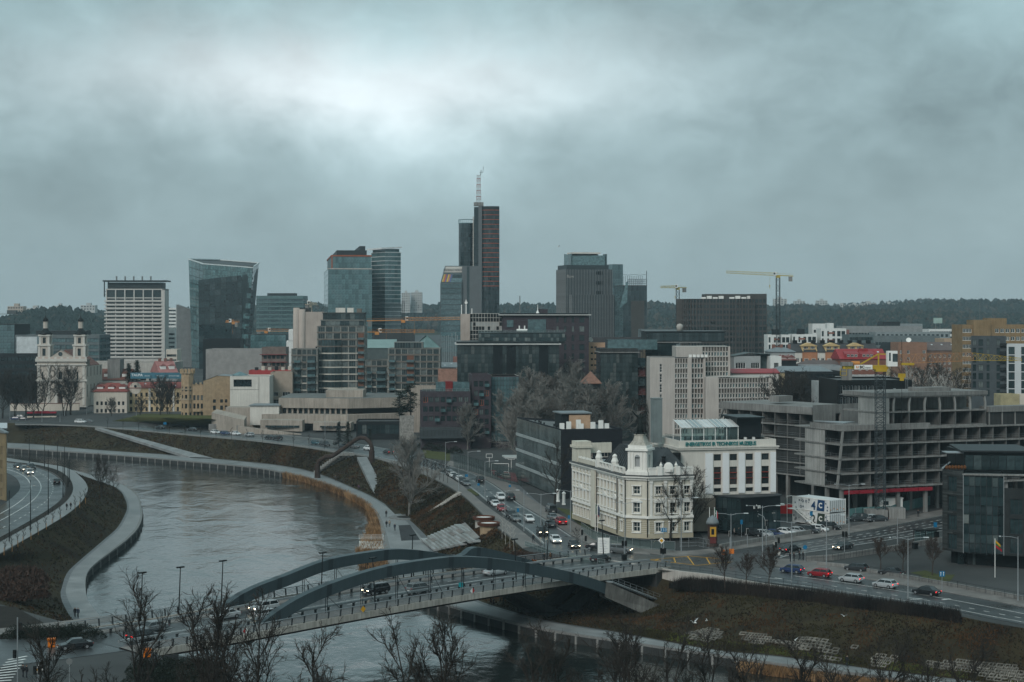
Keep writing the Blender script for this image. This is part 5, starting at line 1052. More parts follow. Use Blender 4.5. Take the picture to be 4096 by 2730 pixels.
def gallery():
 gc=mat('gallery_concrete',(.36,.315,.27),.85,.2,.15,.1,5,streak=.3);D=640;a=4;P=(XD(1115,D),D);zb=8;zz=lambda q,d=D:ZD(q,d)-zb
 r=thing('concrete_art_museum','long terraced beige concrete museum with deep strip windows','museum',(*P,zb),0);X=lambda q,d=D:XD(q,d)-P[0]
 up=MB();up.prism([(0,0),(X(1400),-5),(X(1700),8),(X(1700),40),(0,34)],zz(1632),zz(1592));up.build('upper_volume',gc,r)
 MB().face([(0,0,zz(1592)+.02),(X(1400),-5,zz(1592)+.02),(X(1700),8,zz(1592)+.02),(X(1700),40,zz(1592)+.02),(0,34,zz(1592)+.02)]).build('roof',mat('gallery_roof',(.14,.145,.14),.7),r)
 MB().prism([(X(1300),3),(X(1450),2),(X(1450),16),(X(1300),16)],zz(1592),zz(1563)).build('roof_lantern',gc,r)
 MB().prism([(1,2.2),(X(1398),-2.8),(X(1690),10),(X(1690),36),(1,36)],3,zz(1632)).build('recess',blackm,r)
 for i in range(13):
  t=i/12;x=1+(X(1390)-1)*t;y=1.8-4.9*t;MB().box(x-.35,x+.35,y-.8,y+.3,zz(1658),zz(1632)).build('pier',gc,r)
  if i<12:MB().box(x+.5,x+(X(1390)-1)/12-.5,y-.1,y+.1,zz(1654),zz(1640)).build('window',GLD,r)
 MB().prism([(-6,-4),(X(1400),-9),(X(1640),4),(X(1640),10),(X(1400),-3),(0,2)],zz(1690),zz(1655)).build('terrace',gc,r)
 MB().prism([(X(1060),-12),(X(1230),-16),(X(1230),-9),(X(1060),-5)],zz(1715),zz(1672)).build('terrace',gc,r)
 for k in range(6):MB().box(X(1085)+k*2.2,X(1085)+k*2.2+1.9,-15.3+.45*-k*.0-.9*(k*2.2/17),-13.2,zz(1700),zz(1692)).build('window',GLD,r)
 MB().prism([(X(1270),-14),(X(1420),-17),(X(1425),-10),(X(1270),-8)],zz(1712),zz(1680)).build('terrace',gc,r)
 for k in range(4):MB().box(X(1300)+k*2.5,X(1300)+k*2.5+2.1,-16.7-.05*k,-14,zz(1699),zz(1693)).build('window',GLD,r)
 MB().prism([(X(850),-2),(X(1000),-14),(X(1000),-8),(X(860),4)],0,[zz(1650),zz(1672),zz(1660),zz(1640)]).build('ramp_wall',gc,r)
 MB().prism([(X(895),4),(X(1085),0),(X(1085),10),(X(900),12)],0,zz(1632)).build('side_pavilion',gc,r);MB().prism([(X(1005),-3),(X(1120),-3),(X(1120),9),(X(1005),9)],2,zz(1622)).build('entrance_block',creamlt,r);MB().prism([(X(1000),-3.6),(X(1125),-3.6),(X(1125),10),(X(1000),10)],zz(1622),zz(1620)).build('entrance_roof',greyroof,r)
 MB().prism([(X(985),-20),(X(1240),-27),(X(1240),-25.6),(X(985),-18.8)],0,[zz(1690),zz(1716),zz(1716),zz(1690)]).build('retaining_wall',gc,r)
 MB().prism([(X(1230),-22),(X(1350),-26),(X(1352),-19),(X(1240),-17)],-1,zz(1730)).build('plinth',gc,r)
 MB().prism([(X(1240),-21),(X(1345),-25),(X(1347),-20),(X(1245),-18)],zz(1730),zz(1729)).build('lawn',grassg,r)
 box_house('black_pavilion','low black glazed pavilion with flat roof in front of the museum','pavilion',1418,1425,1600,590,3,1686,dkr,lambda L,H:(even(L,9,L/9-.15,.4),[(H-4.6,H-1.2)],dict(nx=2,fm=dkr,gm=GLA,fw=.06),.3),dep=14,z0=8,right=None)
 r2,*_=box_house('rough_stone_tower','short rough pale stone tower beside the black pavilion','tower',1595,1598,1655,588,3,1668,mat('rough_stone',(.28,.27,.25),.95,.4,1.2,.6,5),None,dep=7,z0=8)
 box_house('beige_side_wall_block','plain beige wall block behind the pine trees','building',1626,1630,1748,625,3,1546,gc,None,dep=10)
gallery()
orp=mat('orange_panel',(.45,.10,.03),.6)
def purple():
 D=548;zb=8;a=5
 def wf(ri,ci,q):
  k=(ri*7+ci*3)%10;w=dict(nx=2,fm=dkr,gm=GLA,fw=.09)
  if k in(1,6):w['kind']='balc'
  if k==4:w['fm']=orp
  return w
 r,Lx,Ly,H=box_house('purple_brick_flats','low purple brick flats with balconies facing the embankment road','apartment block',1682,1685,1882,D,a,1567,purp,lambda L,H:(even(L,8,1.45,.4),[(z,z+1.75)for z in(H-3.6,H-6.75,H-9.9)],dict(f=wf)),lambda L,H:(even(L,3,1.4),[(z,z+1.75)for z in(H-3.6,H-6.75,H-9.9)],DA),dep=13,z0=zb)
 for x in(1.5,5,9,13):MB().cbox(x,2.5,0,.6,.6,3.6).build('column',conclt,r)
 MB().box(-.6,Lx+.8,-2.4,-.01,3.8,6.6).build('glazed_gallery',mat('gallery_glass',(.055,.065,.07),.2),r)
 for i in range(14):MB().box(-.6+(Lx+1.2)*i/14,-.6+(Lx+1.2)*i/14+.1,-2.5,-2.41,4.6,6.6).build('mullion',dkr,r)
 railing(r,[(-.6,-2.4,6.6),(Lx+.8,-2.4,6.6)],1,1.2,dkr,glassy=1)
 MB().box(0,Lx,.0,Ly,-1,0.01).build('plinth',concdk,r)
 x0=hit((XD(1685,D),D),R(a),1745);MB().box(x0,Lx-.2,3,9,H-.5,H+2.9).build('roof_storey',GLB,r);MB().box(x0+3.2,x0+5.6,2.6,9,H-.5,H+3.2).build('red_box',mat('red_panel',(.18,.02,.02),.6),r);railing(r,[(.3,.3,H-.2),(Lx-.3,.3,H-.2)],1.1,1.5,galv,glassy=1)
 r,Lx,Ly,H=box_house('purple_brick_tower','taller purple brick block with glass corner behind the bare trees','apartment block',1884,1887,1964,552,a,1500,purp,lambda L,H:(even(L,3,1.35,.5),[(H-4.0-3.15*k,H-2.1-3.15*k)for k in range(6)][::-1],dict(f=wf)),None,dep=16,z0=zb)
 r,Lx,Ly,H=curtain_box('glass_corner_block','green glass corner block behind the bare tree crowns',1964,1966,2075,556,5,1505,9,3.15,GLB,purp,dep=15,zb=8)
purple()
def black_glass():
 mosa=glass('mottled_glass',(.016,.024,.025),(.07,.08,.078),.7,.09,.5)
 r,Lx,Ly,H=curtain_box('black_glass_block','wide black glass block with thin white eaves line',1824,1830,2237,600,2,1378,30,3.35,mosa,mat('black_core',(.02,.025,.027),.3),dep=24,sx=4,zb=8)
 MB().box(-1,Lx+.6,-1.2,Ly,H-.15,H+.25).build('eaves',mat('eaves_white',(.5,.5,.48),.6),r);MB().box(-.4,Lx,-.5,Ly,H+.25,H+1.0).build('parapet',mat('black_core',(.02,.025,.027),.3),r)
 x0=XD(1918,612)-XD(1830,600);x1=XD(2262,612)-XD(1830,600);H2=ZD(1332,612)-8
 MB().box(x0,x1,8,24,H,H2).build('set_back_storeys',mat('black_core',(.02,.025,.027),.3),r);CNT[r.name]=240
 curtain(r,(x0,8),(x1,8),H+.9,H2-.3,30,2,GLA);railing(r,[(x0,7.6,H2),(x1,7.6,H2)],1.0,2,galv,glassy=1)
 for x in(.35,.48,.8):MB().box(Lx*x,Lx*x+3.4,-.2,-.05,4,H-.4).build('dark_bay',mat('black_bay',(.012,.015,.017),.25),r)
 D=640;r,Lx,Ly,H=box_house('tall_purple_brick_block','tall dark purple brick block with white roof edge above the black glass','apartment block',2005,2012,2355,D,2,1262,purp,lambda L,H:([(L*.62+i*3.0,L*.62+i*3.0+(1.0 if i<3 else 2.0))for i in range(4)],[(H-2.9-3.55*k,H-.6-3.55*k)for k in range(7)][::-1],dict(nx=1,nz=2,fm=dkr,gm=GLA,fw=.08)),None,dep=22,z0=8)
 MB().box(-1.5,Lx+.9,-1.3,Ly,H,H+.3).build('eaves',mat('eaves_white',(.5,.5,.48),.6),r);MB().box(-1,Lx-.3,-.6,Ly,H+.3,H+.8).build('parapet',dkr,r)
 MB().box(Lx*.29,Lx*.5,-.25,-.01,H-6.6,H-1.6).build('glass_bay',GLB,r);MB().box(1.5,Lx*.12,-.2,-.01,H-4.6,H-1.9).build('window',GLB,r)
 MB().box(Lx*.42,Lx*.53,5,9,H+.8,H+2.4).build('roof_house',purp,r);MB().tube([(Lx*.41,4,H+.8),(Lx*.41,4,H+2.0),(Lx*.41,4,H+4.2)],[.7,.15,.08],8).build('satellite_mast',whitem,r)
 for x in(.2,.66,.69):MB().bar((Lx*x,3,H+.8),(Lx*x,3,H+4.6+(x<.3)*3),.35).build('aerial',steel,r)
 tc=thing('white_roof_chimneys','white roof vent with two pipes on the black glass terrace','vent',(XD(2088,616),616,H2+8));MB().tube([(-2,0,.8),(2,0,.8)],.55,8).build('vent_body',whitem,tc);[MB().tube([(x,0,.9),(x,0,2.6)],.25,8).build('pipe',whitem,tc)for x in(-1,1)]
 D=655;P,Lx,Ly=corner(1842,1842,2020,D,1,18);H=ZD(1255,D)-8;r=thing('gutted_concrete_tower','half-gutted beige concrete tower with open steel window grid','building',(*P,8),R(1));mb=MB();x0=hit(P,R(1),1880)
 mb.prism([(0,0),(x0,0),(x0,Ly),(0,Ly)],0,H-.2);mb.build('stair_tower',tan,r);MB().box(x0+.02,Lx,1.5,Ly,0,H).build('core',mat('grid_void',(.012,.016,.018),.4),r)
 nx,fl=12,1.68;gm=mat('grid_frame',(.46,.45,.42),.6)
 for j in range(9):MB().box(x0,Lx,1.2,1.45,H-fl*j-.09,H-fl*j+.09).build('grid_rail',gm,r)
 for i in range(nx+1):x=x0+(Lx-x0)*i/nx;MB().box(x-.07,x+.07,1.15,1.4,H-fl*8,H).build('grid_post',gm,r)
 pn=mat('grid_panel',(.34,.35,.34),.4)
 for j in(2,3):
  for i in range(nx-1):
   if rnd.random()<.8:MB().box(x0+(Lx-x0)*(i+.04)/nx,x0+(Lx-x0)*(i+.96)/nx,1.25,1.35,H-fl*(j+1)+.1,H-fl*j-.1).build('grid_pane',pn,r)
 for q,h in((.4,3.5),(2.2,5.5),(4.5,2)):MB().bar((q,1,H-.2),(q,1,H+h),.35).build('aerial',whitem,r)
 MB().tube([(2.2,.8,H+4.3),(2.2,.5,H+4.3)],.6,10).build('dish',whitem,r)
black_glass()
def right_glass():
 r,Lx,Ly,H=box_house('apricot_block','apricot rendered block with small square windows between dark blocks','building',2340,2353,2464,650,2,1373,mat('apricot_render',(.52,.33,.22),.8,.08,.2),lambda L,H:([(1.0,1.9),(2.4,3.4),(6.9,7.9),(9,9.9)],[(H-2-2.35*k,H-1.35-2.35*k)for k in range(6)][::-1],dict(nx=1,fm=dkr,gm=GLD,fw=.06)),dep=14,z0=8)
 for k in range(4):MB().box(-1.3,-.01,.5,5,H-3.4-3.5*k,H-2.4-3.5*k).build('balcony',mat('apricot_render',(.52,.33,.22),.8,.08,.2),r)
 MB().lathe([(.1,0),(.9,.25),(1.0,.4)],14).build('dish',conclt,r,loc=(1,2,H+1.2),rot=(R(70),0,R(20)))
 box_house('charcoal_roof_block','low charcoal block with rooftop plant behind the apricot house','building',2352,2356,2585,690,2,1352,mat('charcoal_render',(.06,.06,.063),.7),None,dep=20,z0=8)
 mos=MAT['mottled_glass']
 r,Lx,Ly,H=curtain_box('teal_glass_flats','dark teal glass flats with mottled panes and pale eaves line',2398,2403,2552,585,2,1412,12,3.35,mos,mat('teal_black',(.018,.03,.032),.3),dep=18,sx=3,zb=8)
 MB().box(-.8,Lx+.6,-.9,Ly,H,H+.3).build('eaves',conc,r);MB().box(-.3,Lx,-.2,Ly,H+.3,H+1.5).build('parapet',concdk,r);MB().box(Lx*.22,Lx+7.5,5,15,H+1,H+4.6).build('roof_storey',GLB,r)
 for j in range(8):MB().box(Lx+.02,Lx+2.9,-.3,1.2,3+3.3*j,3.25+3.3*j).box(Lx+.05,Lx+2.8,1.25,1.3,3.3+3.3*j,6.2+3.3*j).build('balcony',GLD if j%2 else mat('red_bay',(.08,.03,.03),.6),r)
 r,Lx,Ly,H=curtain_box('dark_glass_slab','dark glass slab with protruding black top storey behind the sixties office',2580,2583,2705,600,2,1372,10,3.35,GLD,mat('teal_black',(.018,.03,.032),.3),dep=20,sx=2,zb=8)
 MB().box(-.8,Lx+9,-.8,Ly,H,H+.3).build('eaves',conc,r);z1=ZD(1330,600)-8;x1=XD(2903,600)-XD(2583,600)
 MB().box(.5,x1,2,20,H+.3,z1).box(0,x1+.5,1.6,20.4,z1,z1+.4).build('top_storey',mat('black_core',(.02,.025,.027),.3),r);CNT[r.name]=200;curtain(r,(.5,2),(x1,2),H+.5,z1-.2,24,1,GLD)
 MB().lathe([(1.1,z1+.4),(1.1,z1+1.4),(1.3,z1+2.0),(.9,z1+2.8),(.1,z1+3.1)],12,(13.5,8)).build('roof_cupola',conclt,r,True)
right_glass()
house('old_red_roof_cottage','small old house with brown pyramid roof in front of the apricot block',2335,2342,2402,570,8,1534,1488,dkr,mat('old_tiles',(.22,.12,.09),.8,.25,.8),None,dep=9,hip=3,skyl=1)
def sixties():
 sc=mat('sixties_concrete',(.42,.385,.355),.8,.1,.12,.05,6,streak=.15);cell=mat('cell_panel',(.105,.09,.08),.7)
 def gridwall(r,mb,A,B,z0,z1,n,top,pitch=3.3):
  L=math.dist(A,B);cw=L/n;k=int((z1-z0)/(pitch/2));zz=z1-k*pitch/2
  rows=[(zz+pitch/2*j+.14,zz+pitch/2*(j+1)-.14)for j in range(k)]
  wall(mb,r,A,B,z0,z1,[(cw*i+.13,cw*(i+1)-.13)for i in range(n)],rows,win=dict(f=lambda ri,ci,q:dict(nx=1,fm=whitem,gm=GLA if rnd.random()<.75 else GLT,fw=.1)if(k-1-ri)%2==1 else dict(nx=1,fm=cell,gm=cell,fw=0)),dep=.25)
 D=540;P=(XD(2600,D),D);zb=8;r=thing('sixties_concrete_office','pale concrete office with square window grid and blank stair wall','office',(*P,zb));X=lambda q:XD(q,D)-P[0];zz=lambda q:ZD(q,D)-zb;H=zz(1430);mb=MB()
 wall(mb,r,(0,0),(X(2698),-1),0,H,[(X(2638),X(2638)+.8)],[(H-4.9-3.3*k,H-2.2-3.3*k)for k in range(6)][::-1],win=dict(nx=1,nz=3,fm=whitem,fw=.1))
 gridwall(r,mb,(X(2698),-1),(X(2751),0),0,H-.3,5,0);wall(mb,r,(X(2751),0),(X(2766),-.6),0,H);gridwall(r,mb,(X(2766),0),(X(2815),1),0,H-.3,4,0);wall(mb,r,(X(2815),1),(X(2823),.4),0,H);wall(mb,r,(0,14),(0,0),0,H);wall(mb,r,(X(2823),.4),(X(2823),14),0,H);wall(mb,r,(X(2823),14),(0,14),0,H)
 mb.build('wall',sc,r);MB().face([(0,0,H-.1),(X(2698),-1,H-.1),(X(2751),0,H-.1),(X(2823),.4,H-.1),(X(2823),14,H-.1),(0,14,H-.1)]).build('roof',roofm,r)
 r2=r;H2=zz(1389);mb=MB();CNT[r.name]=100;mb.prism([(X(2712),6),(X(2818),6),(X(2818),20),(X(2712),20)],H-.2,H2);gridwall(r,mb,(X(2818),6.2),(X(2927),8),0,H2,9,0);mb.face([(X(2927),8,0),(X(2933),7.6,0),(X(2933),7.6,H2),(X(2927),8,H2)]);mb.face([(X(2933),7.6,0),(X(2933),22,0),(X(2933),22,H2),(X(2933),7.6,H2)]);mb.face([(X(2818),6,H2),(X(2933),8,H2),(X(2933),22,H2),(X(2818),22,H2)]);mb.build('rear_block',sc,r)
 H3=zz(1508);mb=MB();wall(mb,r,(X(2818),-3),(X(2868),-4),0,H3);CNT[r.name]=200;gridwall(r,mb,(X(2868),-4),(X(3080),2),0,H3-.3,18,0);wall(mb,r,(X(3080),2),(X(3088),1.8),0,H3);wall(mb,r,(X(3088),1.8),(X(3088),14),0,H3);mb.face([(X(2818),-3,H3),(X(2868),-4,H3),(X(3088),1.8,H3),(X(3088),14,H3),(X(2818),10,H3)]);wall(mb,r,(X(2818),10),(X(2818),-3),0,H3);mb.build('low_wing',sc,r)
 MB().box(X(2818)-.2,X(3088),-4.2,8,H3-.001,H3+.02).build('wing_roof',roofm,r)if 0 else None
 for i in range(5):MB().cbox(X(2765)+i*1.3,3,H-.1,.9,.8,.9).build('rooftop_unit',whitem,r)
sixties()
def right_quarter():
 r,Lx,Ly,H=box_house('grey_white_villa','grey and white flat house with corner windows right of the sixties office','house',2933,2936,3042,600,2,1425,greyr,lambda L,H:([(.6,4.2),(6.2,9.3)],[(H-4.6,H-2.4),(H-8.6,H-6.6)][::-1],dict(nx=4,fm=whitem,fw=.12)),dep=12,z0=9)
 MB().face([(-.4,-.5,H),(Lx*.6,-.5,H+1.2),(Lx+4,-.5,H+.6),(Lx+4,12,H+.6),(Lx*.6,12,H+1.2),(-.4,12,H)]).build('sloping_roof',mat('dark_green_roof',(.07,.085,.085),.5),r)
 box_house('teal_villa_wing','dark teal wall between grey villa and its white cube','house',3040,3042,3080,603,2,1418,mat('dark_teal',(.05,.075,.078),.6),None,dep=12,z0=9)
 box_house('white_cube_house','white cube house with one wide window','house',3080,3082,3126,596,2,1426,whr,lambda L,H:([(L*.32,L*.72)],[(H-4.4,H-2.4)],dict(nx=3,fm=darkgrey,fw=.1)),dep=10,z0=9)
 house('red_strip_roof_house','low house with pink-red roof strip below the grey villa',2925,2930,3115,560,3,1492,1478,creamlt,redmetal,None,dep=12)
 for k,(p0,p1,D,e,t,m,rm,lb)in enumerate(((3085,3180,690,1408,1392,greyr,greyroof,'grey sheet-roofed house below the long crane'),(3120,3185,640,1440,1424,dkr,mat('dull_red_roof',(.2,.09,.08),.7),'dark house with dull red ridge and two white dormers'),(3104,3330,565,1488,1468,mat('yellow_wall',(.4,.33,.2),.8),greyroof,'wide low grey hipped roof left of the crane ballast'),(3215,3380,640,1462,1444,mat('brick_red',(.22,.1,.08),.8),mat('brown_sheet',(.12,.095,.09),.7),'long brown-roofed shed below the mansard row'))):
  house('low_roofed_house',lb,p0,p0,p1,D,2,e,t,m,rm,None,dep=14,hip=3,dorm=2 if k==1 else 0,chim=3 if k==0 else 0)
 box_house('grey_metal_hall','pale grey metal-clad hall with slit windows','building',3225,3228,3370,580,2,1464,mat('metal_cladding',(.26,.28,.29),.5),lambda L,H:([(L*.5,L*.95)],[(H-2.6,H-2.3)],dict(nx=4,fm=dkr)),dep=15)
 box_house('charcoal_strip_house','charcoal house with long window strip behind the bare trees','building',3160,3163,3372,555,2,1487,dkr,lambda L,H:(even(L,7,2.0,.8),[(H-2.2,H-.9)],dict(nx=1,fm=dkr,gm=GL,fw=.05)),dep=14)
 box_house('white_school_house','white low house with white-framed windows behind the bare trees','house',3270,3274,3350,500,2,1528,mat('grey_white_render',(.38,.39,.39),.8,streak=.2),lambda L,H:(even(L,3,1.5,.3),[(H-4,H-2),],dict(nx=3,nz=2,fm=whitem,fw=.1)),dep=10)
 box_house('neoclassic_house','pale ornate house with tall windows behind the crane','house',3420,3430,3560,520,3,1506,mat('pale_grey_render',(.42,.42,.41),.8,streak=.2),lambda L,H:(even(L,7,.9,.3),[(H-4.2,H-1.6)],dict(nx=1,nz=2,fm=darkgrey,fw=.07)),dep=14)
 box_house('small_white_annex','small white annex below the crane ballast','house',3360,3364,3445,495,2,1510,mat('pale_grey_render',(.42,.42,.41),.8,streak=.2),lambda L,H:([(1,2),(3.6,5.2)],[(H-2,H-.9)],DW),dep=8)
 r,Lx,Ly,H,rh=house('mansard_terrace','long terrace with dark mansard roof and yellow round gables',3167,3171,3512,720,1,1408,1374,creamlt,mat('dark_mansard',(.05,.048,.05),.6,.2,.5),lambda L,H:(even(L,16,1.4,1),[(H-4.6,H-2.8),(H-7.6,H-5.9)][::-1],WW),dep=16,z0=9)
 for f in(.2,.47,.75):
  x=Lx*f;w=3.3;MB().prism([(x-w,-.35),(x+w,-.35),(x+w,-.003),(x-w,-.003)],0,H-.1).build('brick_bay',mat('orange_brick',(.38,.17,.09),.8),r)
  for k in(-1,1):
   for z in(H-4.4,H-7.4):ob('window',winmesh(1.8,1.5,3,1,.09),r,(x+k*1.6,-.45,z))
  d=MB();d.box(x-w,x+w,1.6,6,H+.7,H+2.6);d.build('dormer',mat('ochre_gable',(.5,.36,.18),.8),r);MB().tube([(x,1.3,H+1.6),(x,6,H+1.6)],2.6,16).build('round_gable',mat('ochre_gable',(.5,.36,.18),.8),r,scale=(1,1,1))if 0 else gable_roof(MB(),x-w,x+w,1.3,7,H+2.6,1.3,'y',.2).build('dormer_roof',mat('ochre_gable',(.5,.36,.18),.8),r)
  for k in(-1,1):ob('window',winmesh(2.0,1.2,3,1,.09),r,(x+k*1.5,1.5,H+1.2));MB().bar((x+k*3,1.5,H+1.5),(x+k*3,-.3,H+.1),.35,.5).build('gable_rib',mat('ochre_gable',(.5,.36,.18),.8),r)
 for i in range(9):MB().cbox(Lx*(i+.6)/9.2,8,H+rh*.4,1.9,1.6,rh*.6+1.2).build('chimney',blackm,r)
 r,Lx,Ly,H,rh=house('red_metal_roof_house','brick house with bright red sheet roof, dormers and skylights',3356,3362,3545,640,4,1436,1398,mat('red_brick',(.21,.095,.07),.85,.2,.8),redmetal,grid(6,1.1,3,.9,1.5,WW),dep=13,z0=9,skyl=6)
 for f in(.26,.6):MB().prism([(Lx*f-3,.3),(Lx*f+3,.3),(Lx*f+2.6,4.2),(Lx*f-2.6,4.2)],H+.4,[H+1.9,H+1.9,H+2.9,H+2.9]).build('shed_dormer',redmetal,r);[ob('dormer_window',winmesh(1.1,1.0,2),r,(Lx*f+k*1.5,.22,H+.7))for k in(-1,0,1)]
 for f in(.52,.62):MB().cbox(Lx*f,5,H+rh*.4,1.7,1.4,rh*.65).build('chimney',redmetal,r)
 for p0,p1,t,lb in((3071,3161,1340,'white modern flats with big dark windows next to the crane mast'),(3169,3268,1338,'white modern flats with framed glazing left of the tall white block'),(3284,3385,1315,'tallest white block of flats with brown window strips')):
  P=(XD(p0,930),930);D=930;H=ZD(t,D)-14;L=XD(p1,D)-P[0];r=thing('white_modern_flats',lb,'apartment block',(*P,14),0,'white flats below the ridge');mb=MB()
  c=[(.5,1.6),(3.5,4.6),(L*.45,L*.45+1.6),(L*.64,L*.78),(L*.81,L*.96)];wall(mb,r,(0,0),(L,0),0,H,c,[(H-4.4-4.2*k,H-1.4-4.2*k)for k in range(int(H/4.3))][::-1],win=dict(f=lambda ri,ci,q:dict(nx=1 if ci<3 else 2,fm=darkgrey,gm=GLD,fw=.1)),dep=.4)
  wall(mb,r,(L,0),(L,14),0,H);wall(mb,r,(L,14),(0,14),0,H);wall(mb,r,(0,14),(0,0),0,H);mb.build('wall',whr,r);flat_roof(r,rect(L,14),H,pm=whr);MB().box(L*.3,L*.55,4,10,H-.4,H+3).build('roof_house',whr if p0>3200 else dkr,r)
  for k in range(3):MB().box(L*.28,L*.52,-.12,-.003,H-3-4.2*k,H-2.1-4.2*k).build('brown_strip',mat('brown_strip',(.25,.1,.07),.7),r)
 box_house('brick_flank_house','brick-red flank beside the tallest white block','house',3385,3387,3397,940,0,1320,mat('brick_red',(.22,.1,.08),.8),None,dep=14)
 box_house('rear_white_flats','white flats with dark attic behind the tallest white block','apartment block',3248,3250,3335,1010,0,1296,whr,grid(7,1.4,3.2,.8,1.8,dict(nx=1,fm=dkr,fw=.05)),dep=14)
 for p0,p1,D,t,m,n,lb in((3366,3690,1050,1306,mat('office_grey',(.24,.25,.25),.7),26,'long grey office with brick-red window rows below the ridge'),(3392,3495,900,1340,mat('teal_grey',(.10,.13,.135),.6),8,'teal grey low block left of the long glass rows'),(3495,3760,930,1345,mat('slate_rows',(.13,.155,.16),.6),20,'slate low-rise rows behind the brick block'),(3500,3800,1000,1330,mat('pale_slate',(.22,.25,.255),.6),16,'pale slate rows with glass roof lights'),(3714,3852,1100,1318,whr,14,'white balcony terrace left of the brown apartment tower'),(2560,2720,960,1318,mat('slate_rows',(.13,.155,.16),.6),14,'low office with pale window posts left of the brown curved office'),(3775,3852,800,1356,mat('beige_flat',(.38,.28,.2),.8),5,'beige flat house with small windows beside the brown apartment tower'),(3530,3600,1200,1288,dkr,4,'dark glass cube on the far office roof'),(3540,3690,1210,1296,mat('pale_slate',(.22,.25,.255),.6),10,'grey roof storey of the far office')):
  box_house('low_rise_block',lb,'building',p0,p0+2,p1,D,0,t,m,grid(n,1.6,3.3,.9,1.7,dict(nx=1,fm=darkgrey,gm=GLD,fw=.08)),dep=18)
 r,Lx,Ly,H=box_house('orange_brick_flats','orange brick flats with stepped walls and satellite dish','apartment block',3590,3594,3708,760,2,1371,mat('orange_brick_wall',(.25,.14,.095),.85,.15,.5),lambda L,H:([(.6,1.5),(4.0,5.2),(11.2,12.6)],[(H-5.2,H-3.6),(H-8.4,H-6.8)][::-1],WW),dep=14)
 MB().lathe([(.1,0),(1.0,.3),(1.2,.5)],14).build('dish',whitem,r,loc=(Lx*.42,3,H+.9),rot=(R(60),0,R(-20)))
 house('brick_mansard_flats','brown brick flats with skylit mansard roof left of the brown apartment tower',3700,3706,3832,765,2,1402,1370,mat('brown_brick',(.19,.115,.085),.85),mat('brown_sheet',(.12,.095,.09),.7),grid(6,1.2,3,.8,1.5,WW),dep=14,skyl=6,hip=2)
 house('yellow_gable_house','sunlit yellow gable house left of the orange brick flats',3545,3560,3592,790,20,1412,1372,mat('yellow_wall',(.4,.33,.2),.8),dkr,None,dep=10,ax='y')
 bb=thing('billboard','pale green blank billboard on the far hillside','billboard',(XD(3734,1500),1500,ZD(1312,1500)));MB().box(0,8,0,.4,4,9).build('board',mat('pale_green_board',(.3,.4,.36),.6),bb);[MB().cbox(x,.2,-8,.4,.3,12).build('post',steel,bb)for x in(2,6)]
 D=470;P,Lx,Ly=corner(3349,3349,3648,D,2,24);H=ZD(1521,D)-8;r=thing('black_clad_office','black clad office with two rows of grey-framed windows','office',(*P,8),R(2));mb=MB();L2=hit(P,R(2),3508)
 wall(mb,r,(0,0),(L2,0),0,H,even(L2,10,.62,.8),[(H-4.0-3.3*k,H-1.6-3.3*k)for k in range(3)][::-1],win=dict(nx=1,fm=galv,gm=GL,fw=.1));wall(mb,r,(L2,0),(Lx,0),0,H);wall(mb,r,(Lx,0),(Lx,Ly),0,H);wall(mb,r,(Lx,Ly),(0,Ly),0,H);wall(mb,r,(0,Ly),(0,0),0,H)
 mb.build('wall',blackm,r);flat_roof(r,rect(Lx,Ly),H,pm=blackm)
 for k in range(3):MB().box(.6,L2-.5,-.08,-.003,H-4.2-3.3*k,H-4.0-3.3*k).build('window_ledge',steel,r)
 ld=MB();[ld.bar((Lx-1.9+x,-.3,H-9),(Lx-1.9+x,-.3,H+.6),.06)for x in(0,.6)];[ld.bar((Lx-1.9,-.3,H-9+.35*i),(Lx-1.3,-.3,H-9+.35*i),.04)for i in range(27)];ld.build('roof_ladder',galv,r);MB().box(Lx-5.4,Lx-4.7,-.12,-.003,H-4.6,H-2.4).build('door',galv,r)
 bw=mat('brown_brick_tower',(.26,.18,.10),.85,.18,.3,streak=.2);D=620;P,Lx,Ly=corner(3849,3849,4230,D,1,14);H=ZD(1300,D)-8;r=thing('brown_brick_apartment_tower','tall ochre-brown brick apartment tower with white-framed window bands','apartment block',(*P,8),R(1));X=lambda q:hit(P,R(1),q);mb=MB()
 wall(mb,r,(0,0),(Lx,0),0,H,[(.1,X(3886))]+[(X(3980+q*21),X(3980+q*21)+1.5)for q in range(11)],[(H-3.0-2.95*k,H-1.5-2.95*k)for k in range(9)][::-1],win=dict(f=lambda ri,ci,q:dict(nx=6 if ci==0 else 2,fm=whitem,gm=GLA,fw=.12)),dep=.15);wall(mb,r,(0,Ly),(0,0),0,H);wall(mb,r,(Lx,Ly),(0,Ly),0,H);mb.build('wall',bw,r);flat_roof(r,rect(Lx,Ly),H,pm=bw)
 MB().box(X(3891),X(3959),-1.2,8,H-9,ZD(1281,D)-8).box(X(3959),X(4037),3,9,H-.5,ZD(1274,D)-8).build('stair_tower',bw,r);MB().bar((X(3932),4,H),(X(3932),4,H+9),.12).build('aerial',steel,r)
 D=590;r,Lx,Ly,H=box_house('charcoal_apartment_block','charcoal modern flats with large windows in front of the brown tower','apartment block',3883,3886,4024,D,-15,1346,mat('blue_charcoal',(.06,.07,.076),.65),lambda L,H:([(.4,1.6),(2.4,4.0),(5.2,6.2),(8.6,9.8)],[(H-3.4-3.0*k,H-1.1-3.0*k)for k in range(7)][::-1],dict(nx=2,fm=dkr,gm=GLA,fw=.07)),dep=14)
 for k in range(8):MB().box(Lx-2.2,Lx+.3,-.9,-.01,H-3.6-2.9*k,H-3.4-2.9*k).box(Lx-2.2,Lx+.3,-.9,-.85,H-3.4-2.9*k,H-2.4-2.9*k).build('balcony',dkr,r)
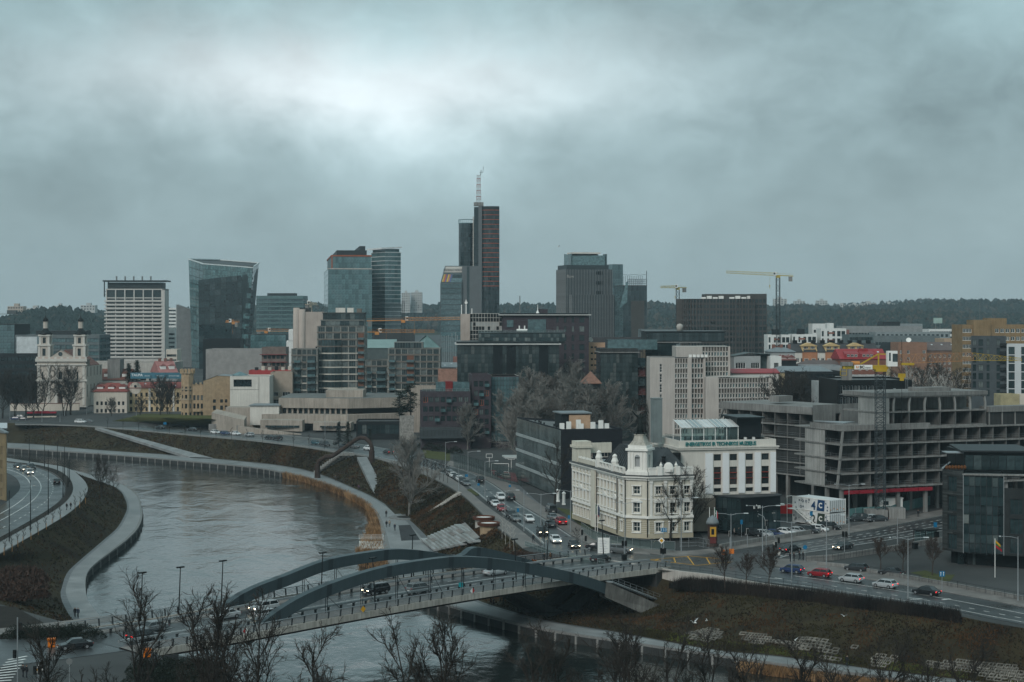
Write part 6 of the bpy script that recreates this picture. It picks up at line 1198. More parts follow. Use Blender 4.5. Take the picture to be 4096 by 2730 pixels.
 box_house('white_apartment_block','white modern flats with big square windows at the right edge','apartment block',4024,4027,4230,585,-15,1378,mat('white_cladding',(.48,.50,.51),.6,.08,.2),lambda L,H:([(.6,2.7),(4.9,7.0),(9,11.2),(13,15)],[(H-3.6-3.0*k,H-.9-3.0*k)for k in range(6)][::-1],dict(nx=2,fm=dkr,gm=GLA,fw=.08)),dep=14)
 box_house('yellow_shed','low faded yellow shed behind the concrete skeleton','shed',4000,4003,4078,470,2,1578,mat('faded_yellow',(.38,.33,.2),.85,.25),None,dep=6);box_house('beige_shed','low beige shed with strip window at the right edge','shed',4078,4080,4200,480,2,1580,cream,grid(4,1.8,3,1,1.0,WW,rows=3),dep=8)
right_quarter()
flush_extra()
# ================================================================ the near north bank: school, museum, concrete skeleton, dark block
def school():
 D=404;P,Lx,Ly=corner(2068,2245,2489,D,13);zb=8;H=ZD(1718,D)-zb;dk=mat('black_brick',(.015,.017,.021),.8,.2,.6,.3,10)
 r=thing('black_brick_school','black brick school with glass side wall and striped storeys','school',(*P,zb),R(13));mb=MB();X=lambda q:hit(P,R(13),q);zz=lambda q:ZD(q,D)-zb
 c=[(X(q),X(q)+w)for q,w in((2287,2.4),(2356,.9),(2407,2.4))]
 wall(mb,r,(0,0),(Lx,0),0,H,c,[(3.5,4.9),(zz(1832),zz(1813)),(zz(1793),zz(1770))],win=dict(nx=3,fm=conclt,gm=GL,fw=.09,sill=1),dep=.25)
 wall(mb,r,(Lx,0),(Lx,24),0,H);wall(mb,r,(Lx,24),(0,Ly),0,H);wall(mb,r,(0,Ly),(0,0),0,H);mb.build('wall',dk,r)
 gl=glass('school_glass',(.035,.045,.045),(.09,.11,.11),.6,.12,.6);n=4;fl=(H-.4)/n
 curtain(r,(0,Ly),(0,0),.2,H-.2,26,n,gl,o=.06)
 for j in range(1,n):MB().box(-.35,-.12,.3,Ly,j*fl-.35,j*fl+.35).build('storey_band',mat('pale_band',(.30,.33,.33),.5),r)
 flat_roof(r,[(0,0),(Lx,0),(Lx,24),(0,Ly)],H,mat('school_roof',(.13,.135,.135),.7),pm=dk)
 x=X(2300);MB().box(2.5,Lx*.62,9,16,H-.5,H+3.2).build('roof_house',dkr,r);MB().box(Lx*.28,Lx*.63,8.6,9,H-.5,H+2.9).build('ochre_wall',mat('apricot_brick',(.45,.30,.20),.8,.15,1),r);MB().box(2,Lx*.65,8.2,16.5,H+3.2,H+3.5).build('roof_slab',greyroof,r)
 for i,(u,v)in enumerate(((2.0,7),(3.6,6.4),(6.2,6.8),(6.2,4.2),(9,3.4),(11,3.2),(12.6,3.6))):MB().cbox(u,v,H-.5,1.1,.7,1.5+(i%3)*.4).build('rooftop_unit',whitem,r)
 for v in range(6):MB().cbox(.9+rnd.random()*2,12+v*5,H-.5,.4,.4,.7).build('roof_vent',darkgrey,r)
 o=thing('entrance_canopy','flat white canopy on thin posts before the black school','canopy',(*G(2085,1900),8),R(8));MB().box(-4.5,4.5,0,7,4.6,5.0).build('canopy_roof',mat('canopy_white',(.42,.44,.43),.5),o)
 for q in((-1,.5),(1,.5),(3.8,.6),(3.8,6)):MB().cbox(q[0],q[1],0,.3,.3,4.6).build('post',darkgrey,o)
 for i in range(4):MB().box(-1+i*1.2,.15+i*1.2,2,2.1,.2,4.4).build('glass_screen',GLB,o)
 co=strip('sports_court',GL2([(1985,1912),(2075,1932)]),GL2([(1960,1880),(2060,1893)]),8.05,mat('red_court',(.24,.04,.045),.7),4)
 for px,py,lb in((1957,1872,'white basketball hoop at the far left of the red court'),(2045,1880,'white basketball hoop near the black school'),(2000,1905,'white football goal frame on the red court')):
  h=thing('sports_goal',lb,'goal',(*G(px,py),8.06));f=MB();w=1.6 if 'hoop' in lb else 3
  if 'hoop' in lb:f.bar((0,.4,0),(0,.4,3),.14);[f.bar(a,b,.1)for a,b in(((-.9,0,2.9),(.9,0,2.9)),((-.9,0,4),(.9,0,4)),((-.9,0,2.9),(-.9,0,4)),((.9,0,2.9),(.9,0,4)))]
  else:[f.bar(a,b,.12)for a,b in(((-2.4,0,0),(-2.4,0,3.4)),((2.4,0,0),(2.4,0,3.4)),((-2.4,0,3.4),(2.4,0,3.4)),((-2.4,0,1.2),(2.4,0,1.2)))]
  f.build('frame',whitem,h)
 fr=thing('court_fence','tall dark mesh fence round the red sports court','fence',(*G(1880,1862),8));a0=Vector((*G(1880,1862),8));pts=[Vector((*G(*q),8))-a0 for q in((1815,1868),(1905,1895),(2000,1925),(2085,1945))]
 railing(fr,pts,4.2,2.2,blackm,(.1,2.1,4.2),.04);m=clear_glass('fence_mesh',(.55,.58,.58),.25)
 for p,q in zip(pts,pts[1:]):MB().face([p,q,q+Vector((0,0,4.2)),p+Vector((0,0,4.2))]).build('mesh_panel',m,fr)
school()
def skin(V,E,rad,name,mats,pick,sub=1,root=0):

 me=bpy.data.meshes.new(name);me.from_pydata(V,E,[]);o=bpy.data.objects.new(name,me);COL.objects.link(o)
 o.modifiers.new('s','SKIN');s=o.modifiers.new('d','SUBSURF');s.levels=sub;s.render_levels=sub
 for i,rr in enumerate(rad):me.skin_vertices[0].data[i].radius=rr if hasattr(rr,'__len__')else(rr,rr);me.skin_vertices[0].data[i].use_root=(i==root)
 out=bpy.data.meshes.new_from_object(o.evaluated_get(bpy.context.evaluated_depsgraph_get()));bpy.data.objects.remove(o)
 out.materials.clear();[out.materials.append(m)for m in mats]
 for p in out.polygons:p.material_index=pick(p.center);p.use_smooth=True
 return out
bronze=mat('dark_bronze',(.012,.016,.015),.6,.3,2)
def old_museum():
 zb=8.6;D0=331;Lp=Vector((XD(2500,D0),D0));Rp=Vector((XD(2594,329),329));r=thing('cream_museum_building','ornate cream corner building with square turret below a statue','museum',(Lp.x,Lp.y,zb))
 wl=mat('museum_cream',(.58,.545,.465),.8,.1,.3,streak=.15);wh=mat('museum_white',(.72,.70,.655),.75,.07,.4,streak=.1);ru=mat('museum_buff',(.40,.355,.265),.85,.12,.5);slate=mat('slate_metal',(.045,.05,.053),.4,.2,.6)
 A=Vector((0,0));B=Rp-Lp;dr=Vector((math.cos(R(14)),math.sin(R(14))));C=B+dr*9.4;dl=Vector((math.cos(R(107)),math.sin(R(107))));E=A+dl*32;H=12.4
 rows=[(1.3,3.2),(5.1,7.1),(8.8,10.4)];W3=dict(nx=2,nz=2,fm=wh,gm=GLD,fw=.1)
 mb=MB();wall(mb,r,A,B,0,H,[(1.75,3.2)],rows,win=W3,dep=.3);wall(mb,r,B,C,0,H,[(1.6,2.7),(4.6,5.7),(7.6,8.7)],rows,win=W3,dep=.3)
 cl=[(32-s-.5,32-s+.5)for s in(30.6,28.4,26.2,24,21.8,19.6,15.2,13.2,11.2,9.2,7.2,5.2,1.6)]
 wall(mb,r,E,A,0,H,cl,rows,win=W3,dep=.35);back=E+Vector((14,4));wall(mb,r,C,C+Vector((-2,14)),0,H);wall(mb,r,C+Vector((-2,14)),back,0,H);wall(mb,r,back,E,0,H)
 mb.build('wall',wl,r)
 loop=[E,A,B,C]
 def course(z,h,o,m,nm):
  q=MB();out=[]
  P=[E,A,B,C];ns=[]
  for a,b in zip(P,P[1:]):d=(b-a).normalized();ns.append(Vector((d.y,-d.x)))
  O=[P[0]+ns[0]*o]
  for i in range(1,3):k=(ns[i-1]+ns[i]);O.append(P[i]+k*(o/max(.3,1+ns[i-1].dot(ns[i]))))
  O.append(P[3]+ns[2]*o)
  q.loft([[(*p,z)for p in P],[(*p,z)for p in O],[(*p,z+h)for p in O],[(*p,z+h)for p in P]]);q.face([(*P[3],z),(*O[3],z),(*O[3],z+h),(*P[3],z+h)]);q.face([(*O[0],z),(*P[0],z),(*P[0],z+h),(*O[0],z+h)]);q.build(nm,m,r)
 course(0,.9,.18,ru,'plinth');course(4.0,.5,.4,wh,'string_course');course(7.75,.18,.12,wh,'string_course');course(11.6,.45,.35,wh,'cornice');course(12.1,.35,.8,wh,'cornice');course(12.46,.14,.95,slate,'gutter')
 for a_,b_,cs in((E,A,cl),(A,B,[(1.75,3.2)]),(B,C,[(1.6,2.7),(4.6,5.7),(7.6,8.7)])):
  d_=(b_-a_);L_=d_.length;d_/=L_;e0=0
  for c0,c1 in cs+[(L_,L_)]:
   if c0-e0>.7:
    p_=a_+d_*(e0+c0)/2;w_=(c0-e0)/2-.25;me=MB();[me.box(-w_,w_,-.1,-.003,1.05+k*.42,1.31+k*.42)for k in range(7)];me.build('rustication',ru,r,loc=(*p_,0),rz=math.atan2(d_.y,d_.x))['kind']='stuff'
   e0=c1
 def on(a,b,s,o=0.0):d=(b-a).normalized();n=Vector((d.y,-d.x));p=a+d*s+n*o;return(p.x,p.y),math.atan2(d.y,d.x)
 pil=MB().box(-.27,.27,-.22,-.004,4.5,11.4).box(-.36,.36,-.3,-.004,11.0,11.5).mesh('pilaster',wh);sur=MB().box(-.95,-.72,-.16,-.004,0,2.0).box(.72,.95,-.16,-.004,0,2.0).box(-1.05,1.05,-.3,-.004,2.02,2.25).box(-1.0,1.0,-.3,-.004,-.3,-.1).mesh('window_surround',wh);ped=MB().prism([(-1.15,-.35),(1.15,-.35),(1.15,-.004),(-1.15,-.004)],0,.12).face([(-1.15,-.35,.12),(1.15,-.35,.12),(0,-.35,.75)]).face([(-1.15,-.35,.12),(0,-.35,.75),(0,0,.75),(-1.15,0,.12)]).face([(0,-.35,.75),(1.15,-.35,.12),(1.15,0,.12),(0,0,.75)]).mesh('pediment',wh)
 cols=[(A,B,2.48)]+[(B,C,s)for s in(2.15,5.15,8.15)]+[(E,A,(a+b)/2)for a,b in cl]
 for i,(a,b,s)in enumerate(cols):
  p,rz=on(a,b,s)
  for j,(z0,z1)in enumerate(rows):
   ob('window_surround',sur,r,(*p,z0),rz,(.82 if a is E else 1,1,(z1-z0)/2.0))
  if i<4 or i%3==0:ob('pediment',ped,r,(*p,7.35),rz)
 for s in(.5,3.5,6.6,9.0):p,rz=on(B,C,s);ob('pilaster',pil,r,(*p,0),rz)
 for s in[32-q for q in(.5,2.7,4.2,6.2,8.2,10.2,12.2,14.2,16.2,18.6,20.7,22.9,25.1,27.3,29.5,31.7)]:p,rz=on(E,A,s);ob('pilaster',pil,r,(*p,0),rz)
 for s,w in((32-17.4,2.4),):
  p,rz=on(E,A,s,.25);MB().box(-w/2,w/2,-.4,.0,0,12.6).build('portal_bay',wl,r,loc=(*p,0),rz=rz)
 for(a,b,s)in((A,B,.12),(A,B,4.85),(E,A,16.2),(E,A,28.2)):p,rz=on(a,b,s,.3);MB().tube([(p[0],p[1],.3),(p[0],p[1],12)],.1,6).build('downpipe',blackm,r)
 def para(a,b,z,h,m,nm,t=.5):MB().bar((*a,z+h/2),(*b,z+h/2),t,h).build(nm,m,r)
 para(B+Vector((0,.5)),C+Vector((0,.5)),12.6,1.3,wh,'parapet');para(B+Vector((0,.5)),C+Vector((0,.5)),13.9,.18,wh,'parapet_cap',.7)
 m=B.lerp(C,.45)+Vector((0,.2));MB().lathe([(.9,0),(1.0,.3),(.7,.8),(.3,1.0)],10,sx=1,sy=.4).build('cartouche',wh,r,loc=(*m,13.2),scale=(1.1,1,1.9));[MB().lathe([(.3,0),(.16,.15),(.36,.5),(.1,.95),(.03,1.2)],8).build('urn',wh,r,loc=(*(m+dr*k),14.05))for k in(-1.6,1.6)]
 for k in(-1.9,1.9):MB().cbox(0,0,0,1.0,.8,1.7).build('parapet_pier',wh,r,loc=(*(m+dr*k),12.6),rz=R(14))
 for s0,s1 in((2,18),):
  for s in range(int(s0),int(s1),2):p=A+dl*s+Vector((.5,.1));MB().cbox(0,0,0,.5,.5,1.15).build('balustrade_pier',wh,r,loc=(*p,12.6),rz=R(17))
  a,b=A+dl*s0+Vector((.5,.1)),A+dl*s1+Vector((.5,.1));para(a,b,13.7,.2,wh,'balustrade_rail',.45);para(a,b,12.6,.25,wh,'balustrade_base',.4)
  for s in(7.5,17):p=A+dl*s+Vector((.6,.1));MB().cbox(0,0,0,1.3,1.3,1.5).lathe([(.7,1.5),(.8,2.0),(.5,2.7),(.55,3.1),(.2,3.5)],8).build('scroll_pier',wh,r,loc=(*p,12.6),rz=R(17))
 para(A+dl*19+Vector((.5,.1)),E+Vector((.5,.1)),12.6,.9,wl,'parapet');[MB().cbox(0,0,0,.7,.7,.35).build('parapet_block',wh,r,loc=(*(A+dl*s+Vector((.5,.1))),13.5),rz=R(17))for s in(20.5,22.5,24.5,26.5,28.5)]
 MB().cbox(0,0,0,3.2,3.2,3.4).cbox(0,0,3.4,3.9,3.9,.5).cbox(0,0,3.9,3.3,3.3,.9).build('end_pavilion',wl,r,loc=(*(E-dl*1.2+Vector((1.5,.4))),12.2),rz=R(17));MB().bar((*(E+Vector((2.8,1))),15.3),(*(E+Vector((8.6,2.6))),15.3),.5,2.2).build('attic_wall',wl,r)
 z=12.7;q=[A+dl*2.5+Vector((1.6,.2)),B+Vector((.2,1.6)),C+Vector((-.6,1.6)),C+Vector((-2.4,12)),A+dl*19+Vector((9,2.2)),A+dl*19+Vector((1.6,.4))];cx=sum(q,Vector((0,0)))/6;mb=MB();rid=[A+dl*8+Vector((5,1)),A+dl*17+Vector((5,1)),C+Vector((-4.4,6))];zr=17.4
 mb.face([(*q[0],z),(*q[1],z),(*rid[0],zr)]).face([(*q[1],z),(*q[2],z),(*rid[2],zr),(*rid[0],zr)]).face([(*q[2],z),(*q[3],z),(*rid[2],zr)]).face([(*q[3],z),(*q[4],z),(*rid[1],zr),(*rid[2],zr)]).face([(*q[4],z),(*q[5],z),(*rid[1],zr)]).face([(*q[5],z),(*q[0],z),(*rid[0],zr),(*rid[1],zr)]).face([(*rid[0],zr),(*rid[2],zr),(*rid[1],zr)])
 rf=mb.build('roof',slate,r);MB().face([(*(A+dl*19+Vector((.9,.2))),12.75),(*(A+dl*19+Vector((10,2.6))),12.75),(*back,12.75),(*E,12.75)]).build('low_roof',greyroof,r)
 for i in range(11):t=(i+.5)/11;a=B.lerp(C,t)+Vector((0,1.8));b=Vector(rid[0]).lerp(rid[2],t);MB().bar((*a,z+.12),(*b,zr+.12),.09,.16).build('seam',slate,rf)
 for i in range(12):t=(i+.5)/12;a=Vector(q[0]).lerp(q[5],t);b=Vector(rid[0]).lerp(rid[1],t);MB().bar((*a,z+.12),(*b,zr+.12),.09,.16).build('seam',slate,rf)
 MB().lathe([(.35,0),(.35,1.9),(.5,2.0),(.5,2.2)],8).build('flue',blackm,rf,loc=(*(B.lerp(C,.35)+Vector((.3,4.2))),13.8));[MB().cbox(0,0,0,1.6,1.3,1.8).build('roof_plant',blackm,rf,loc=(*(C+Vector((k,8))),14.5))for k in(-5,-2.5)]
 tc=A.lerp(B,.5)+Vector((.85,1.9));ta=math.atan2(B.y,B.x);t=ob('turret',None,r,(*tc,12.4),ta,(1,1,.86));MB().cbox(0,0,0,4.7,4.4,1.0).cbox(0,0,1.0,4.3,4.0,.35).build('turret_base',wh,t)
 for i in range(7):MB().cbox(-2.1+i*.7,-2.35,-.4,.28,.3,.38).build('bracket',wh,t)
 mb=MB();pts=[(-1.9,-1.8),(1.9,-1.8),(1.9,1.8),(-1.9,1.8)]
 for i in range(4):L=math.dist(pts[i],pts[(i+1)%4]);wall(mb,t,pts[i],pts[(i+1)%4],1.3,5.9,[(L/2-.55,L/2+.55)],[(2.1,4.4)],win=dict(nx=1,fw=0,gm=greyr),dep=.45)
 mb.build('turret_wall',wh,t)
 for i in range(4):
  a,b=Vector(pts[i]),Vector(pts[(i+1)%4]);d=(b-a).normalized();n=Vector((d.y,-d.x));L=(b-a).length
  ar=MB();ring=[((.55)*math.cos(R(180*k/8)),.55*math.sin(R(180*k/8)))for k in range(9)]
  ar.face([(x,.3,zz)for x,zz in ring]);o=ar.build('arch_head',greyr,t,loc=(*(a+d*L/2-n*.0+n*.31),4.38),rz=math.atan2(d.y,d.x))
  for s in(.25,L-.25,L/2-.95,L/2+.95):p=a+d*s;MB().box(-.17,.17,-.14,-.003,1.3,5.5).build('turret_pilaster',wh,t,loc=(*p,0),rz=math.atan2(d.y,d.x))
 MB().cbox(0,0,5.85,4.7,4.5,.5).cbox(0,0,6.35,3.9,3.7,.75).build('turret_cornice',wh,t);MB().lathe([(2.6,7.1),(2.2,7.5),(1.7,8.1),(1.35,8.9),(1.3,9.3),(1.45,9.45),(1.45,9.6)],4).build('turret_cap',mat('stained_stone',(.42,.395,.345),.85,.25,.6,streak=.4),t,rz=R(45))
 s=thing('bronze_statue','dark bronze statue of a robed figure with raised arms on the turret','statue',(Lp.x+tc.x,Lp.y+tc.y,zb+12.4+9.6*.86))
 V=[(0,0,2.3),(0,0,1.3),(.1,0,.25),(0,0,3.0),(0,0,3.55),(0,-.02,3.85),(.02,-.04,4.25),(-.5,0,3.5),(-1.0,-.1,3.9),(-1.55,-.15,4.5),(.5,0,3.5),(1.05,-.1,3.75),(1.3,-.15,4.4),(-1.68,-.15,4.7),(1.35,-.15,4.62)]
 Ed=[(0,1),(1,2),(0,3),(3,4),(4,5),(5,6),(4,7),(7,8),(8,9),(9,13),(4,10),(10,11),(11,12),(12,14)]
 ob('figure',skin(V,Ed,[(.5,.42),(.66,.6),(.85,.75),(.36,.3),(.42,.3),.15,.27,.24,.2,.15,.24,.19,.15,.12,.12],'figure',[bronze],lambda c:0),s);MB().cbox(0,0,-.02,1.9,1.7,.32).build('statue_plinth',bronze,s)
 fold=MB();[fold.tube([(.62*math.cos(a),.56*math.sin(a),.2),(.5*math.cos(a+.3),.45*math.sin(a+.3),1.6),(.3*math.cos(a+.5),.28*math.sin(a+.5),2.7)],[.16,.13,.06],5)for a in[i*.785 for i in range(8)]];o=fold.build('robe_folds',bronze,s,True);o['kind']='stuff'
old_museum()
def hall():
 D=340;a=12.5;P=(XD(2715,D),D);zb=8.6;Lx=hit(P,R(a),3104);H=ZD(1764,D)-zb;r=thing('white_museum_hall','white industrial museum hall with tall windows and lettered parapet','museum',(*P,zb),R(a));X=lambda q:hit(P,R(a),q);zz=lambda q:ZD(q,D)-zb
 w=mat('hall_render',(.57,.54,.49),.8,.08,.3,streak=.1);wp=mat('hall_white',(.66,.67,.675),.75,.05,.3);Ly=17;mb=MB()
 cols=[(X(2250+.4145*q),X(2250+.4145*(q+72)))for q in(1460,1614,1768,1921)];rows=[(zz(1973),zz(1957)),(zz(1944),zz(1872)),(zz(1847),zz(1821))];redf=mat('rust_frame',(.09,.035,.025),.6)
 wall(mb,r,(0,0),(Lx,0),0,H,cols,rows,win=dict(f=lambda ri,ci,q:dict(nx=5,nz=(1,6,3)[ri],fm=redf if ri==1 and ci<3 else darkgrey,gm=GLD if ri else GL,fw=.05)),dep=.35)
 wall(mb,r,(Lx,0),(Lx,Ly),0,H);wall(mb,r,(Lx,Ly),(0,Ly),0,H);wall(mb,r,(0,Ly),(0,0),0,H,[(3,4.2),(8,9.2),(12,13.4)],[(H-9.4,H-7),(H-6,H-4.4)],win=dict(nx=2,nz=2,fm=redf,gm=GLD,fw=.08));mb.build('wall',w,r);flat_roof(r,rect(Lx,Ly),H,pm=w,par=.4)
 zc=zz(1802);MB().box(-.35,Lx+.4,-.4,-.003,zc,zc+.35).box(-.5,Lx+.55,-.55,-.005,zc+.35,zc+.62).box(-.5,-.003,-.005,Ly,zc,zc+.6).build('cornice',w,r)
 for i in range(5):
  u0=cols[i-1][1]+.25 if i else cols[0][0]-1.9;u1=cols[i][0]-.25 if i<4 else Lx-.1
  MB().box(u0,u1,-.25,-.003,zz(1978),zz(1816)).build('pilaster',wp,r)
 for c in cols:MB().box(c[0],c[1],-.06,.2,zz(1897),zz(1895)).box(c[0],c[1],-.06,.2,zz(1919),zz(1918)).build('red_transom',mat('transom_red',(.35,.05,.035),.6),r)
 text('ENERGETIKOS IR TECHNIKOS MUZIEJUS',1.12,mat('teal_letters',(.02,.17,.17),.5),r,((X(2738)+X(3027))/2,-.12,zz(1786)),(R(90),0,0),ext=.08,bold=.025,sx=.77)
 pv=ob('terrace_pavilion',None,r,(X(2720)+1.2,3.2,H-.4));L=X(2960)-X(2728)
 for i in range(6):x=L*i/5;MB().bar((x,0,0),(x,0,2.9),.14).bar((x,5,0),(x,5,3.9),.14).build('post',whitem,pv)
 for i in range(5):MB().box(L*i/5+.1,L*(i+1)/5-.1,-.02,.02,.2,2.7).build('glass_panel',CLR,pv);MB().face([(L*i/5+.06,-.4,2.85),(L*(i+1)/5-.06,-.4,2.85),(L*(i+1)/5-.06,5.2,4.15),(L*i/5+.06,5.2,4.15)]).build('roof_panel',mat('pavilion_roof',(.5,.52,.52),.3)if i%2==0 else mat('pavilion_glass_roof',(.3,.35,.36),.15),pv)
 for i in range(14):x=L*i/13;MB().bar((x,-.42,2.93),(x,5.2,4.23),.07).build('roof_rib',whitem,pv)
 for i in range(12):MB().cbox(.8+i*L/12.5,1.2+1.6*(i%2),0,.55,.55,.8).build('chair',blackm if i%3 else whitem,pv)
 MB().box(X(2975),X(3072),4,12,H-.4,H+4.2).box(X(2965),X(3076),2.2,12.5,H+4.2,H+4.5).build('terrace_bar',mat('bar_black',(.015,.02,.022),.4),r);railing(r,[(.3,10,H-.1),(.3,.4,H-.1),(Lx-.3,.4,H-.1)],.9,1.2,blackm,(.9,.5),.02)
 for i in range(5):MB().cbox(X(2978)+i*.9,1.9,H-.4,.5,.5,.75).build('terrace_chair',whitem if i%2 else blackm,r)
 xc=X(2693)-.8;MB().prism([(xc-1.0,8),(xc+1.0,8),(xc+1.0,10),(xc-1.0,10)],H-1,H+8.2).prism([(xc-1.05,7.9),(xc+1.05,7.9),(xc+1.05,10.1),(xc-1.05,10.1)],H+8.2,H+8.4).build('chimney',mat('zinc',(.17,.2,.2),.5,.15,.4,streak=.2),r)
 e=mat('entrance_black',(.012,.016,.018),.18);Z=zz(1988);p=[(X(2856),-.01),(X(2926),-5.6),(X(3100),-3.0),(Lx+.2,-.01)]
 en=ob('entrance',None,r);MB().prism(p,0,Z).build('entrance_shell',e,en);MB().prism([(X(2850),-.01),(X(2926),-6.0),(X(3104),-3.3),(Lx+.4,-.01)],Z,Z+.2).build('entrance_roof',darkgrey,en);CNT[en.name]=0
 curtain(en,p[0],p[1],.2,Z*.98,6,3,GLD);curtain(en,p[1],p[2],.2,Z*.6,10,2,GLD)
 f=Vector(p[2])-Vector(p[1]);rz=math.atan2(f.y,f.x);q=Vector(p[1])+f*.42;text('E   M',.85,whitem,en,(q.x-.2,q.y-.12,Z*.68),(R(90),0,rz),ext=.03,bold=.02);MB().box(-.42,.42,-.08,-.05,.5,.62).box(-.06,.06,-.08,-.05,0,.6).box(-.45,-.3,-.08,-.05,.55,.85).build('logo',whitem,en,loc=(q.x+.0,q.y-.08,Z*.68),rz=rz);MB().box(-.03,.03,-.1,-.06,-1.6,-.4).build('sign_bar',whitem,en,loc=(q.x,q.y,Z*.66),rz=rz)
 q=Vector(p[1])+f*.82;text('ETM',.4,conclt,en,(q.x,q.y-.12,Z*.5),(R(90),0,rz),ext=.02);text('A B',.35,conclt,en,(q.x,q.y-.12,Z*.42),(R(90),0,rz),ext=.02)if 0 else None
 for k in range(3):MB().box(0,4.5,-.35*(k+1),-.35*k,0,.45-.15*k).build('step',pavedk,en,loc=(p[1][0]+2.6,p[1][1]+.9,0),rz=rz)
 D2=338;lk=thing('dark_link_block','dark glazed link between cream museum and white hall','building',(XD(2735,D2)-2,D2+4,zb),R(a));MB().box(-6.5,3,0,10,0,12.8).build('wall',mat('link_dark',(.05,.052,.052),.35),lk);MB().box(-7.5,-3,-.2,8,12.8,14.2).build('upper_step',mat('link_dark',(.05,.052,.052),.35),lk);[MB().box(-6+i*1.5,-4.8+i*1.5,-.12,-.003,.6+z*4,4+z*4).build('pane',GLD,lk)for i in range(6)for z in range(3)]
 o=MB().box(X(2760),X(2856),-.9,-.01,0,Z-.4).build('ground_floor_annex',mat('annex_brown',(.16,.14,.115),.8,.2),r)
hall()
def skeleton():
 cn=conc;fl=3.05;cw=mat('shade_toned_concrete',(.135,.135,.13),.9,.25,.4,.1,6,streak=.35)  # cw: cross-wall concrete darkened, bay shade put into its colour
 D=400;P,Lx,Ly=corner(2908,3251,3455,D,37);zb=8;r=thing('concrete_skeleton_wing','raw concrete frame wing with open square bays behind the museum','building',(*P,zb),R(37));H=ZD(1622,D)-zb;top=H-2.0;nb=7;bw=Ly/nb;dep=8.0
 for j in range(6):MB().box(-.25,dep+6,-.05,Ly+(0 if j else 2.5),top-fl*j-.28,top-fl*j).build('floor_slab',cn,r)
 MB().box(-.3,dep+8,.02,Ly+2.5,top+.002,H-.5).build('roof_parapet',cn,r);MB().box(dep-.3,dep,.05,Ly,top-fl*5,top-.28).build('rear_wall',concdk,r)  # rear wall in darker concrete, deep bay shade painted into it
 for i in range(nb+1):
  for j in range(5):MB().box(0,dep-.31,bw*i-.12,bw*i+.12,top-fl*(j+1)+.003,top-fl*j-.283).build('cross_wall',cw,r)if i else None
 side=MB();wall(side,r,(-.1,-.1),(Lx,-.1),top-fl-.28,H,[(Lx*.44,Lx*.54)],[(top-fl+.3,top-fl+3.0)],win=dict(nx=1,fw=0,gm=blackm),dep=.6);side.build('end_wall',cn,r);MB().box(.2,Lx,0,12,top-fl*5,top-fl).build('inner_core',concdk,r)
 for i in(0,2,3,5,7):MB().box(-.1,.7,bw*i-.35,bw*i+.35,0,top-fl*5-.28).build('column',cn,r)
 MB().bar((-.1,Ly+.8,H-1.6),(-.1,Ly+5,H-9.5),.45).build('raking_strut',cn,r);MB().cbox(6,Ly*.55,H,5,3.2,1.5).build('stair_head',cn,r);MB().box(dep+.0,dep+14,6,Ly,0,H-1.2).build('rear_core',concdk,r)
 for j in range(1,6):railing(r,[(.1,.3,top-fl*j),(.1,Ly-.3,top-fl*j)],1.1,bw/1,galv,(1.05,.6),.018,name='guard_rail')
 D=368;a=22;P=(XD(3368,D),D);Lx=hit(P,R(a),4230);ca,sa=math.cos(R(a)),math.sin(R(a));w2l=lambda p:((p[0]-P[0])*ca+(p[1]-P[1])*sa,-(p[0]-P[0])*sa+(p[1]-P[1])*ca)
 r=thing('concrete_skeleton_block','long raw concrete building skeleton with empty bays and red steel beam','building',(*P,8),R(a));z0=ZD(1954,D)-8;n=4;fl=3.25;L1=w2l((XD(3300,374),374));L2=w2l((XD(3258,377),377));top=z0+fl*n;nb=24;bw=3.75;dep=8
 pl=[L2,L1,(0,0),(Lx,0),(Lx,dep+10),(L2[0],dep+10)]
 for j in range(n+1):MB().prism(inset(pl,-.25),z0+fl*j-.3,z0+fl*j).build('floor_slab',cn,r)
 MB().box(1.2,Lx,dep-.3,dep,z0,top-.3).build('rear_wall',concdk,r);MB().prism([L2,L1,(L1[0],L1[1]+4),(L2[0],L2[1]+4)],z0,top-.3).build('end_wall',mat('pale_shuttered_concrete',(.33,.325,.31),.85,.15,.4,streak=.3),r)  # darker rear wall colour stands in for shade inside the bays
 MB().prism([L2,L1,(0,-.1),(X1:=hit(P,R(a),3720),-.1),(X1,1.2),(1,1.2),(L2[0],L2[1]+2)],top+.003,top+1.0).build('roof_parapet',cn,r);MB().prism([(L2[0]+.2,L2[1]+.5),(1,.6),(6,4),(L2[0]+2,8)],top+1.3,top+1.5).build('roof_sheet',galv,r)
 for j in range(n):
  for i in range(1,nb):
   x=bw*i+(.5 if i==1 else 0)
   if x>Lx:continue
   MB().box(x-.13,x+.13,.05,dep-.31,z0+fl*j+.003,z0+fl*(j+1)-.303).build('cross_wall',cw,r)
  q=MB();t0,t1=j/n,(j+1)/n;q.bar((-1.3+1.5*t0,-.0,z0+fl*j),(-1.3+1.5*t1,-.0,z0+fl*(j+1)-.3),.45).build('leaning_column',cn,r)
  railing(r,[(L1[0],L1[1],z0+fl*j),(0,.1,z0+fl*j),(min(Lx,80),.1,z0+fl*j)],1.1,bw/2,galv,(1.05,.6),.018,name='guard_rail')
 for i in range(0,nb,2):MB().cbox(bw*i+.3,.7,0,.75,.75,z0-.3).build('column',cn,r);MB().cbox(bw*i+.3,6.5,0,.75,.75,z0-.3).build('column',cn,r)
 bm=mat('red_steel',(.25,.018,.03),.5);X2=hit(P,R(a),3730)
 for i in range(6):MB().bar((.5+(X2-.5)*i/6,-.1,z0-1.0),(.3+(X2-.5)*(i+1)/6,-.1,z0-1.0),.35,.8).build('red_beam',bm,r)
 MB().box(1,Lx,12,13,0,z0).build('rear_basement_wall',concdk,r)
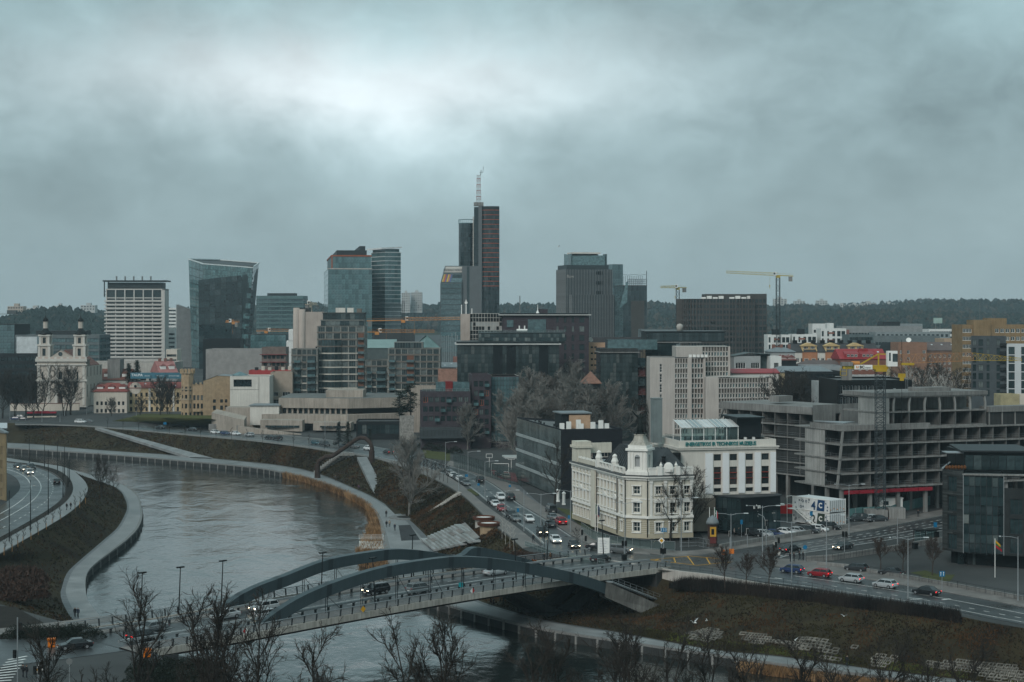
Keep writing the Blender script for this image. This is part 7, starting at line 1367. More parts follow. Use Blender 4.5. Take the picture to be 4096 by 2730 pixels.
 xa,xb=hit(P,R(a),3538),hit(P,R(a),3960);h2=3.4;zt=top+h2*2+.3
 up=ob('upper_floors',None,r,(0,1.2,0));
 for k in range(3):MB().box(xa-1,xb,0,dep+6,top+h2*k-.0+(0 if k else.004),top+h2*k+.3).build('floor_slab',cn,up)
 MB().box(xa-1.2,xb+.2,-.2,dep+6,zt+.003,zt+.9).build('roof_parapet',cn,up);MB().box(xa,xb,dep-.5,dep,top+.3,zt-.3).build('rear_wall',cn,up);MB().box(xa-.8,xa+2.2,.1,dep,top+.31,zt-.31).build('stair_core',MAT['pale_shuttered_concrete'],up)
 for i in range(7):
  x=xa+3.4+(xb-xa-3.6)*i/6
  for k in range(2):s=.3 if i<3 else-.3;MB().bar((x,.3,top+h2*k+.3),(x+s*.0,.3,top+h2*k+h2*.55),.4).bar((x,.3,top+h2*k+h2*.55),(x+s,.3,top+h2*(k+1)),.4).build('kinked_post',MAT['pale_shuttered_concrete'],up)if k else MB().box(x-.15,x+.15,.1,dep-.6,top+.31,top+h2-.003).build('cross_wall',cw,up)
 MB().cbox(xa+16,4,zt+.9,9,4,.9).build('roof_hatch',cn,up);MB().box(xb+.3,Lx,0,dep+6,top+.004,top+3.0).build('side_wing',concdk,up)
 for k in range(6):MB().box(xb+.5+k*3.7,xb+.8+k*3.7,-.2,0,top+.01,top+3).build('rib',cn,up)
 MB().box(xb+.2,Lx,-.5,3,top+3,top+4.3).build('side_parapet',cn,up)
skeleton()
def near_crane():
 D=366;x=XD(3521,D);z0=10;r=thing('grey_tower_crane','tower crane with dark mast, yellow counter-jib and white cab at the skeleton','crane',(x,D,z0));zt=ZD(1487,D)-z0;yl=mat('crane_bright_yellow',(.42,.28,.03),.5);orj=mat('jib_orange',(.36,.19,.10),.55);dk=mat('mast_grey',(.045,.055,.06),.5)
 for i in range(9):lattice(MB(),(0,0,zt*i/9),(0,0,zt*(i+1)/9),1.9,1.9,3,.15).build('mast_section',dk,r)
 MB().cbox(0,0,zt,2.4,2.4,.5).cbox(0,0,zt+.5,3.2,1.6,.9).build('slewing_ring',yl,r)
 q=Vector((2.2,0,zt+2.0));tip=Vector((XD(4085,D+10)-x,10,ZD(1429,D+10)-z0));lattice(MB(),q+Vector((0,0,.7)),q.lerp(tip,.62)+Vector((0,0,.7)),1.5,2.1,13,.11,True,.85).build('jib',orj,r);lattice(MB(),q.lerp(tip,.62)+Vector((0,0,.55)),tip,1.25,1.7,9,.08,True,.35).build('jib_tip',yl,r)
 b=Vector((-8.4,0,zt+.9));[MB().bar(Vector((0,s*.6,zt+1.0)),b+Vector((0,s*.6,0)),.25,.6).build('counter_jib_beam',yl,r)for s in(-1,1)];MB().box(-5.9,-1.9,-.8,-.72,zt+.5,zt+1.5).build('sign_board',whitem,r)
 text('BC',.85,mat('sign_black',(.02,.02,.02),.5),r,(-4.2,-.84,zt+.72),(R(90),0,0),ext=.02,bold=.03);text('cranes',.5,MAT['sign_black'],r,(-2.9,-.84,zt+.74),(R(90),0,0),ext=.02);MB().box(-5.5,-5.35,-.84,-.8,zt+.75,zt+1.3).box(-5.3,-5.0,-.84,-.8,zt+.75,zt+.9).box(-5.15,-5.0,-.84,-.8,zt+.9,zt+1.3).build('sign_mark',mat('mark_orange',(.6,.2,.03),.5),r)
 text('DCT-80',.6,mat('green_letters',(.02,.12,.04),.5),r,(-6.9,-.78,zt+.75),(R(90),0,0),ext=.02)
 MB().box(-8.6,-6.4,-.7,.7,zt-1.9,zt+.6).box(-8.7,-6.2,-.9,.9,zt+1.25,zt+2.1).build('ballast',conc,r);MB().tube([(-6.4,0,zt+1.8),(-4.6,0,zt+1.8)],.5,10).build('winch_drum',ocr,r);fr=MB();[fr.bar(a_,b_,.1)for a_,b_ in(((-9,-.7,zt+.9),(-9,-.7,zt-.8)),((-9,-.7,zt-.8),(-7.6,-.7,zt-.8)),((-7.6,-.7,zt-.8),(-7.6,-.7,zt+.9)),((-9,-.7,zt+.1),(-7.6,-.7,zt+.1)))];fr.build('ballast_frame',yl,r)
 MB().bar((-4.6,0,zt+1.5),(-.4,0,zt+3.9),.28).bar((-.4,0,zt+3.9),(2.4,0,zt+3.8),.25).bar((-.4,0,zt+1),(-.4,0,zt+3.9),.3).build('tie_frame',yl,r)
 MB().box(1.2,3.4,-1.9,-.3,zt+1.2,zt+4.6).build('cab',whitem,r);MB().box(2.3,3.42,-1.92,-.9,zt+2.2,zt+4.0).box(1.5,1.9,-1.92,-1.8,zt+2.4,zt+4.2).build('cab_window',GLD,r);MB().cbox(6,0,zt+1.4,2.8,1.2,.5).build('trolley',yl,r)
 hx=XD(3607,D)-x;hz=ZD(1504,D)-z0;MB().tube([(hx,0,hz+8),(hx,0,hz)],.05,4).tube([(hx,0,hz),(hx,0,hz-14)],.04,4).build('hoist_rope',blackm,r);MB().prism([(hx-.8,-.2),(hx+.8,-.2),(hx+.8,.2),(hx-.8,.2)],hz-.4,hz+.5).prism([(hx-.45,-.2),(hx+.45,-.2),(hx+.45,.2),(hx-.45,.2)],hz-1.1,hz-.4).build('hook_block',yl,r)
 for i in range(2):MB().cbox(-1+i*4.4,0,-2,3.6 if i else 4.6,3.4,2+.4*i).build('ballast_base',conc,r)
near_crane()
def containers():
 D=350;a=36;P=(XD(3317,D),D);zb=9.0-.75;wc=mat('container_white',(.64,.65,.65),.5,.08,.5,streak=.15);navy=mat('navy_print',(.012,.05,.13),.5);olive=mat('olive_print',(.035,.05,.04),.5);dkp=mat('dark_print',(.02,.05,.09),.5);orr=mat('orange_mark',(.6,.2,.04),.5)
 for k,(num,cm,lb)in enumerate((('2',olive,'lower white shipping container printed 2C with dark green panel'),('4',navy,'upper white shipping container printed 4C with navy panel'))):
  r=thing('shipping_container',lb,'container',(*P,zb+2.85*k+.02),R(a),'stacked white containers');L=10.6;Wd=4.9;h=2.75
  MB().box(0,Wd,0,L,.1,h-.1).build('body',wc,r)
  for x in(0,Wd):[MB().box(x-.08,x+.08,y-.08,y+.08,0,h).build('corner_post',whitem,r)for y in(0,L)]
  for z in(.0,h-.14):MB().box(-.06,.06,.09,L-.09,z,z+.14).build('side_rail',whitem,r)
  for i in range(8):MB().bar((.35+i*.6,-.06,.2),(.35+i*.6,-.06,h-.2),.06).build('lock_rod',galv,r)
  for i in range(5):MB().box(.25+i*1.0,.5+i*1.0,-.09,-.07,.55+.25*(i%2),.75+.25*(i%2)).build('rod_handle',orr,r)
  s=lambda y,z,w,hh,m,nm:MB().box(-.085,-.065,y,y+w,z,z+hh).build(nm,m,r)
  MB().face([(-.09,3.6,.2),(-.09,1.4,.2),(-.09,1.2,h-.2),(-.09,3.2,h-.2)]).build('colour_panel',cm,r);text('C',1.5,whitem,r,(-.11,2.45,.9),(R(90),0,R(-90)),ext=.01,bold=.06);text(num,2.5,cm,r,(-.1,4.5,.35),(R(90),0,R(-90)),ext=.01,bold=.05)
  for i in range(12):
   y,z,q=5.4+rnd.random()*4.8,.4+rnd.random()*1.9,rnd.uniform(.1,.32);ring=[(-.1,y+q*math.cos(t*.524),z+q*math.sin(t*.524))for t in range(12)];MB().face(ring[::-1]).build('dot',dkp if i%3 else galv,r)
   if i%2:MB().face([(-.11,y+q*.5*math.cos(t*.524),z+q*.5*math.sin(t*.524))for t in range(12)][::-1]).build('dot_centre',wc,r)
  for y,z in((.5,.5),(.9,1.9),(.4,1.2)):MB().face([(-.1,y+.18*math.cos(t*.6),z+.18*math.sin(t*.6))for t in range(10)][::-1]).build('dot',dkp,r)
 st=thing('container_stair','white steel stair leaning on the left end of the containers','stair',(*P,zb),R(a));m=MB();[m.bar((-.5-w,3.5,.1),(-.5-w,8.8,3.0),.1,.22)for w in(0,.9)];[m.box(-1.4,-.5,3.6+i*.42,3.95+i*.42,.12+.23*i,.17+.23*i)for i in range(12)];[m.bar((-1.4,3.5+i*1.3,.1+.72*i),(-1.4,3.5+i*1.3,1.1+.72*i),.06)for i in range(5)];m.bar((-1.4,3.5,1.1),(-1.4,8.8,4.0),.07);m.build('flight',whitem,st);q=MB();q.box(-1.5,0,8.8,11,2.9,3.0);[q.bar((x,y,-.2),(x,y,5.6 if y>10 else 4),.08)for x in(-1.5,)for y in(8.8,10.9)];q.bar((-1.5,8.8,4),(-1.5,10.9,4),.07);q.bar((-1.5,10.9,5.6),(0,10.9,5.6),.1);q.build('landing',whitem,st)
containers()
def dark_block():
 D=301;P=(XD(3770,D),D);zb=6.4;r=thing('dark_stone_apartment_house','dark stone and glass apartment house at the right edge','apartment block',(*P,zb));zz=lambda q,d=D:ZD(q,d)-zb;dc=mat('dark_stone',(.025,.029,.03),.75,.25,.8,.25,9);bl=mat('block_black',(.008,.011,.012),.35)
 A=(0,0);B=(XD(3854,297)-P[0],297-D);C=(XD(4016,294)-P[0],294-D);E=(XD(4250,290)-P[0],290-D);mb=MB();H=zz(1877);zg0=zz(2200);H2=zz(1903,296)
 wf=dict(nx=3,fm=darkgrey,gm=GLA,fw=.07);hf=(H-zg0-.8)/4;rows=[(zg0+hf*j+.35,zg0+hf*j+hf-.35)for j in range(4)]
 wall(mb,r,A,B,zg0,H,[(1.25,3.3)],rows,win=wf,dep=.2);mb.face([(*A,zg0),(6,16,zg0),(6,16,H),(*A,H)]);wall(mb,r,C,E,zg0,H2-2,[(1.0,3.2),(5,7.2)],rows[:3],win=wf,dep=.2);mb.face([(*A,H-.3),(*B,H-.3),(B[0]+6,16,H-.3),(6,16,H-.3)]);mb.build('wall',dc,r)
 for(p,q,z1)in((A,B,H),):
  u=(Vector(q)-Vector(p));L=u.length;u/=L;n=Vector((u.y,-u.x));k=0;z=zg0+.1
  while z<z1-.3:
   open_=any(a-.1<z<b for a,b in rows)
   for s0,s1 in(((.0,1.2),(3.35,L))if open_ else((.0,L/2),(L/2,L))):
    if s1-s0>.2:c=Vector(p)+u*(s0+s1)/2;MB().box(-(s1-s0)/2+.02,(s1-s0)/2-.02,-.05-.03*rnd.random(),.01,.02,.28).build('stone',mat('stone_tile',(.042,.047,.047),.75,.3,1.5,.2,9,rand=.45),r,loc=(*c,z),rz=math.atan2(u.y,u.x))
   z+=.31
 MB().prism([B,C,(C[0]+5,14),(B[0]+5,14)],zg0,H2).build('glass_core',bl,r);CNT[r.name]=0;curtain(r,B,C,zg0+.2,H2-.2,7,8,GLA,o=.06,pick=lambda i,j:GLA if j%2 else GLD)
 u=(Vector(C)-Vector(B));L=u.length
 for i in range(8):p=Vector(B)+u*(i/7);MB().box(-.05,.05,-.22,-.1,zg0,H2).build('mullion',galv if i in(0,7)else darkgrey,r,loc=(*p,0),rz=math.atan2(u.y,u.x))
 MB().prism([(B[0]-.2,B[1]-.4),(C[0]+14,C[1]-1.2),(C[0]+14,C[1]+.5),(B[0]-.2,B[1]+.6)],H2,H2+.25).build('parapet_cap',conc,r)
 MB().prism([(1.8,.8),(E[0],E[1]+1.2),(E[0],14),(7,14)],-1.5,zg0-.01).build('ground_floor',bl,r);[MB().box(2.5+i*2.0,3.6+i*2.0,-1.2-.42*i,.8,.1,zg0-.4).build('shop_window',GLA,r)for i in range(6)if i!=2];MB().cbox(4.6,-1.2,-1.5,.9,.9,zg0+1.5).build('column',dc,r)
 MB().box(-.1,3.9,-1.8,-.005,zg0-.55,zg0-.05).build('sign_fascia',blackm,r)if 0 else None;MB().prism([(B[0]+2,3),(E[0],1.5),(E[0],15),(B[0]+2,15)],H2-1,H2+3.6).build('penthouse',bl,r);CNT[r.name]=100;curtain(r,(B[0]+2.2,2.95),(E[0],1.45),H2+.3,H2+3.0,9,1,GLA,o=.05);MB().prism([(B[0]+1.2,2.2),(E[0],.8),(E[0],16),(B[0]+3,17)],H2+3.6,H2+3.9).build('penthouse_roof',darkgrey,r)
 MB().bar((.1,.3,H+.1),(6.1,16,H+.1),.35,.2).build('roof_edge',galv,r);MB().box(B[0]-1.2,B[0]+2,3,6.5,H+2.6,H+2.75).build('pergola',galv,r);[MB().bar((x,3.2,H-.2),(x,3.2,H+2.6),.09).build('pergola_post',blackm,r)for x in(B[0]-1,B[0]+.5)]
 for i in range(7):MB().lathe([(.1,0),(.35,.3),(.3,.6),(.05,.85)],6).build('roof_shrub',mat('russet_shrub',(.12,.05,.02),.9),r,loc=(1.0+i*.55,.9,H-.2))
 fp=thing('national_flag','yellow, green and red flag hanging from a white pole before the dark house','flag',(*G(3980,2345,6.5),6.5));MB().tube([(0,0,0),(0,0,8.2)],.06,8).build('pole',whitem,fp)
 for i,c in enumerate(((.5,.28,.02),(.02,.12,.04),(.3,.01,.02))):
  f=MB();x=[k*.2 for k in range(7)];rows_=[[(.05+u*(.75 if i<2 else 1),.12*math.sin(u*5+i),8.0-.42*(i+t)-u*.75)for u in x]for t in(0,1)];f.loft(rows_).build('flag_stripe',mat('flag_%s'%('yellow','green','red')[i],c,.8),fp)
dark_block()
# ================================================================ trees, hedges, reeds, turf
def tree_mesh(seed,h,up=.6,spread=.35,stems=1,n1=9,n2=6,n3=5,rt=.028,twig=.03,trunk=.22,sub=2,bm=None,pollard=False):

 q=random.Random(seed);T=MB();Cn=MB()
 def rv():return Vector((q.uniform(-1,1),q.uniform(-1,1),q.uniform(-1,1)))
 def limb(mb,p,d,L,r0,r1,n,seg=4,wob=.16,lift=.0):
  pts=[p];rs=[r0]
  for i in range(seg):
   d=(d+rv()*wob+Vector((0,0,lift))).normalized();p=p+d*(L/seg);pts.append(p);rs.append(r0+(r1-r0)*(i+1)/seg)
  mb.tube(pts,rs,n,cap=False);return pts,rs
 for s in range(stems):
  an=6.28*s/stems+q.random();d=Vector((math.cos(an)*.14,math.sin(an)*.14,1)).normalized()if stems>1 else Vector((0,0,1))
  P,Rr=limb(T,Vector((math.cos(an)*.2*(stems>1),math.sin(an)*.2*(stems>1),-.3)),d,h*(.82 if not pollard else.55),h*rt/(stems**.5),h*rt*.16,7,8,.06,.04)
  for i in range(n1):
   t=trunk+(1-trunk)*(i+q.random()*.7)/n1;k=min(len(P)-2,int(t*(len(P)-1)));f=t*(len(P)-1)-k;p=P[k].lerp(P[k+1],f);r=(Rr[k]*(1-f)+Rr[k+1]*f)*.62
   a=i*2.4+q.uniform(-.5,.5);d=Vector((math.cos(a),math.sin(a),up+.7*t)).normalized();L=h*spread*(1.15-.55*t)*q.uniform(.75,1.2)*(.7 if pollard else 1)
   B,br=limb(T,p,d,L,max(r,twig*1.5),twig*1.3,5,4,.2,.10)
   for j in range(n2):
    t2=.25+.75*(j+q.random())/n2;k2=min(3,int(t2*4));p2=B[k2].lerp(B[k2+1],t2*4-k2);d2=((B[k2+1]-B[k2]).normalized()+rv()*.75+Vector((0,0,.25))).normalized();L2=L*q.uniform(.3,.55)
    C2,cr=limb(Cn,p2,d2,L2,max(br[k2]*.5,twig),twig*.7,4,3,.25,.06)
    for m in range(n3):
     t3=.2+.8*(m+q.random())/n3;k3=min(2,int(t3*3));p3=C2[k3].lerp(C2[k3+1],t3*3-k3);d3=((C2[k3+1]-C2[k3]).normalized()+rv()*.8+Vector((0,0,.2))).normalized();L3=L2*q.uniform(.3,.6)
     E3,_=limb(Cn,p3,d3,L3,twig*.7,twig*.4,3,2,.3)
     for e in range(sub):d4=((E3[2]-E3[1]).normalized()+rv()*.9).normalized();p4=E3[1].lerp(E3[2],q.random());Cn.tube([p4,p4+d4*L3*.6],[twig*.45,twig*.3],3,cap=False)
 bm=bm or bark;return T.mesh('trunk',bm,True),Cn.mesh('crown',bm)
TM={}
def plant_tree(key,x,y,z,label,sc=1.0,rz=None,group=None,name='bare_tree',cat='tree',**k):
 if key not in TM:TM[key]=tree_mesh(**k)if k else TM[key]
 t,c=TM[key];r=thing(name,label,cat,(x,y,z),rnd.random()*6.28 if rz is None else rz,group,sc);ob('trunk',t,r);ob('crown',c,r);return r
for i in range(5):TM['n%d'%i]=tree_mesh(20+i,18,1.25,.27,1+(i%2),11,8,6,.016,.036,.18,3,barkd)
TM['p0']=tree_mesh(31,15,1.6,.2,2,6,3,3,.018,.03,.5,1,barkd,True)
TM['g0']=tree_mesh(33,24,1.0,.30,2,15,9,7,.014,.105,.12,3,barkg);TM['g1']=tree_mesh(34,25,.8,.34,1,18,10,7,.016,.10,.12,3,barkg);TM['g2']=tree_mesh(37,22,.9,.33,2,15,9,7,.015,.10,.1,3,mat('dim_bark',(.11,.10,.09),.9))
TM['m0']=tree_mesh(35,14,.6,.38,1,11,7,6,.02,.035,.24,3,barkd);TM['m1']=tree_mesh(36,15,.8,.36,2,11,7,6,.018,.04,.2,3,barkd)
TM['s0']=tree_mesh(38,5.5,1.2,.22,1,7,4,3,.011,.025,.3,1,barkd);TM['s1']=tree_mesh(39,6,1.0,.26,1,8,5,4,.012,.025,.35,1,barkd)
TM['r0']=tree_mesh(40,6,.75,.36,1,14,8,6,.015,.022,.38,3,mat('brown_twigs',(.055,.04,.033),.9))
birchb=mat('birch_bark',(.42,.40,.37),.8,.35,1.2);TM['b0']=tree_mesh(41,20,1.3,.22,2,10,6,4,.008,.04,.35,2,birchb);TM['b1']=(TM['b0'][0],tree_mesh(42,20,1.3,.22,2,12,7,5,.008,.045,.3,3,bark)[1])
TM['w0']=tree_mesh(43,6,1.4,.16,1,6,4,2,.008,.02,.3,1,birchb)
TM['f0']=tree_mesh(44,18,.7,.36,2,12,7,5,.015,.07,.2,2,barkd)
MID=[(2085,470,23),(2145,500,24),(2205,480,22),(2265,520,26),(2330,500,24),(2395,520,24),(2455,540,22)]
for i,(px,D,h)in enumerate(MID):plant_tree(('g1','g0','g2')[i%3],XD(px,D),D,8,ORD[i]+' rear grey bare tree of the clump behind the school',h/24,group='rear grey trees behind the school')
for i,(px,top,h,k)in enumerate(((525,2285,20,'n0'),(335,2395,15,'p0'),(215,2430,18,'n2'),(845,2325,19,'n3'),(985,2345,19,'n1'),(1125,2505,16,'p0'),(1245,2490,18,'n4'),(1365,2620,17,'n2'),(1690,2440,19,'n3'),(1800,2430,19,'n0'),(2120,2480,18,'n2'),(2250,2465,18,'n4'),(2490,2455,18,'n1'),(2620,2470,19,'n3'),(2810,2490,18,'n0'),(3010,2525,17,'n2'),(3230,2500,18,'n4'),(3330,2620,17,'n1'),(3590,2510,18,'n0'),(3720,2610,17,'n3'),(3830,2545,18,'n4'))):
 D=(46-h)*F/(top-HY)
 plant_tree(k,XD(px,D),D,8,['tallest bare tree over the bridge approach, with spreading fan crown','pruned trunk with cut stubs at the bottom left','bare tree over the black saloon at the left crossing','bare tree over the left end of the bridge railing','bare tree before the left foot of the near arch','pruned tree with short stubs below the bridge fascia','bare tree left of the open water below the bridge','small bare crown at the bottom edge over the water','left one of the pair of tall bare trees over the water','right one of the pair of tall bare trees over the water','faint bare tree left of the mossy one under the bridge','mossy-twigged bare tree below the bridge pier','bare tree below the arch foot, left of two','bare tree below the arch foot, right of two','bare tree in front of the honeycomb blocks at their left end','bare tree before the lower path under the red car','bare tree before the honeycomb blocks under the silver cars','low bare crown at the bottom edge under the black sedan','bare tree at the bottom edge right of the walker','low bare crown near the bottom right corner','last bare tree at the bottom right corner'][i],h/18.0,group='bare trees along the front')
def at(px,py,z=8):return G3(px,py,z)
plant_tree('g1',*at(1636,2068,1.6),'big twin-trunked ash growing in its round bed on the lower promenade',21/25*1.0)
plant_tree('m0',*at(2218,2030),'spreading bare street tree in front of the black school',1.05)
plant_tree('m0',*at(2681,2166),'bare tree before the right front of the cream museum',.92);plant_tree('m1',*at(2757,2158),'bare tree between cream museum and white hall',.95)
plant_tree('m1',*at(405,1985,7),'bare tree leaning over the left bank slope',.66);plant_tree('m0',*at(455,1978,4),'brown bare tree at the waterline of the left bank',.5)
for i,(px,py,h,lb)in enumerate(((2050,1800,20,'grey bare tree at the left end of the clump behind the school'),(2110,1770,25,'grey bare tree second from the left in the clump behind the school'),(2175,1755,26,'tall grey bare tree rising above the school roof'),(2235,1745,27,'densest grey tree in the middle of the clump'),(2300,1740,27,'tall grey tree before the apricot block'),(2370,1735,26,'pale grey tree before the teal glass flats'),(2430,1740,24,'grey tree at the right end of the clump'),(2480,1760,20,'brown bare tree right of the grey clump'),(2560,1790,17,'bare tree left of the bronze statue'),(2600,1800,15,'bare tree right of the bronze statue'),(2650,1730,17,'bare tree before the blank stair wall'),(2730,1735,18,'pale bare tree before the sixties office grid'),(2800,1730,16,'small bare tree before the sixties office wing'),(1870,1800,15,'bare tree at the foot of the purple flats'),(1930,1790,16,'round bare tree left of the sports court'))):
 D=46*F/(py-HY);plant_tree(('g0','g1','g2')[i%3]if px<2460 else 'm1',XD(px,D),D,8,lb,h/(24 if px<2460 else 15),group='bare trees behind the school')
for i,(px,D,h,lb)in enumerate(((10,700,21,'dark bare tree at the left edge before the church'),(60,705,19,'dark bare tree second from the left edge'),(105,712,19,'dark bare tree before the black low block'),(135,700,17,'dark bare tree just left of the church front'),(165,705,22,'broad bare tree over the left church tower side'),(258,712,22,'bare tree before the church door'),(282,716,21,'bare tree right of the church door'),(640,695,19,'dense dark tree before the ochre house'),(675,698,17,'dark tree between ochre house and brick house'),(30,560,0,''),(445,706,9,'small tree before the cream tiled house'),(560,700,10,'small tree before the ochre house'))):
 if h:plant_tree('f0' if i not in(5,6,4)else 'm1',XD(px,D),D,zg(0,D),lb,h/(18 if i not in(4,5,6)else 15),group='bare trees by the church')
for i,(px,D,h,k,lb)in enumerate(((3110,515,26,'f0','dark bare tree right of the sixties office'),(3165,520,27,'f0','dense dark bare tree before the charcoal house'),(3225,512,26,'f0','dark bare tree left of the white low house'),(3265,505,20,'f0','bare tree touching the white low house'),(3230,690,18,'f0','bare tree before the mansard terrace'),(3330,690,17,'f0','bare tree left of the red sheet roof'),(3080,870,14,'f0','bare trees at the foot of the brown office'))):plant_tree(k,XD(px,D),D,zg(0,D),lb,h/18,group='bare trees of the right quarter')
for i in range(17):
 px=3560+i*19+rnd.uniform(-5,5);D=590+40*rnd.random();plant_tree('b0' if i%2 else 'b1',XD(px,D),D,8,(ORD[i]+' pale-stemmed birch from the left in the grove by the brown tower',)[0],rnd.uniform(1.2,1.42),group='birch grove')
for i in range(4):plant_tree('b0',XD(3905+i*28,500),500,8,ORD[i]+' thin birch from the left before the charcoal flats',.55,group='birches before the charcoal flats')
for i in range(15):px,py=430+i*62,1714+i*6.1;plant_tree('s0',*at(px,py),ORD[i]+' thin young street tree from the left along the far embankment',1.0,group='young trees of the far embankment')
for i in range(13):
 t=i/12;px=1600+190*t;py=1862+72*t;plant_tree('s1',*at(px,py),ORD[i]+' young tree from the left in the close promenade row',.95,group='young promenade trees')
for i,(px,py,lb)in enumerate(((3522,2282,'round-headed clipped tree on the plaza, leftmost of three'),(3612,2285,'round-headed clipped tree on the plaza, middle of three'),(3728,2302,'largest round-headed tree on the plaza beside the dark house'))):plant_tree('r0',*at(px,py,8),lb,(.98,.98,1.12)[i],group='round plaza trees')
for px,py,s,lb in((2900,2345,1.15,'leaning bare tree behind the bridge corner railing'),(2985,2352,1.0,'bare tree in the middle behind the corner railing'),(3078,2362,1.25,'bare tree with flat twiggy crown by the corner railing'),(2178,2195,.95,'small bare tree at the bridge end beside the lamp'),(2308,2200,.8,'small bare tree near the bridge end, right of the lamp')):plant_tree('s1' if s<1 else 'r0',*at(px,py),lb,s)
for i,(px,py)in enumerate(((2008,2160),(2022,2175),(2040,2190),(2056,2205))):plant_tree('w0',*at(px,py,7.2),ORD[i]+' white-stemmed birch sapling from the left above the stepped terrace',1.0,group='birch saplings')
stake=MB().bar((0,0,0),(0,0,1.8),.1).mesh('stake',mat('new_timber',(.36,.19,.07),.8))
for i in range(12):
 px,py=[(340,2015),(322,2032),(300,2048),(240,2085),(212,2103),(182,2122),(150,2142),(122,2160),(95,2176),(70,2192),(45,2208),(20,2222)][i];r=plant_tree('s0',*at(px,py,7.6),ORD[i]+' staked sapling from the right on the slope below the left promenade',.8,group='staked saplings');ob('stake',stake,r,(.25,0,0))
def conifer(seed,h,w,m,pine=False):
 q=random.Random(seed);T=MB().tube([(0,0,0),(.1,0,h*.5),(0,0,h*.97)],[h*.02,h*.014,.03],6);C=MB();n=90 if not pine else 60
 for i in range(n):
  t=(.12 if not pine else.45)+(.86 if not pine else.53)*(i+q.random())/n;a=q.random()*6.28;L=w*(1-t)*1.15+.2 if not pine else w*(1-abs(t-.72)*1.6)*q.uniform(.5,1.1);z=h*t
  e=Vector((math.cos(a)*L,math.sin(a)*L,z-(L*.35 if not pine else-.3)));b=Vector((0,0,z));T.tube([b,e],[.05,.02],3,cap=False)
  for k in range(24):
   f=q.uniform(.15,1.08);p=b.lerp(e,f)+Vector((q.uniform(-.3,.3),q.uniform(-.3,.3),q.uniform(-.25,.25)));s=(.7 if not pine else.95)*q.uniform(.6,1.2);d=Vector((q.uniform(-1,1),q.uniform(-1,1),q.uniform(-.5,.35)))*s;g=Vector((q.uniform(-1,1),q.uniform(-1,1),q.uniform(-.3,.3)))*s*.6;C.face([p,p+d,p+g])
 return T.mesh('trunk',bark),C.mesh('crown',m)
needle=mat('dark_needles',(.022,.034,.024),.9,.4,.8);TM['c0']=conifer(1,11,2.6,needle);TM['c1']=conifer(2,17,3.6,needle,True);TM['c2']=conifer(3,10,2.4,mat('blue_needles',(.03,.045,.045),.9,.4,.8))
for px,py,D,k,s,lb in((1600,0,600,'c1',1.0,'left of the two tall pines before the beige wall'),(1642,0,604,'c1',1.15,'taller right pine before the beige wall'),(1355,0,560,'c2',.85,'bluish spruce in front of the museum terrace'),(1392,0,556,'c0',.8,'dark spruce right of the bluish one'),(515,0,800,'c0',1.5,'left dark spruce above the red roofs'),(548,0,805,'c0',1.6,'right dark spruce above the red roofs'),(385,0,790,'c0',1.1,'dark spruce behind the church'),(3940,0,480,'c0',1.25,'dark fir before the charcoal flats'),(1480,0,575,'c0',.45,'round dark yew on the pavilion roof edge')):plant_tree(k,XD(px,D),D,zg(0,D),lb,s,name='conifer')
def shrub_mesh(seed,w,h,n,m,leaf=.22):
 q=random.Random(seed);C=MB()
 for i in range(n):
  a=q.random()*6.28;f=math.sqrt(q.random());z=h*(1-f*f)*q.uniform(.35,1.05)+.05;p=Vector((math.cos(a)*w*f,math.sin(a)*w*f,z));d=Vector((q.uniform(-1,1),q.uniform(-1,1),q.uniform(.2,1.4)))*leaf;g=Vector((q.uniform(-1,1),q.uniform(-1,1),q.uniform(-.4,.4)))*leaf*.8;C.face([p,p+d,p+g])
 return C.mesh('shrub',m)
dkleaf=mat('dark_leaf',(.016,.022,.016),.9,.4,1);redtw=mat('red_twig',(.06,.038,.03),.9,.3,1);SM=[shrub_mesh(1,2.6,2.2,1500,dkleaf),shrub_mesh(2,2.2,1.8,1300,redtw,.3),shrub_mesh(3,1.3,1.4,800,dkleaf,.16)]
def shrub(px,py,k,s,lb,z=8,grp=None):o=ob('shrub',SM[k],None,G3(px,py,z),rnd.random()*6,s);tag(o,lb,'shrub',grp);return o
for i in range(16):px,py=560+(i%8)*42+rnd.uniform(-8,8),2690+(i//8)*50;shrub(px,py,0,.75+.25*rnd.random(),ORD[i]+' dark evergreen mound, counted from the top left, of the thicket by the bridge',8,'evergreen thicket')
for i in range(10):shrub(60+i*34,2552-i*.5+rnd.uniform(-6,6),0,.8,ORD[i]+' dark hedge bush from the left beside the orange bin',8,'hedge at the left crossing')
for i in range(9):shrub(40+(i%3)*40,2330+(i//3)*32,1,1.5,ORD[i]+' russet bush, counted from the top left, above the lower path',7,'russet bushes')
for i in range(14):shrub(2060+i*16,2230+i*1.2,1,.62,ORD[i]+' low russet bush from the left beside the bridge end ramp',7.4,'bushes at the bridge end')
for i,px in enumerate((408,432,456,478,500,520,545,570)):shrub(px,1632,2,2.0,ORD[i]+' round dark garden bush from the left before the cream and ochre houses',8,'garden bushes')
for i,(px,py)in enumerate(((1720,1800),(1760,1805),(1700,1790),(1820,1815),(1780,1790))):shrub(px,py,0,1.1,('second','third','first','fifth','fourth')[i]+' dark bush from the left below the purple flats',8,'bushes below the purple flats')
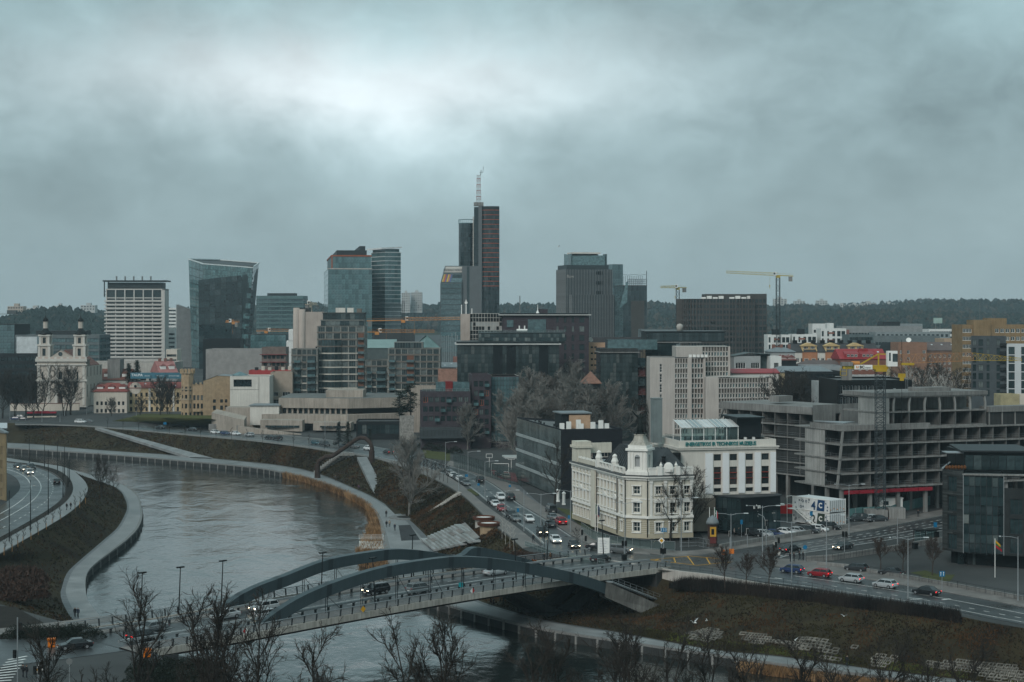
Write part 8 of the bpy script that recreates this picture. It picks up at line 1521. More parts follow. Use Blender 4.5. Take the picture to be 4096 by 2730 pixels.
def scatter(name,label,n,place,h,w,mats,lean=.35,seed=5,per=3):
 q=random.Random(seed);mb=MB();v,f,m=mb.v,mb.f,mb.m
 for i in range(n):
  p,hs=place(q)
  if p is None:continue
  g_=noise.noise((p.x*.16,p.y*.16,2.2))*1.6+q.uniform(-.45,.45);mi=max(0,min(len(mats)-1,int((g_+.8)/1.6*len(mats))))
  for k in range(per):
   a=q.random()*6.28;ww=w*q.uniform(.6,1.3);hh=h*hs*q.uniform(.6,1.3);dx,dy=math.cos(a)*ww,math.sin(a)*ww;lx,ly=q.uniform(-1,1)*lean*hh,q.uniform(-1,1)*lean*hh;b=len(v)
   v.append((p.x-dx,p.y-dy,p.z-.05));v.append((p.x+dx,p.y+dy,p.z-.05));v.append((p.x+lx,p.y+ly,p.z+hh));f.append((b,b+1,b+2));m.append(mi)
 o=mb.build(name,mats);o['kind']='stuff';o['label']=label;return o
def on_slope(A,B,i0,i1,amp,t0=.03,t1=.97,zp=lambda k:1):
 def f(q):
  i=q.randrange(i0,i1);s=q.random();t=q.uniform(t0,t1);a=A[i].lerp(A[i+1],s);b=B[i].lerp(B[i+1],s);p=a.lerp(b,t);p.z=a.z+(b.z-a.z)*t**zp(i+s);p.z+=math.sin(math.pi*t)*amp*noise.noise((p.x*.12,p.y*.12,3.1))
  g=noise.noise((p.x*.22,p.y*.22,7.7));return(p,1.0)if g>-.25 or q.random()<.4 else(None,0)
 return f
dry=[mat('dry_grass',(.085,.044,.02),.95,.3,.5),mat('dry_grass_brown',(.048,.028,.015),.95,.3,.5),mat('dry_grass_dark',(.018,.014,.009),.95,.3,.5),mat('old_grass',(.04,.035,.016),.95,.3,.5)]
n2=len(NI2);scatter('dry_turf','brown matted winter grass on the north bank slope',26000,on_slope(NI2,NS2,100,n2-8,.5,zp=npow),.26,.11,dry,.8);scatter('dry_turf','brown grass on the far part of the north bank',11000,on_slope(NI2,NS2,6,165,.5,zp=npow),.4,.2,dry,.8,6)
SUr2=[p+Vector((0,0,-.03))for p in resample(SU,120)];scatter('dry_turf','dark grass on the left bank slope',7000,on_slope(SIr,SUr2,4,95,.4),.3,.16,[dry[1],dry[3],earth,dry[1]],.8,7)
scatter('lawn_turf','green grass at the foot of the right slope',4000,on_slope(NI2,NS2,205,n2-10,.5,.02,.14),.2,.14,[mat('green_blade',(.085,.10,.028),.95),dry[3]],.6,9)
reedm=[mat('reed',(.27,.155,.075),.9,.3,.5),mat('reed_dark',(.14,.08,.042),.9,.3,.5),mat('reed_pale',(.34,.21,.11),.9)]
def reedp(q):
 i=q.randrange(31,78);p=NW[i].lerp(NW[i+1],q.random());d=(NW[i]-NI[i]);d.z=0;d.normalize();k=.8+1.6*abs(noise.noise((p.x*.09,p.y*.09,1)))+(1.4 if i>50 else 0);p=p+d*q.random()*k*2.0;p.z=.0;return p,.8+.5*q.random()
scatter('reeds','orange dry reeds along the far water edge',9000,reedp,1.5,.14,reedm,.45,11)
def reedp2(q):i=q.randrange(112,132);p=NW[i].lerp(NW[i+1],q.random());d=(NW[i]-NI[i]);d.z=0;d.normalize();g=noise.noise((p.x*.15,p.y*.15,4));return(p+d*q.random()*2.4-Vector((0,0,1.5)),1)if g>-.1 else(None,0)
scatter('reeds','orange dry reeds below the lower right path',3500,reedp2,1.2,.12,reedm,.45,12)
def hedp(q):i=q.randrange(192,254);s=q.random();p=NS2[i].lerp(NS2[i+1],s).lerp(NI2[i].lerp(NI2[i+1],s),q.uniform(.01,.13));return p,.55+.75*q.random()
scatter('hedge','dark twiggy clipped hedge along the top of the right bank',12000,hedp,1.3,.04,[mat('hedge_twig',(.016,.014,.013),.9,.3,1),mat('hedge_twig_brown',(.034,.027,.023),.9)],.2,13)
def gull(px,py,D,lb,s=1.0,rz=.5):
 r=thing('gull',lb,'bird',(XD(px,D),D,ZD(py,D)),rz,'gulls',s);b=MB().tube([(-.28,0,0),(-.1,0,.02),(.1,0,.03),(.24,0,.05),(.32,0,.04)],[.03,.08,.09,.05,.015],6);b.build('body',whitem,r,True)
 for e in(-1,1):MB().face([(.1,e*.05,.05),(.18,e*.4,.3),(.02,e*.85,.34 if e>0 else.5),(-.04,e*.4,.26),(-.1,e*.05,.04)]).build('wing',mat('gull_grey',(.5,.51,.52),.7),r)
gull(2778,2492,235,'white gull flying over the slope right of the arch foot',1.3,2.4)
for i,(px,py,lb)in enumerate(((2826,2484,'small white gull right of the flying one'),(3376,2466,'tiny white gull over the slope under the silver cars'),(3180,2562,'white gull low above the honeycomb blocks'),(2500,989,'tiny dark bird in the sky left of the finned tower')if 0 else(3765,2624,'white gull above the blocks at the lower right'))):gull(px,py,245,lb,.7,i)
g=gull(2234,988,420,'tiny dark bird high in the sky right of the tallest tower',.9,.3)
# ================================================================ vehicles
CARP={}
tyre=mat('tyre',(.015,.015,.016),.8);rim=mat('alloy',(.35,.36,.37),.35,metal=.6);hl=mat('headlight_off',(.5,.52,.53),.1);hlon=mat('headlight_lit',(1,.82,.55),.3,emit=9);tl=mat('tail_light',(.22,.01,.012),.25);tlon=mat('tail_light_lit',(.8,.02,.02),.3,emit=2.2);plate=mat('number_plate',(.6,.6,.58),.6);cglass=mat('car_glass',(.012,.016,.018),.06,spec=.6)
KIND=dict(saloon=(4.7,1.82,1.45,[(0,.42,.58,.78),(.03,.25,.70,.93),(.27,.22,.90,1),(.5,.22,.95,1),(.8,.22,.98,1),(.96,.28,.94,.95),(1,.45,.8,.85)],(.26,.86),(.40,.72)),hatchback=(4.15,1.76,1.48,[(0,.42,.6,.78),(.03,.25,.74,.93),(.24,.22,.94,1),(.5,.22,.97,1),(.85,.24,1.0,1),(.97,.3,.98,.95),(1,.45,.8,.88)],(.22,.97),(.37,.86)),offroader=(4.6,1.9,1.7,[(0,.5,.72,.8),(.03,.33,.9,.94),(.25,.3,1.05,1),(.5,.3,1.1,1),(.85,.32,1.14,1),(.97,.36,1.12,.96),(1,.5,.9,.9)],(.24,.97),(.36,.9)),van=(5.0,1.95,2.0,[(0,.5,.75,.85),(.03,.33,.95,.95),(.16,.3,1.15,1),(.5,.3,1.2,1),(.97,.32,1.2,1),(1,.45,1.1,.95)],(.12,.99),(.26,.97)))
def car_parts(k):
 if k in CARP:return CARP[k]
 L,Wd,H,stn,cb,ct=KIND[k];w=Wd/2;rows=[]
 for t,zb,zt,f in stn:x=L/2-t*L;rows.append([(x,-w*f*.9,zb),(x,-w*f,zb+(zt-zb)*.4),(x,-w*f*.97,zt-.06),(x,-w*f*.86,zt),(x,w*f*.86,zt),(x,w*f*.97,zt-.06),(x,w*f,zb+(zt-zb)*.4),(x,w*f*.9,zb),(x,-w*f*.9,zb)])
 b=MB().loft(rows);b.face(rows[0][:8]);b.face(rows[-1][:8][::-1]);xz=lambda t:L/2-t*L;zb=[s for s in stn if s[0]<=.5][-1][2]-.02;a,c=xz(cb[0]),xz(cb[1]);d,e=xz(ct[0]),xz(ct[1]);y0,y1=w*.86,w*.7
 lo=[(a,-y0,zb),(a,y0,zb),(c,y0,zb),(c,-y0,zb)];hi=[(d,-y1,H-.07),(d,y1,H-.07),(e,y1,H-.07),(e,-y1,H-.07)]
 g=MB();[g.face([lo[i],lo[(i+1)%4],hi[(i+1)%4],hi[i]])for i in range(4)]
 b.loft([[(d+.03,-y1-.02,H-.09),(d+.03,y1+.02,H-.09)],[(d-.12,-y1*.9,H),(d-.12,y1*.9,H)],[(e+.12,-y1*.9,H),(e+.12,y1*.9,H)],[(e-.03,-y1-.02,H-.09),(e-.03,y1+.02,H-.09)]]);[b.loft([[(d,s*(y1+.02),H-.09),(d-.12,s*y1*.9,H)],[(e,s*(y1+.02),H-.09),(e+.12,s*y1*.9,H)]])for s in(-1,1)]
 for s in(-1,1):
  for(p,q)in((lo[0 if s<0 else 1],hi[0 if s<0 else 1]),(lo[3 if s<0 else 2],hi[3 if s<0 else 2])):b.bar(p,q,.07,.07)
  m=Vector(((a+c)/2,s*y0,zb));b.bar(m,Vector(((d+e)/2,s*y1,H-.08)),.08,.05);b.cbox(a-.25,s*(w+.06),zb-.02,.12,.18,.13)
 CARP[k]=(b.mesh('body',whitem),g.mesh('windows',cglass),MB().tube([(0,-.11,0),(0,.11,0)],.33,14).tube([(0,-.125,0),(0,.125,0)],.2,10,1).mesh('wheel',[tyre,rim]),MB().box(-.06,.02,-.2,.2,-.07,.07).mesh('headlight',hl),MB().box(-.02,.05,-.17,.17,-.09,.09).mesh('tail_light',tl),MB().box(-.02,.02,-.26,.26,-.06,.06).mesh('number_plate',plate));return CARP[k]
CC={}
def car(k,colr,x,y,z,rz,label,lit=0):
 c=dict(black=(.012,.013,.015),white=(.62,.63,.63),silver=(.34,.36,.37),grey=(.12,.13,.135),dark=(.03,.034,.038),red=(.22,.010,.016),blue=(.014,.03,.09),teal=(.012,.06,.08),beige=(.33,.29,.24))[colr];m=mat('car_paint_'+colr,c,.22,.06,.5,spec=.6);L,Wd,H,stn,cb,ct=KIND[k];P=car_parts(k)
 r=thing(k if k=='van' else k+'_car',colr+' '+label,'van' if k=='van' else 'car',(x,y,z),rz);ob('body',P[0],r,m=m);ob('windows',P[1],r)
 for sx in(.31,-.31):[ob('wheel',P[2],r,(L*sx,s*(Wd/2-.1),.33))for s in(-1,1)]
 zf,zr=stn[1][2]-.14,stn[-2][2]-.2
 for s in(-1,1):ob('headlight',P[3],r,(L/2-.05,s*Wd*.33,zf),m=hlon if lit==1 else None);ob('tail_light',P[4],r,(-L/2+.03,s*Wd*.36,zr),m=tlon if lit==2 else None)
 ob('number_plate',P[5],r,(L/2+.01,0,.45));ob('number_plate',P[5],r,(-L/2-.01,0,.62));return r
def tang(line,p):
 b=min(range(len(line)-1),key=lambda i:(Vector(line[i])-Vector(p)).length);d=Vector(line[b+1])-Vector(line[b]);return math.atan2(d.y,d.x)
LA=SL(RA_lo);LD=SL([(2860,2317),(3250,2358),(3500,2394),(3747,2432),(4096,2499)]);LC=SL([(2900,2212),(3200,2168),(3500,2121),(3770,2068),(3950,2034)]);LS=SL([(29,1851),(120,1865),(201,1892),(244,1925),(258,1958),(244,1997),(191,2040)])
for px,py,k,c,ln,s,lit,lb in((640,1716,'saloon','black',LA,1,0,'saloon alone on the far embankment road'),(768,1724,'saloon','dark',LA,1,0,'saloon driving below the grassy mound'),(862,1736,'hatchback','white',LA,-1,0,'hatchback first of three in the far queue'),(900,1740,'hatchback','blue',LA,-1,0,'hatchback second in the far queue'),(942,1741,'saloon','white',LA,-1,0,'saloon third in the far queue'),(998,1746,'hatchback','silver',LA,1,0,'hatchback passing the museum ramp'),(1078,1757,'saloon','black',LA,1,0,'saloon ahead below the terraced museum'),(1110,1761,'offroader','black',LA,1,0,'off-roader close behind it below the museum'),(1262,1779,'hatchback','teal',LA,-1,0,'hatchback left of the pipe sculpture'),(1300,1785,'offroader','dark',LA,-1,0,'off-roader beside the teal hatchback'),(1372,1793,'hatchback','dark',LA,-1,0,'hatchback seen under the pipe sculpture'),(1418,1793,'saloon','grey',LA,1,0,'saloon behind the pipe sculpture arch'),(1474,1802,'offroader','white',LA,1,0,'off-roader at the right leg of the pipe sculpture'),(1552,1816,'saloon','black',LA,1,2,'saloon braking behind the ash crown'),(1800,1902,'hatchback','silver',LA,-1,0,'hatchback first in the parked row by the promenade'),(1812,1910,'saloon','white',LA,-1,0,'saloon second in the parked row by the promenade'),(1827,1919,'saloon','dark',LA,-1,0,'saloon third in the parked row by the promenade'),(1839,1926,'hatchback','white',LA,-1,0,'hatchback fourth in the parked row by the promenade'),(1850,1933,'hatchback','dark',LA,-1,0,'hatchback fifth in the parked row by the promenade'),(1865,1942,'saloon','grey',LA,-1,0,'saloon last in the parked row by the promenade'),(1921,1930,'offroader','black',LA,1,0,'off-roader driving away past the sports court'),(1997,1905,'offroader','dark',LA,1,0,'off-roader parked by the school canopy'),(2024,1914,'saloon','beige',LA,1,0,'saloon parked by the school canopy'),(1968,2015,'offroader','dark',LA,-1,0,'off-roader parked first before the zebra crossing'),(1982,2026,'saloon','white',LA,-1,0,'saloon parked before the red hatchback'),(2003,2000,'offroader','white',LA,-1,0,'off-roader driving beside the parked ones'),(2041,2000,'offroader','black',LA,1,0,'off-roader driving away in mid street'),(2006,2044,'hatchback','red',LA,-1,0,'hatchback parked by the round planters'),(2045,2072,'offroader','dark',LA,-1,0,'off-roader parked below the red hatchback'),(2062,2084,'saloon','grey',LA,-1,0,'saloon parked lowest in the kerb row'),(2116,2086,'saloon','white',LA,-1,0,'saloon coming towards the crossing'),(2204,2052,'van','dark',LA,1,0,'van parked at the museum kerb'),(2209,2079,'saloon','grey',LA,1,0,'saloon parked behind the dark van'),(2243,2100,'offroader','red',LA,1,2,'off-roader parked before the cream museum'),(2202,2108,'saloon','dark',LA,1,0,'saloon driving away beside the red off-roader'),(2168,2140,'offroader','black',LA,-1,1,'off-roader with lit lamps nearing the lights'),(2222,2170,'saloon','white',LA,-1,1,'saloon with lit lamps at the stop line'),(2296,2190,'saloon','dark',LA,-1,1,'saloon with lit lamps behind the bare sapling'),(2392,2200,'saloon','black',LC,0,1,'saloon turning before the cream museum'),(2480,2213,'offroader','grey',LC,0,1,'off-roader turning right with lit lamps'),(3167,2292,'hatchback','blue',LD,-1,2,'hatchback leading the queue on the river road'),(3278,2308,'hatchback','red',LD,-1,2,'hatchback second in the river road queue'),(3405,2329,'hatchback','silver',LD,-1,2,'hatchback third in the river road queue'),(3540,2352,'hatchback','silver',LD,-1,2,'tall hatchback fourth in the river road queue'),(3705,2380,'saloon','black',LD,-1,2,'saloon last in the river road queue'),(3163,2209,'saloon','black',LC,1,2,'saloon waiting on the avenue by the corner'),(3372,2197,'saloon','dark',LC,-1,1,'long saloon coming down the avenue'),(3017,2146,'offroader','black',LC,9,0,'off-roader first in the museum car park'),(3052,2148,'hatchback','silver',LC,9,0,'hatchback second in the museum car park'),(3094,2146,'saloon','blue',LC,9,0,'saloon third in the museum car park'),(3140,2140,'saloon','white',LC,9,0,'saloon fourth in the museum car park'),(3190,2136,'saloon','silver',LC,9,0,'saloon fifth in the museum car park'),(3234,2134,'offroader','dark',LC,9,0,'off-roader sixth in the museum car park'),(3275,2128,'hatchback','white',LC,9,0,'hatchback seventh in the museum car park'),(3320,2120,'offroader','black',LC,9,0,'off-roader last in the museum car park row'),(3355,2096,'offroader','silver',LC,1,0,'off-roader parked beside the containers'),(3432,2086,'offroader','dark',LC,8,0,'off-roader parked by the green hoarding, left of two'),(3478,2084,'saloon','silver',LC,8,0,'saloon parked by the green hoarding'),(3510,2088,'saloon','dark',LC,8,0,'saloon parked by the green hoarding, rightmost'),(3425,2285,'hatchback','dark',LD,1,0,'hatchback half hidden behind the low plaza wall'),(3565,2303,'saloon','dark',LD,1,0,'saloon half hidden behind the low plaza wall'),(72,1873,'saloon','black',LS,-1,1,'saloon with lit lamps, first of four on the left bend'),(97,1884,'saloon','grey',LS,-1,1,'saloon with lit lamps, second on the left bend'),(118,1897,'hatchback','silver',LS,-1,1,'hatchback with lit lamps, nearest on the left bend'),(124,1878,'offroader','black',LS,-1,0,'off-roader behind on the left bend'),(227,1936,'hatchback','black',LS,1,0,'hatchback driving away on the left bend'),(58,1682,'hatchback','blue',LA,1,0,'hatchback left of the red and white bus'),(75,1674,'hatchback','white',LA,1,0,'hatchback behind the blue one left of the bus'),(90,1684,'saloon','dark',LA,1,0,'saloon just left of the red and white bus'),(375,1662,'offroader','silver',LA,1,0,'off-roader waiting at the church crossing'),(405,1663,'saloon','white',LA,1,0,'saloon waiting at the church crossing'),(465,1655,'saloon','black',LA,1,0,'saloon right of the white one at the church crossing'),(322,1694,'offroader','white',LA,-1,0,'off-roader turning onto the embankment'),(352,1692,'hatchback','grey',LA,-1,0,'hatchback behind the white off-roader on the embankment')):
 p=G(px,py);t=tang(ln,p);rz=t+(math.pi if(s==1 and ln is LA)or(s==-1 and ln in(LC,LD))or(s==1 and ln is LS and 0)else 0)
 if ln is LS:rz=t+(0 if s==-1 else math.pi)
 if ln is LD:rz=t+math.pi
 if s==9:rz=t-R(78)
 if s==8:rz=t+R(150)
 if s==0:rz=R(-18)
 car(k,c,p[0],p[1],8.02,rz,lb,lit)
for s,o,k,c,d,lit,lb in((63,12.6,'saloon','silver',1,0,'saloon crossing the bridge behind the near arch'),(36,11.6,'offroader','black',-1,1,'off-roader on the bridge between the arches'),(41.5,7.4,'offroader','grey',1,0,'off-roader on the bridge next to the near railing'),(15,12.4,'offroader','silver',-1,1,'off-roader at the left end of the far arch'),(12.5,7.8,'hatchback','silver',1,0,'hatchback at the foot of the near arch'),(8,12.4,'saloon','silver',-1,0,'saloon behind the bare trees on the bridge end'),(-4.5,12.2,'saloon','grey',-1,0,'saloon leaving the bridge at the left'),(-9,7,'offroader','black',1,2,'off-roader driving onto the bridge behind the trees'),(89,12.5,'hatchback','black',1,0,'hatchback leaving the bridge at the crossing')):
 x,y,z=on_bridge(s,o);car(k,c,x,y,z,math.atan2(BT[3],BT[2])+(0 if d>0 else math.pi),lb,lit)
car('saloon','black',*G3(300,2596),R(205),'saloon waiting at the left crossing beside the orange bin',0)
def bus(px,py,rz,lb,red=(.3,.02,.04),L=12):
 r=thing('city_bus',lb,'bus',G3(px,py),rz);MB().box(-L/2,L/2,-1.25,1.25,.35,1.25).build('lower_body',mat('bus_cream',(.55,.48,.4),.4),r);MB().box(-L/2+.05,L/2-.05,-1.22,1.22,1.25,2.35).build('window_band',cglass,r);MB().box(-L/2,L/2,-1.25,1.25,2.35,3.0).box(-L/2+2,L/2-3,-1,1,3.0,3.3).build('roof',mat('bus_red',red,.35),r)
 for x in(-L*.3,L*.32):[ob('wheel',car_parts('van')[2],r,(x,s*1.15,.45),scale=1.35)for s in(-1,1)]
 for i in range(5):MB().box(-L/2+i*L/5+.2,-L/2+i*L/5+.3,-1.24,1.24,1.25,2.35).build('window_post',blackm,r)
bus(168,1676,R(8),'red and cream city bus below the church');bus(512,1652,R(6),'red city bus behind the signal posts before the ochre house');bus(590,1652,R(6),'dark articulated bus right of the red one',(.03,.03,.035),10)
# ================================================================ people
def person_mesh(walk):
 s=.16 if walk else.07;V=[(0,0,.95),(0,0,1.2),(0,0,1.42),(.01,0,1.52),(.02,0,1.62),(.02,0,1.72),(0,.1,.88),(s,.11,.5),(s*.6 if walk else 0,.11,.08),(s*.6+.14,.11,.03),(0,-.1,.88),(-s*.3,-.11,.5),(-s*1.9 if walk else 0,-.11,.1),(-s*1.9+.12 if walk else.13,-.11,.04),(0,.2,1.4),(-.08,.25,1.13),(.06,.24,.88),(.1,.24,.78),(0,-.2,1.4),(.06,-.25,1.13),(.16 if walk else.06,-.23,.9),(.2 if walk else.1,-.23,.8)]
 E=[(0,1),(1,2),(2,3),(3,4),(4,5),(0,6),(6,7),(7,8),(8,9),(0,10),(10,11),(11,12),(12,13),(2,14),(14,15),(15,16),(16,17),(2,18),(18,19),(19,20),(20,21)]
 rad=[(.13,.17),(.12,.18),(.11,.19),.06,.1,.08,.09,.07,.05,.035,.09,.07,.05,.035,.07,.06,.045,.04,.07,.06,.045,.04]
 return skin(V,E,rad,'person',[mat('coat_black',(.02,.022,.025),.9),mat('trousers',(.022,.025,.03),.9),mat('skin',(.35,.22,.16),.7),mat('hair',(.03,.02,.015),.8)],lambda c:3 if c.z>1.66 or(c.z>1.56 and c.x<0)else 2 if c.z>1.5 or c.z<.84 and abs(c.y)>.19 else 0 if c.z>.82 else 1)
PM=[person_mesh(True),person_mesh(False)]
def person(px,py,z,coat,lb,pose=0,rz=0.0,p=None,trs=None):
 o=ob('person',PM[pose],None,p or G3(px,py,z),rz);tag(o,lb,'person');o.material_slots[0].link='OBJECT';o.material_slots[0].material=mat('coat_'+'_'.join(str(int(c*100))for c in coat),coat,.9)
 if trs:o.material_slots[1].link='OBJECT';o.material_slots[1].material=mat('trousers_light',trs,.9)
BK=(.02,.022,.025)
for px,py,z,c,lb,po,rz in((1545,2069,1.65,BK,'person in black walking alone on the lower promenade',0,1.6),(1546,2111,1.65,BK,'person in a long black coat beside one in beige on the promenade',0,1.6),(1558,2109,1.65,(.3,.25,.2),'person in a beige coat on the lower promenade',0,1.6),(1579,2124,1.65,(.03,.04,.06),'person in dark blue with light cap walking on the promenade',0,-1.5),(1341,1924,1.65,(.06,.06,.06),'person walking near the left leg of the pipe sculpture',0,-2),(1410,1950,1.65,(.06,.05,.03),'person in khaki before the bank steps',0,1),(1435,1962,1.65,(.09,.05,.08),'person in purple walking along the promenade bend',0,1),(1962,2420,1.65,BK,'left person of the dark pair under the bridge',0,0),(1973,2424,1.65,(.04,.04,.045),'right person of the dark pair under the bridge',0,0),(2001,2416,1.65,(.05,.05,.055),'grey-clad person of the second pair under the bridge',0,0),(2013,2419,1.65,(.015,.03,.05),'person in navy of the second pair under the bridge',0,0),(300,2470,1.65,BK,'taller person of the couple on the left waterfront path',0,-1.6),(312,2472,1.65,(.03,.04,.06),'shorter person of the couple on the left waterfront path',0,-1.6),(267,2042,8.1,BK,'left walker on the upper left promenade',0,1),(283,2039,8.1,BK,'right walker on the upper left promenade',0,1),(3161,2248,8.14,BK,'person in black at the corner crossing, leftmost of four',1,.4),(3176,2247,8.14,(.04,.042,.045),'person in grey at the corner, second of four',1,.4),(3198,2243,8.14,BK,'person in black at the corner, third of four',0,.2),(3212,2243,8.14,BK,'person in black at the corner beside the blue round sign',0,.2),(3117,2240,8.05,(.6,.58,.54),'person in a white coat at the corner signal',1,2),(2133,2172,8.14,BK,'person in black walking on the promenade behind the lamp',0,-1.2),(2890,2262,8.05,(.16,.03,.03),'person in dark red behind the corner tree',0,.3),(2903,2260,8.05,(.04,.05,.03),'person in dark green behind the corner tree',0,.3),(92,2712,8.05,BK,'taller person waiting at the bottom left crossing',1,.8),(106,2714,8.05,BK,'shorter person waiting at the bottom left crossing',1,.8),(3673,2070,8.05,BK,'person standing by the green hoarding on the avenue',1,-1.5),(2937,2146,8.15,(.25,.2,.18),'person in a pale coat before the museum entrance',1,0),(2955,2144,8.15,BK,'person in black before the museum entrance',1,0),(3388,2668,1.65,BK,'person walking on the lower path at the bottom right',0,.4),(2940,1700,8,BK,'',0,0)):
 if lb:person(px,py,z,c,lb,po,rz)
x,y,z=on_bridge(80,18);person(0,0,0,BK,'person in black walking a dog on the bridge footpath',0,3.6,(x,y,z+.12));x,y,z=on_bridge(81.3,17.8);person(0,0,0,(.07,.04,.02),'person with red hood on the bridge footpath',0,3.6,(x,y,z+.12));x,y,z=on_bridge(77.5,18)
dg=thing('dog','reddish brown dog led on the bridge footpath','dog',(x,y,z+.12),3.8);V=[(-.3,0,.5),(0,0,.48),(.3,0,.52),(.45,0,.7),(.62,0,.72),(.3,.09,.3),(.3,.09,.03),(.3,-.09,.3),(.34,-.09,.03),(-.34,.09,.32),(-.38,.09,.2),(-.34,.09,.03),(-.34,-.09,.32),(-.38,-.09,.2),(-.32,-.09,.03),(-.5,0,.62)]
ob('body',skin(V,[(0,1),(1,2),(2,3),(3,4),(2,5),(5,6),(2,7),(7,8),(0,9),(9,10),(10,11),(0,12),(12,13),(13,14),(0,15)],[.12,.12,.15,.1,.06,.05,.035,.05,.035,.07,.045,.035,.07,.045,.035,.025],'dog',[mat('dog_fur',(.2,.06,.02),.9)],lambda c:0),dg)
x,y,z=on_bridge(46.5,2.4);person(0,0,0,BK,'courier on the near footpath with a turquoise box',0,.75,(x,y,z+.12));b=thing('courier_box','turquoise delivery box carried on the bridge footpath','box',(x-.35,y-.3,z+1.0),.7);MB().cbox(0,0,0,.6,.55,.6).build('bag',mat('turquoise',(.02,.32,.36),.6),b);MB().cbox(0,0,.6,.64,.59,.06).build('lid',mat('turquoise',(.02,.32,.36),.6),b)
# ================================================================ lamps, signals, signs
def lamp(px,py,top,lb,arms=(1,),z=8.1,L=2.6,m=None,p=None,rz=0.0,lean=0.0):
 x,y,z=p or G3(px,py,z);h=ZD(top,y)-z;r=thing('street_lamp',lb,'street lamp',(x,y,z),rz);m=m or galv;MB().tube([(0,0,0),(0,0,h*.3),(lean,0,h)],[.13,.1,.06],8).build('pole',m,r)
 for a in arms:MB().tube([(lean,0,h-.3),(lean+a*L*.4,0,h-.05),(lean+a*L,0,h+.05)],[.05,.045,.04],6).build('arm',m,r);MB().box(lean+a*L-.15,lean+a*L+.55*a+.15,-.16,.16,h-.02,h+.12).build('lamp_head',mat('lamp_head_pale',(.5,.53,.54),.4),r)
 return r
for px,py,top,a,lb in((1782,1880,1768,(1,),'street lamp beside the court fence'),(1872,1938,1806,(1,),'street lamp with bent arm over the parked row'),(1940,1992,1845,(1,),'street lamp with bent arm by the zebra crossing'),(2020,2050,1962,(1,),'low street lamp by the school drive'),(1835,1972,1860,(),'thin pole lamp left of the promenade stair'),(2096,2125,1962,(),'plain tall pole by the white saloon'),(2164,2120,1975,(-1,1),'double-armed street lamp in mid embankment'),(2282,2130,1962,(-1,1),'double-armed street lamp before the cream museum'),(2500,2216,2010,(-1,1),'double-armed street lamp at the museum turret'),(2725,2206,1992,(-1,1),'double-armed street lamp before the museum trees'),(2924,2205,2055,(-1,1),'double-armed street lamp by the black entrance'),(3050,2246,2024,(-1,1),'double-armed street lamp at the corner'),(3167,2332,2086,(-1,1),'double-armed street lamp beside the blue hatchback'),(3306,2278,2062,(1,),'street lamp beside the plaza wall'),(3396,2140,1938,(-1,1),'tall street lamp before the containers'),(3590,2186,2072,(),'post lamp on the avenue pavement'),(3632,2396,2152,(-1,1),'double-armed street lamp by the river road queue'),(4072,2404,2147,(-1,),'street lamp at the right edge'),(1300,1760,1640,(),'pole on the museum embankment'),(1392,1774,1655,(),'pole right of the spruce pair')):lamp(px,py,top,lb,a)
for s,o,lean,lb in((12,19.6,.35,'black bridge lamp first from the left on the far side'),(27,14.2,.35,'black bridge lamp behind the near arch'),(30,4.3,-.5,'black bridge lamp at the far arch shoulder'),(50,19.6,.3,'black bridge lamp at the crown of the far arch'),(60,4.3,-.4,'black bridge lamp at the crown of the near arch'),(82,19.4,.5,'black bridge lamp beside the dog walker'),(92,14.6,-.5,'black bridge lamp near the white board'),(-2,19.6,.3,'black bridge lamp over the left bare trees'),(4.5,19.6,.3,'black bridge lamp left of the far arch foot')):
 x,y,z=on_bridge(s,o);r=thing('bridge_lamp',lb,'street lamp',(x,y,z),math.atan2(BT[3],BT[2]),'black lamps on the bridge');MB().tube([(0,0,0),(lean,0,7.2)],[.11,.07],8).build('pole',blackm,r);MB().box(lean-.6,lean+.6,-.22,.22,7.15,7.35).build('lamp_head',blackm,r)
for i,(px,py,top)in enumerate(((37,2165,1962),(122,2120,1920),(193,2060,1800),(252,1990,1850),(272,1950,1808),(278,1930,1825),(258,1905,1785),(230,1895,1772),(178,1872,1760),(117,1858,1748))):lamp(px,py,top,'slim black lamp pole %s the left bend'%('nearest at the left edge of','second nearest on','tall with camera on','third on','close behind the planter of','fourth on','fifth beyond','sixth beyond','seventh beyond','farthest beyond')[i],(),m=blackm)
def signal(px,py,lb,h=3.4,heads=((0,2.4),),arm=0,z=8.1):
 r=thing('traffic_light',lb,'traffic light',G3(px,py,z));MB().tube([(0,0,0),(0,0,h)],.08,8).build('post',galv,r)
 if arm:MB().tube([(0,0,h),(-.5,0,h+1.4),(arm,0,h+1.9)],.07,6).build('arm',galv,r)
 for dx,hz in heads:k=MB().box(dx-.2,dx+.2,-.3,-.08,hz,hz+1.05);k.build('signal_head',blackm,r);[MB().tube([(dx,-.3,hz+.18+.34*i),(dx,-.42,hz+.2+.34*i)],.12,8).build('hood',blackm,r)for i in range(3)];MB().box(dx-.26,dx+.26,-.07,-.05,hz-.06,hz+1.1).build('backing_plate',mat('white_backing',(.45,.45,.44),.6),r)if dx==0 else None
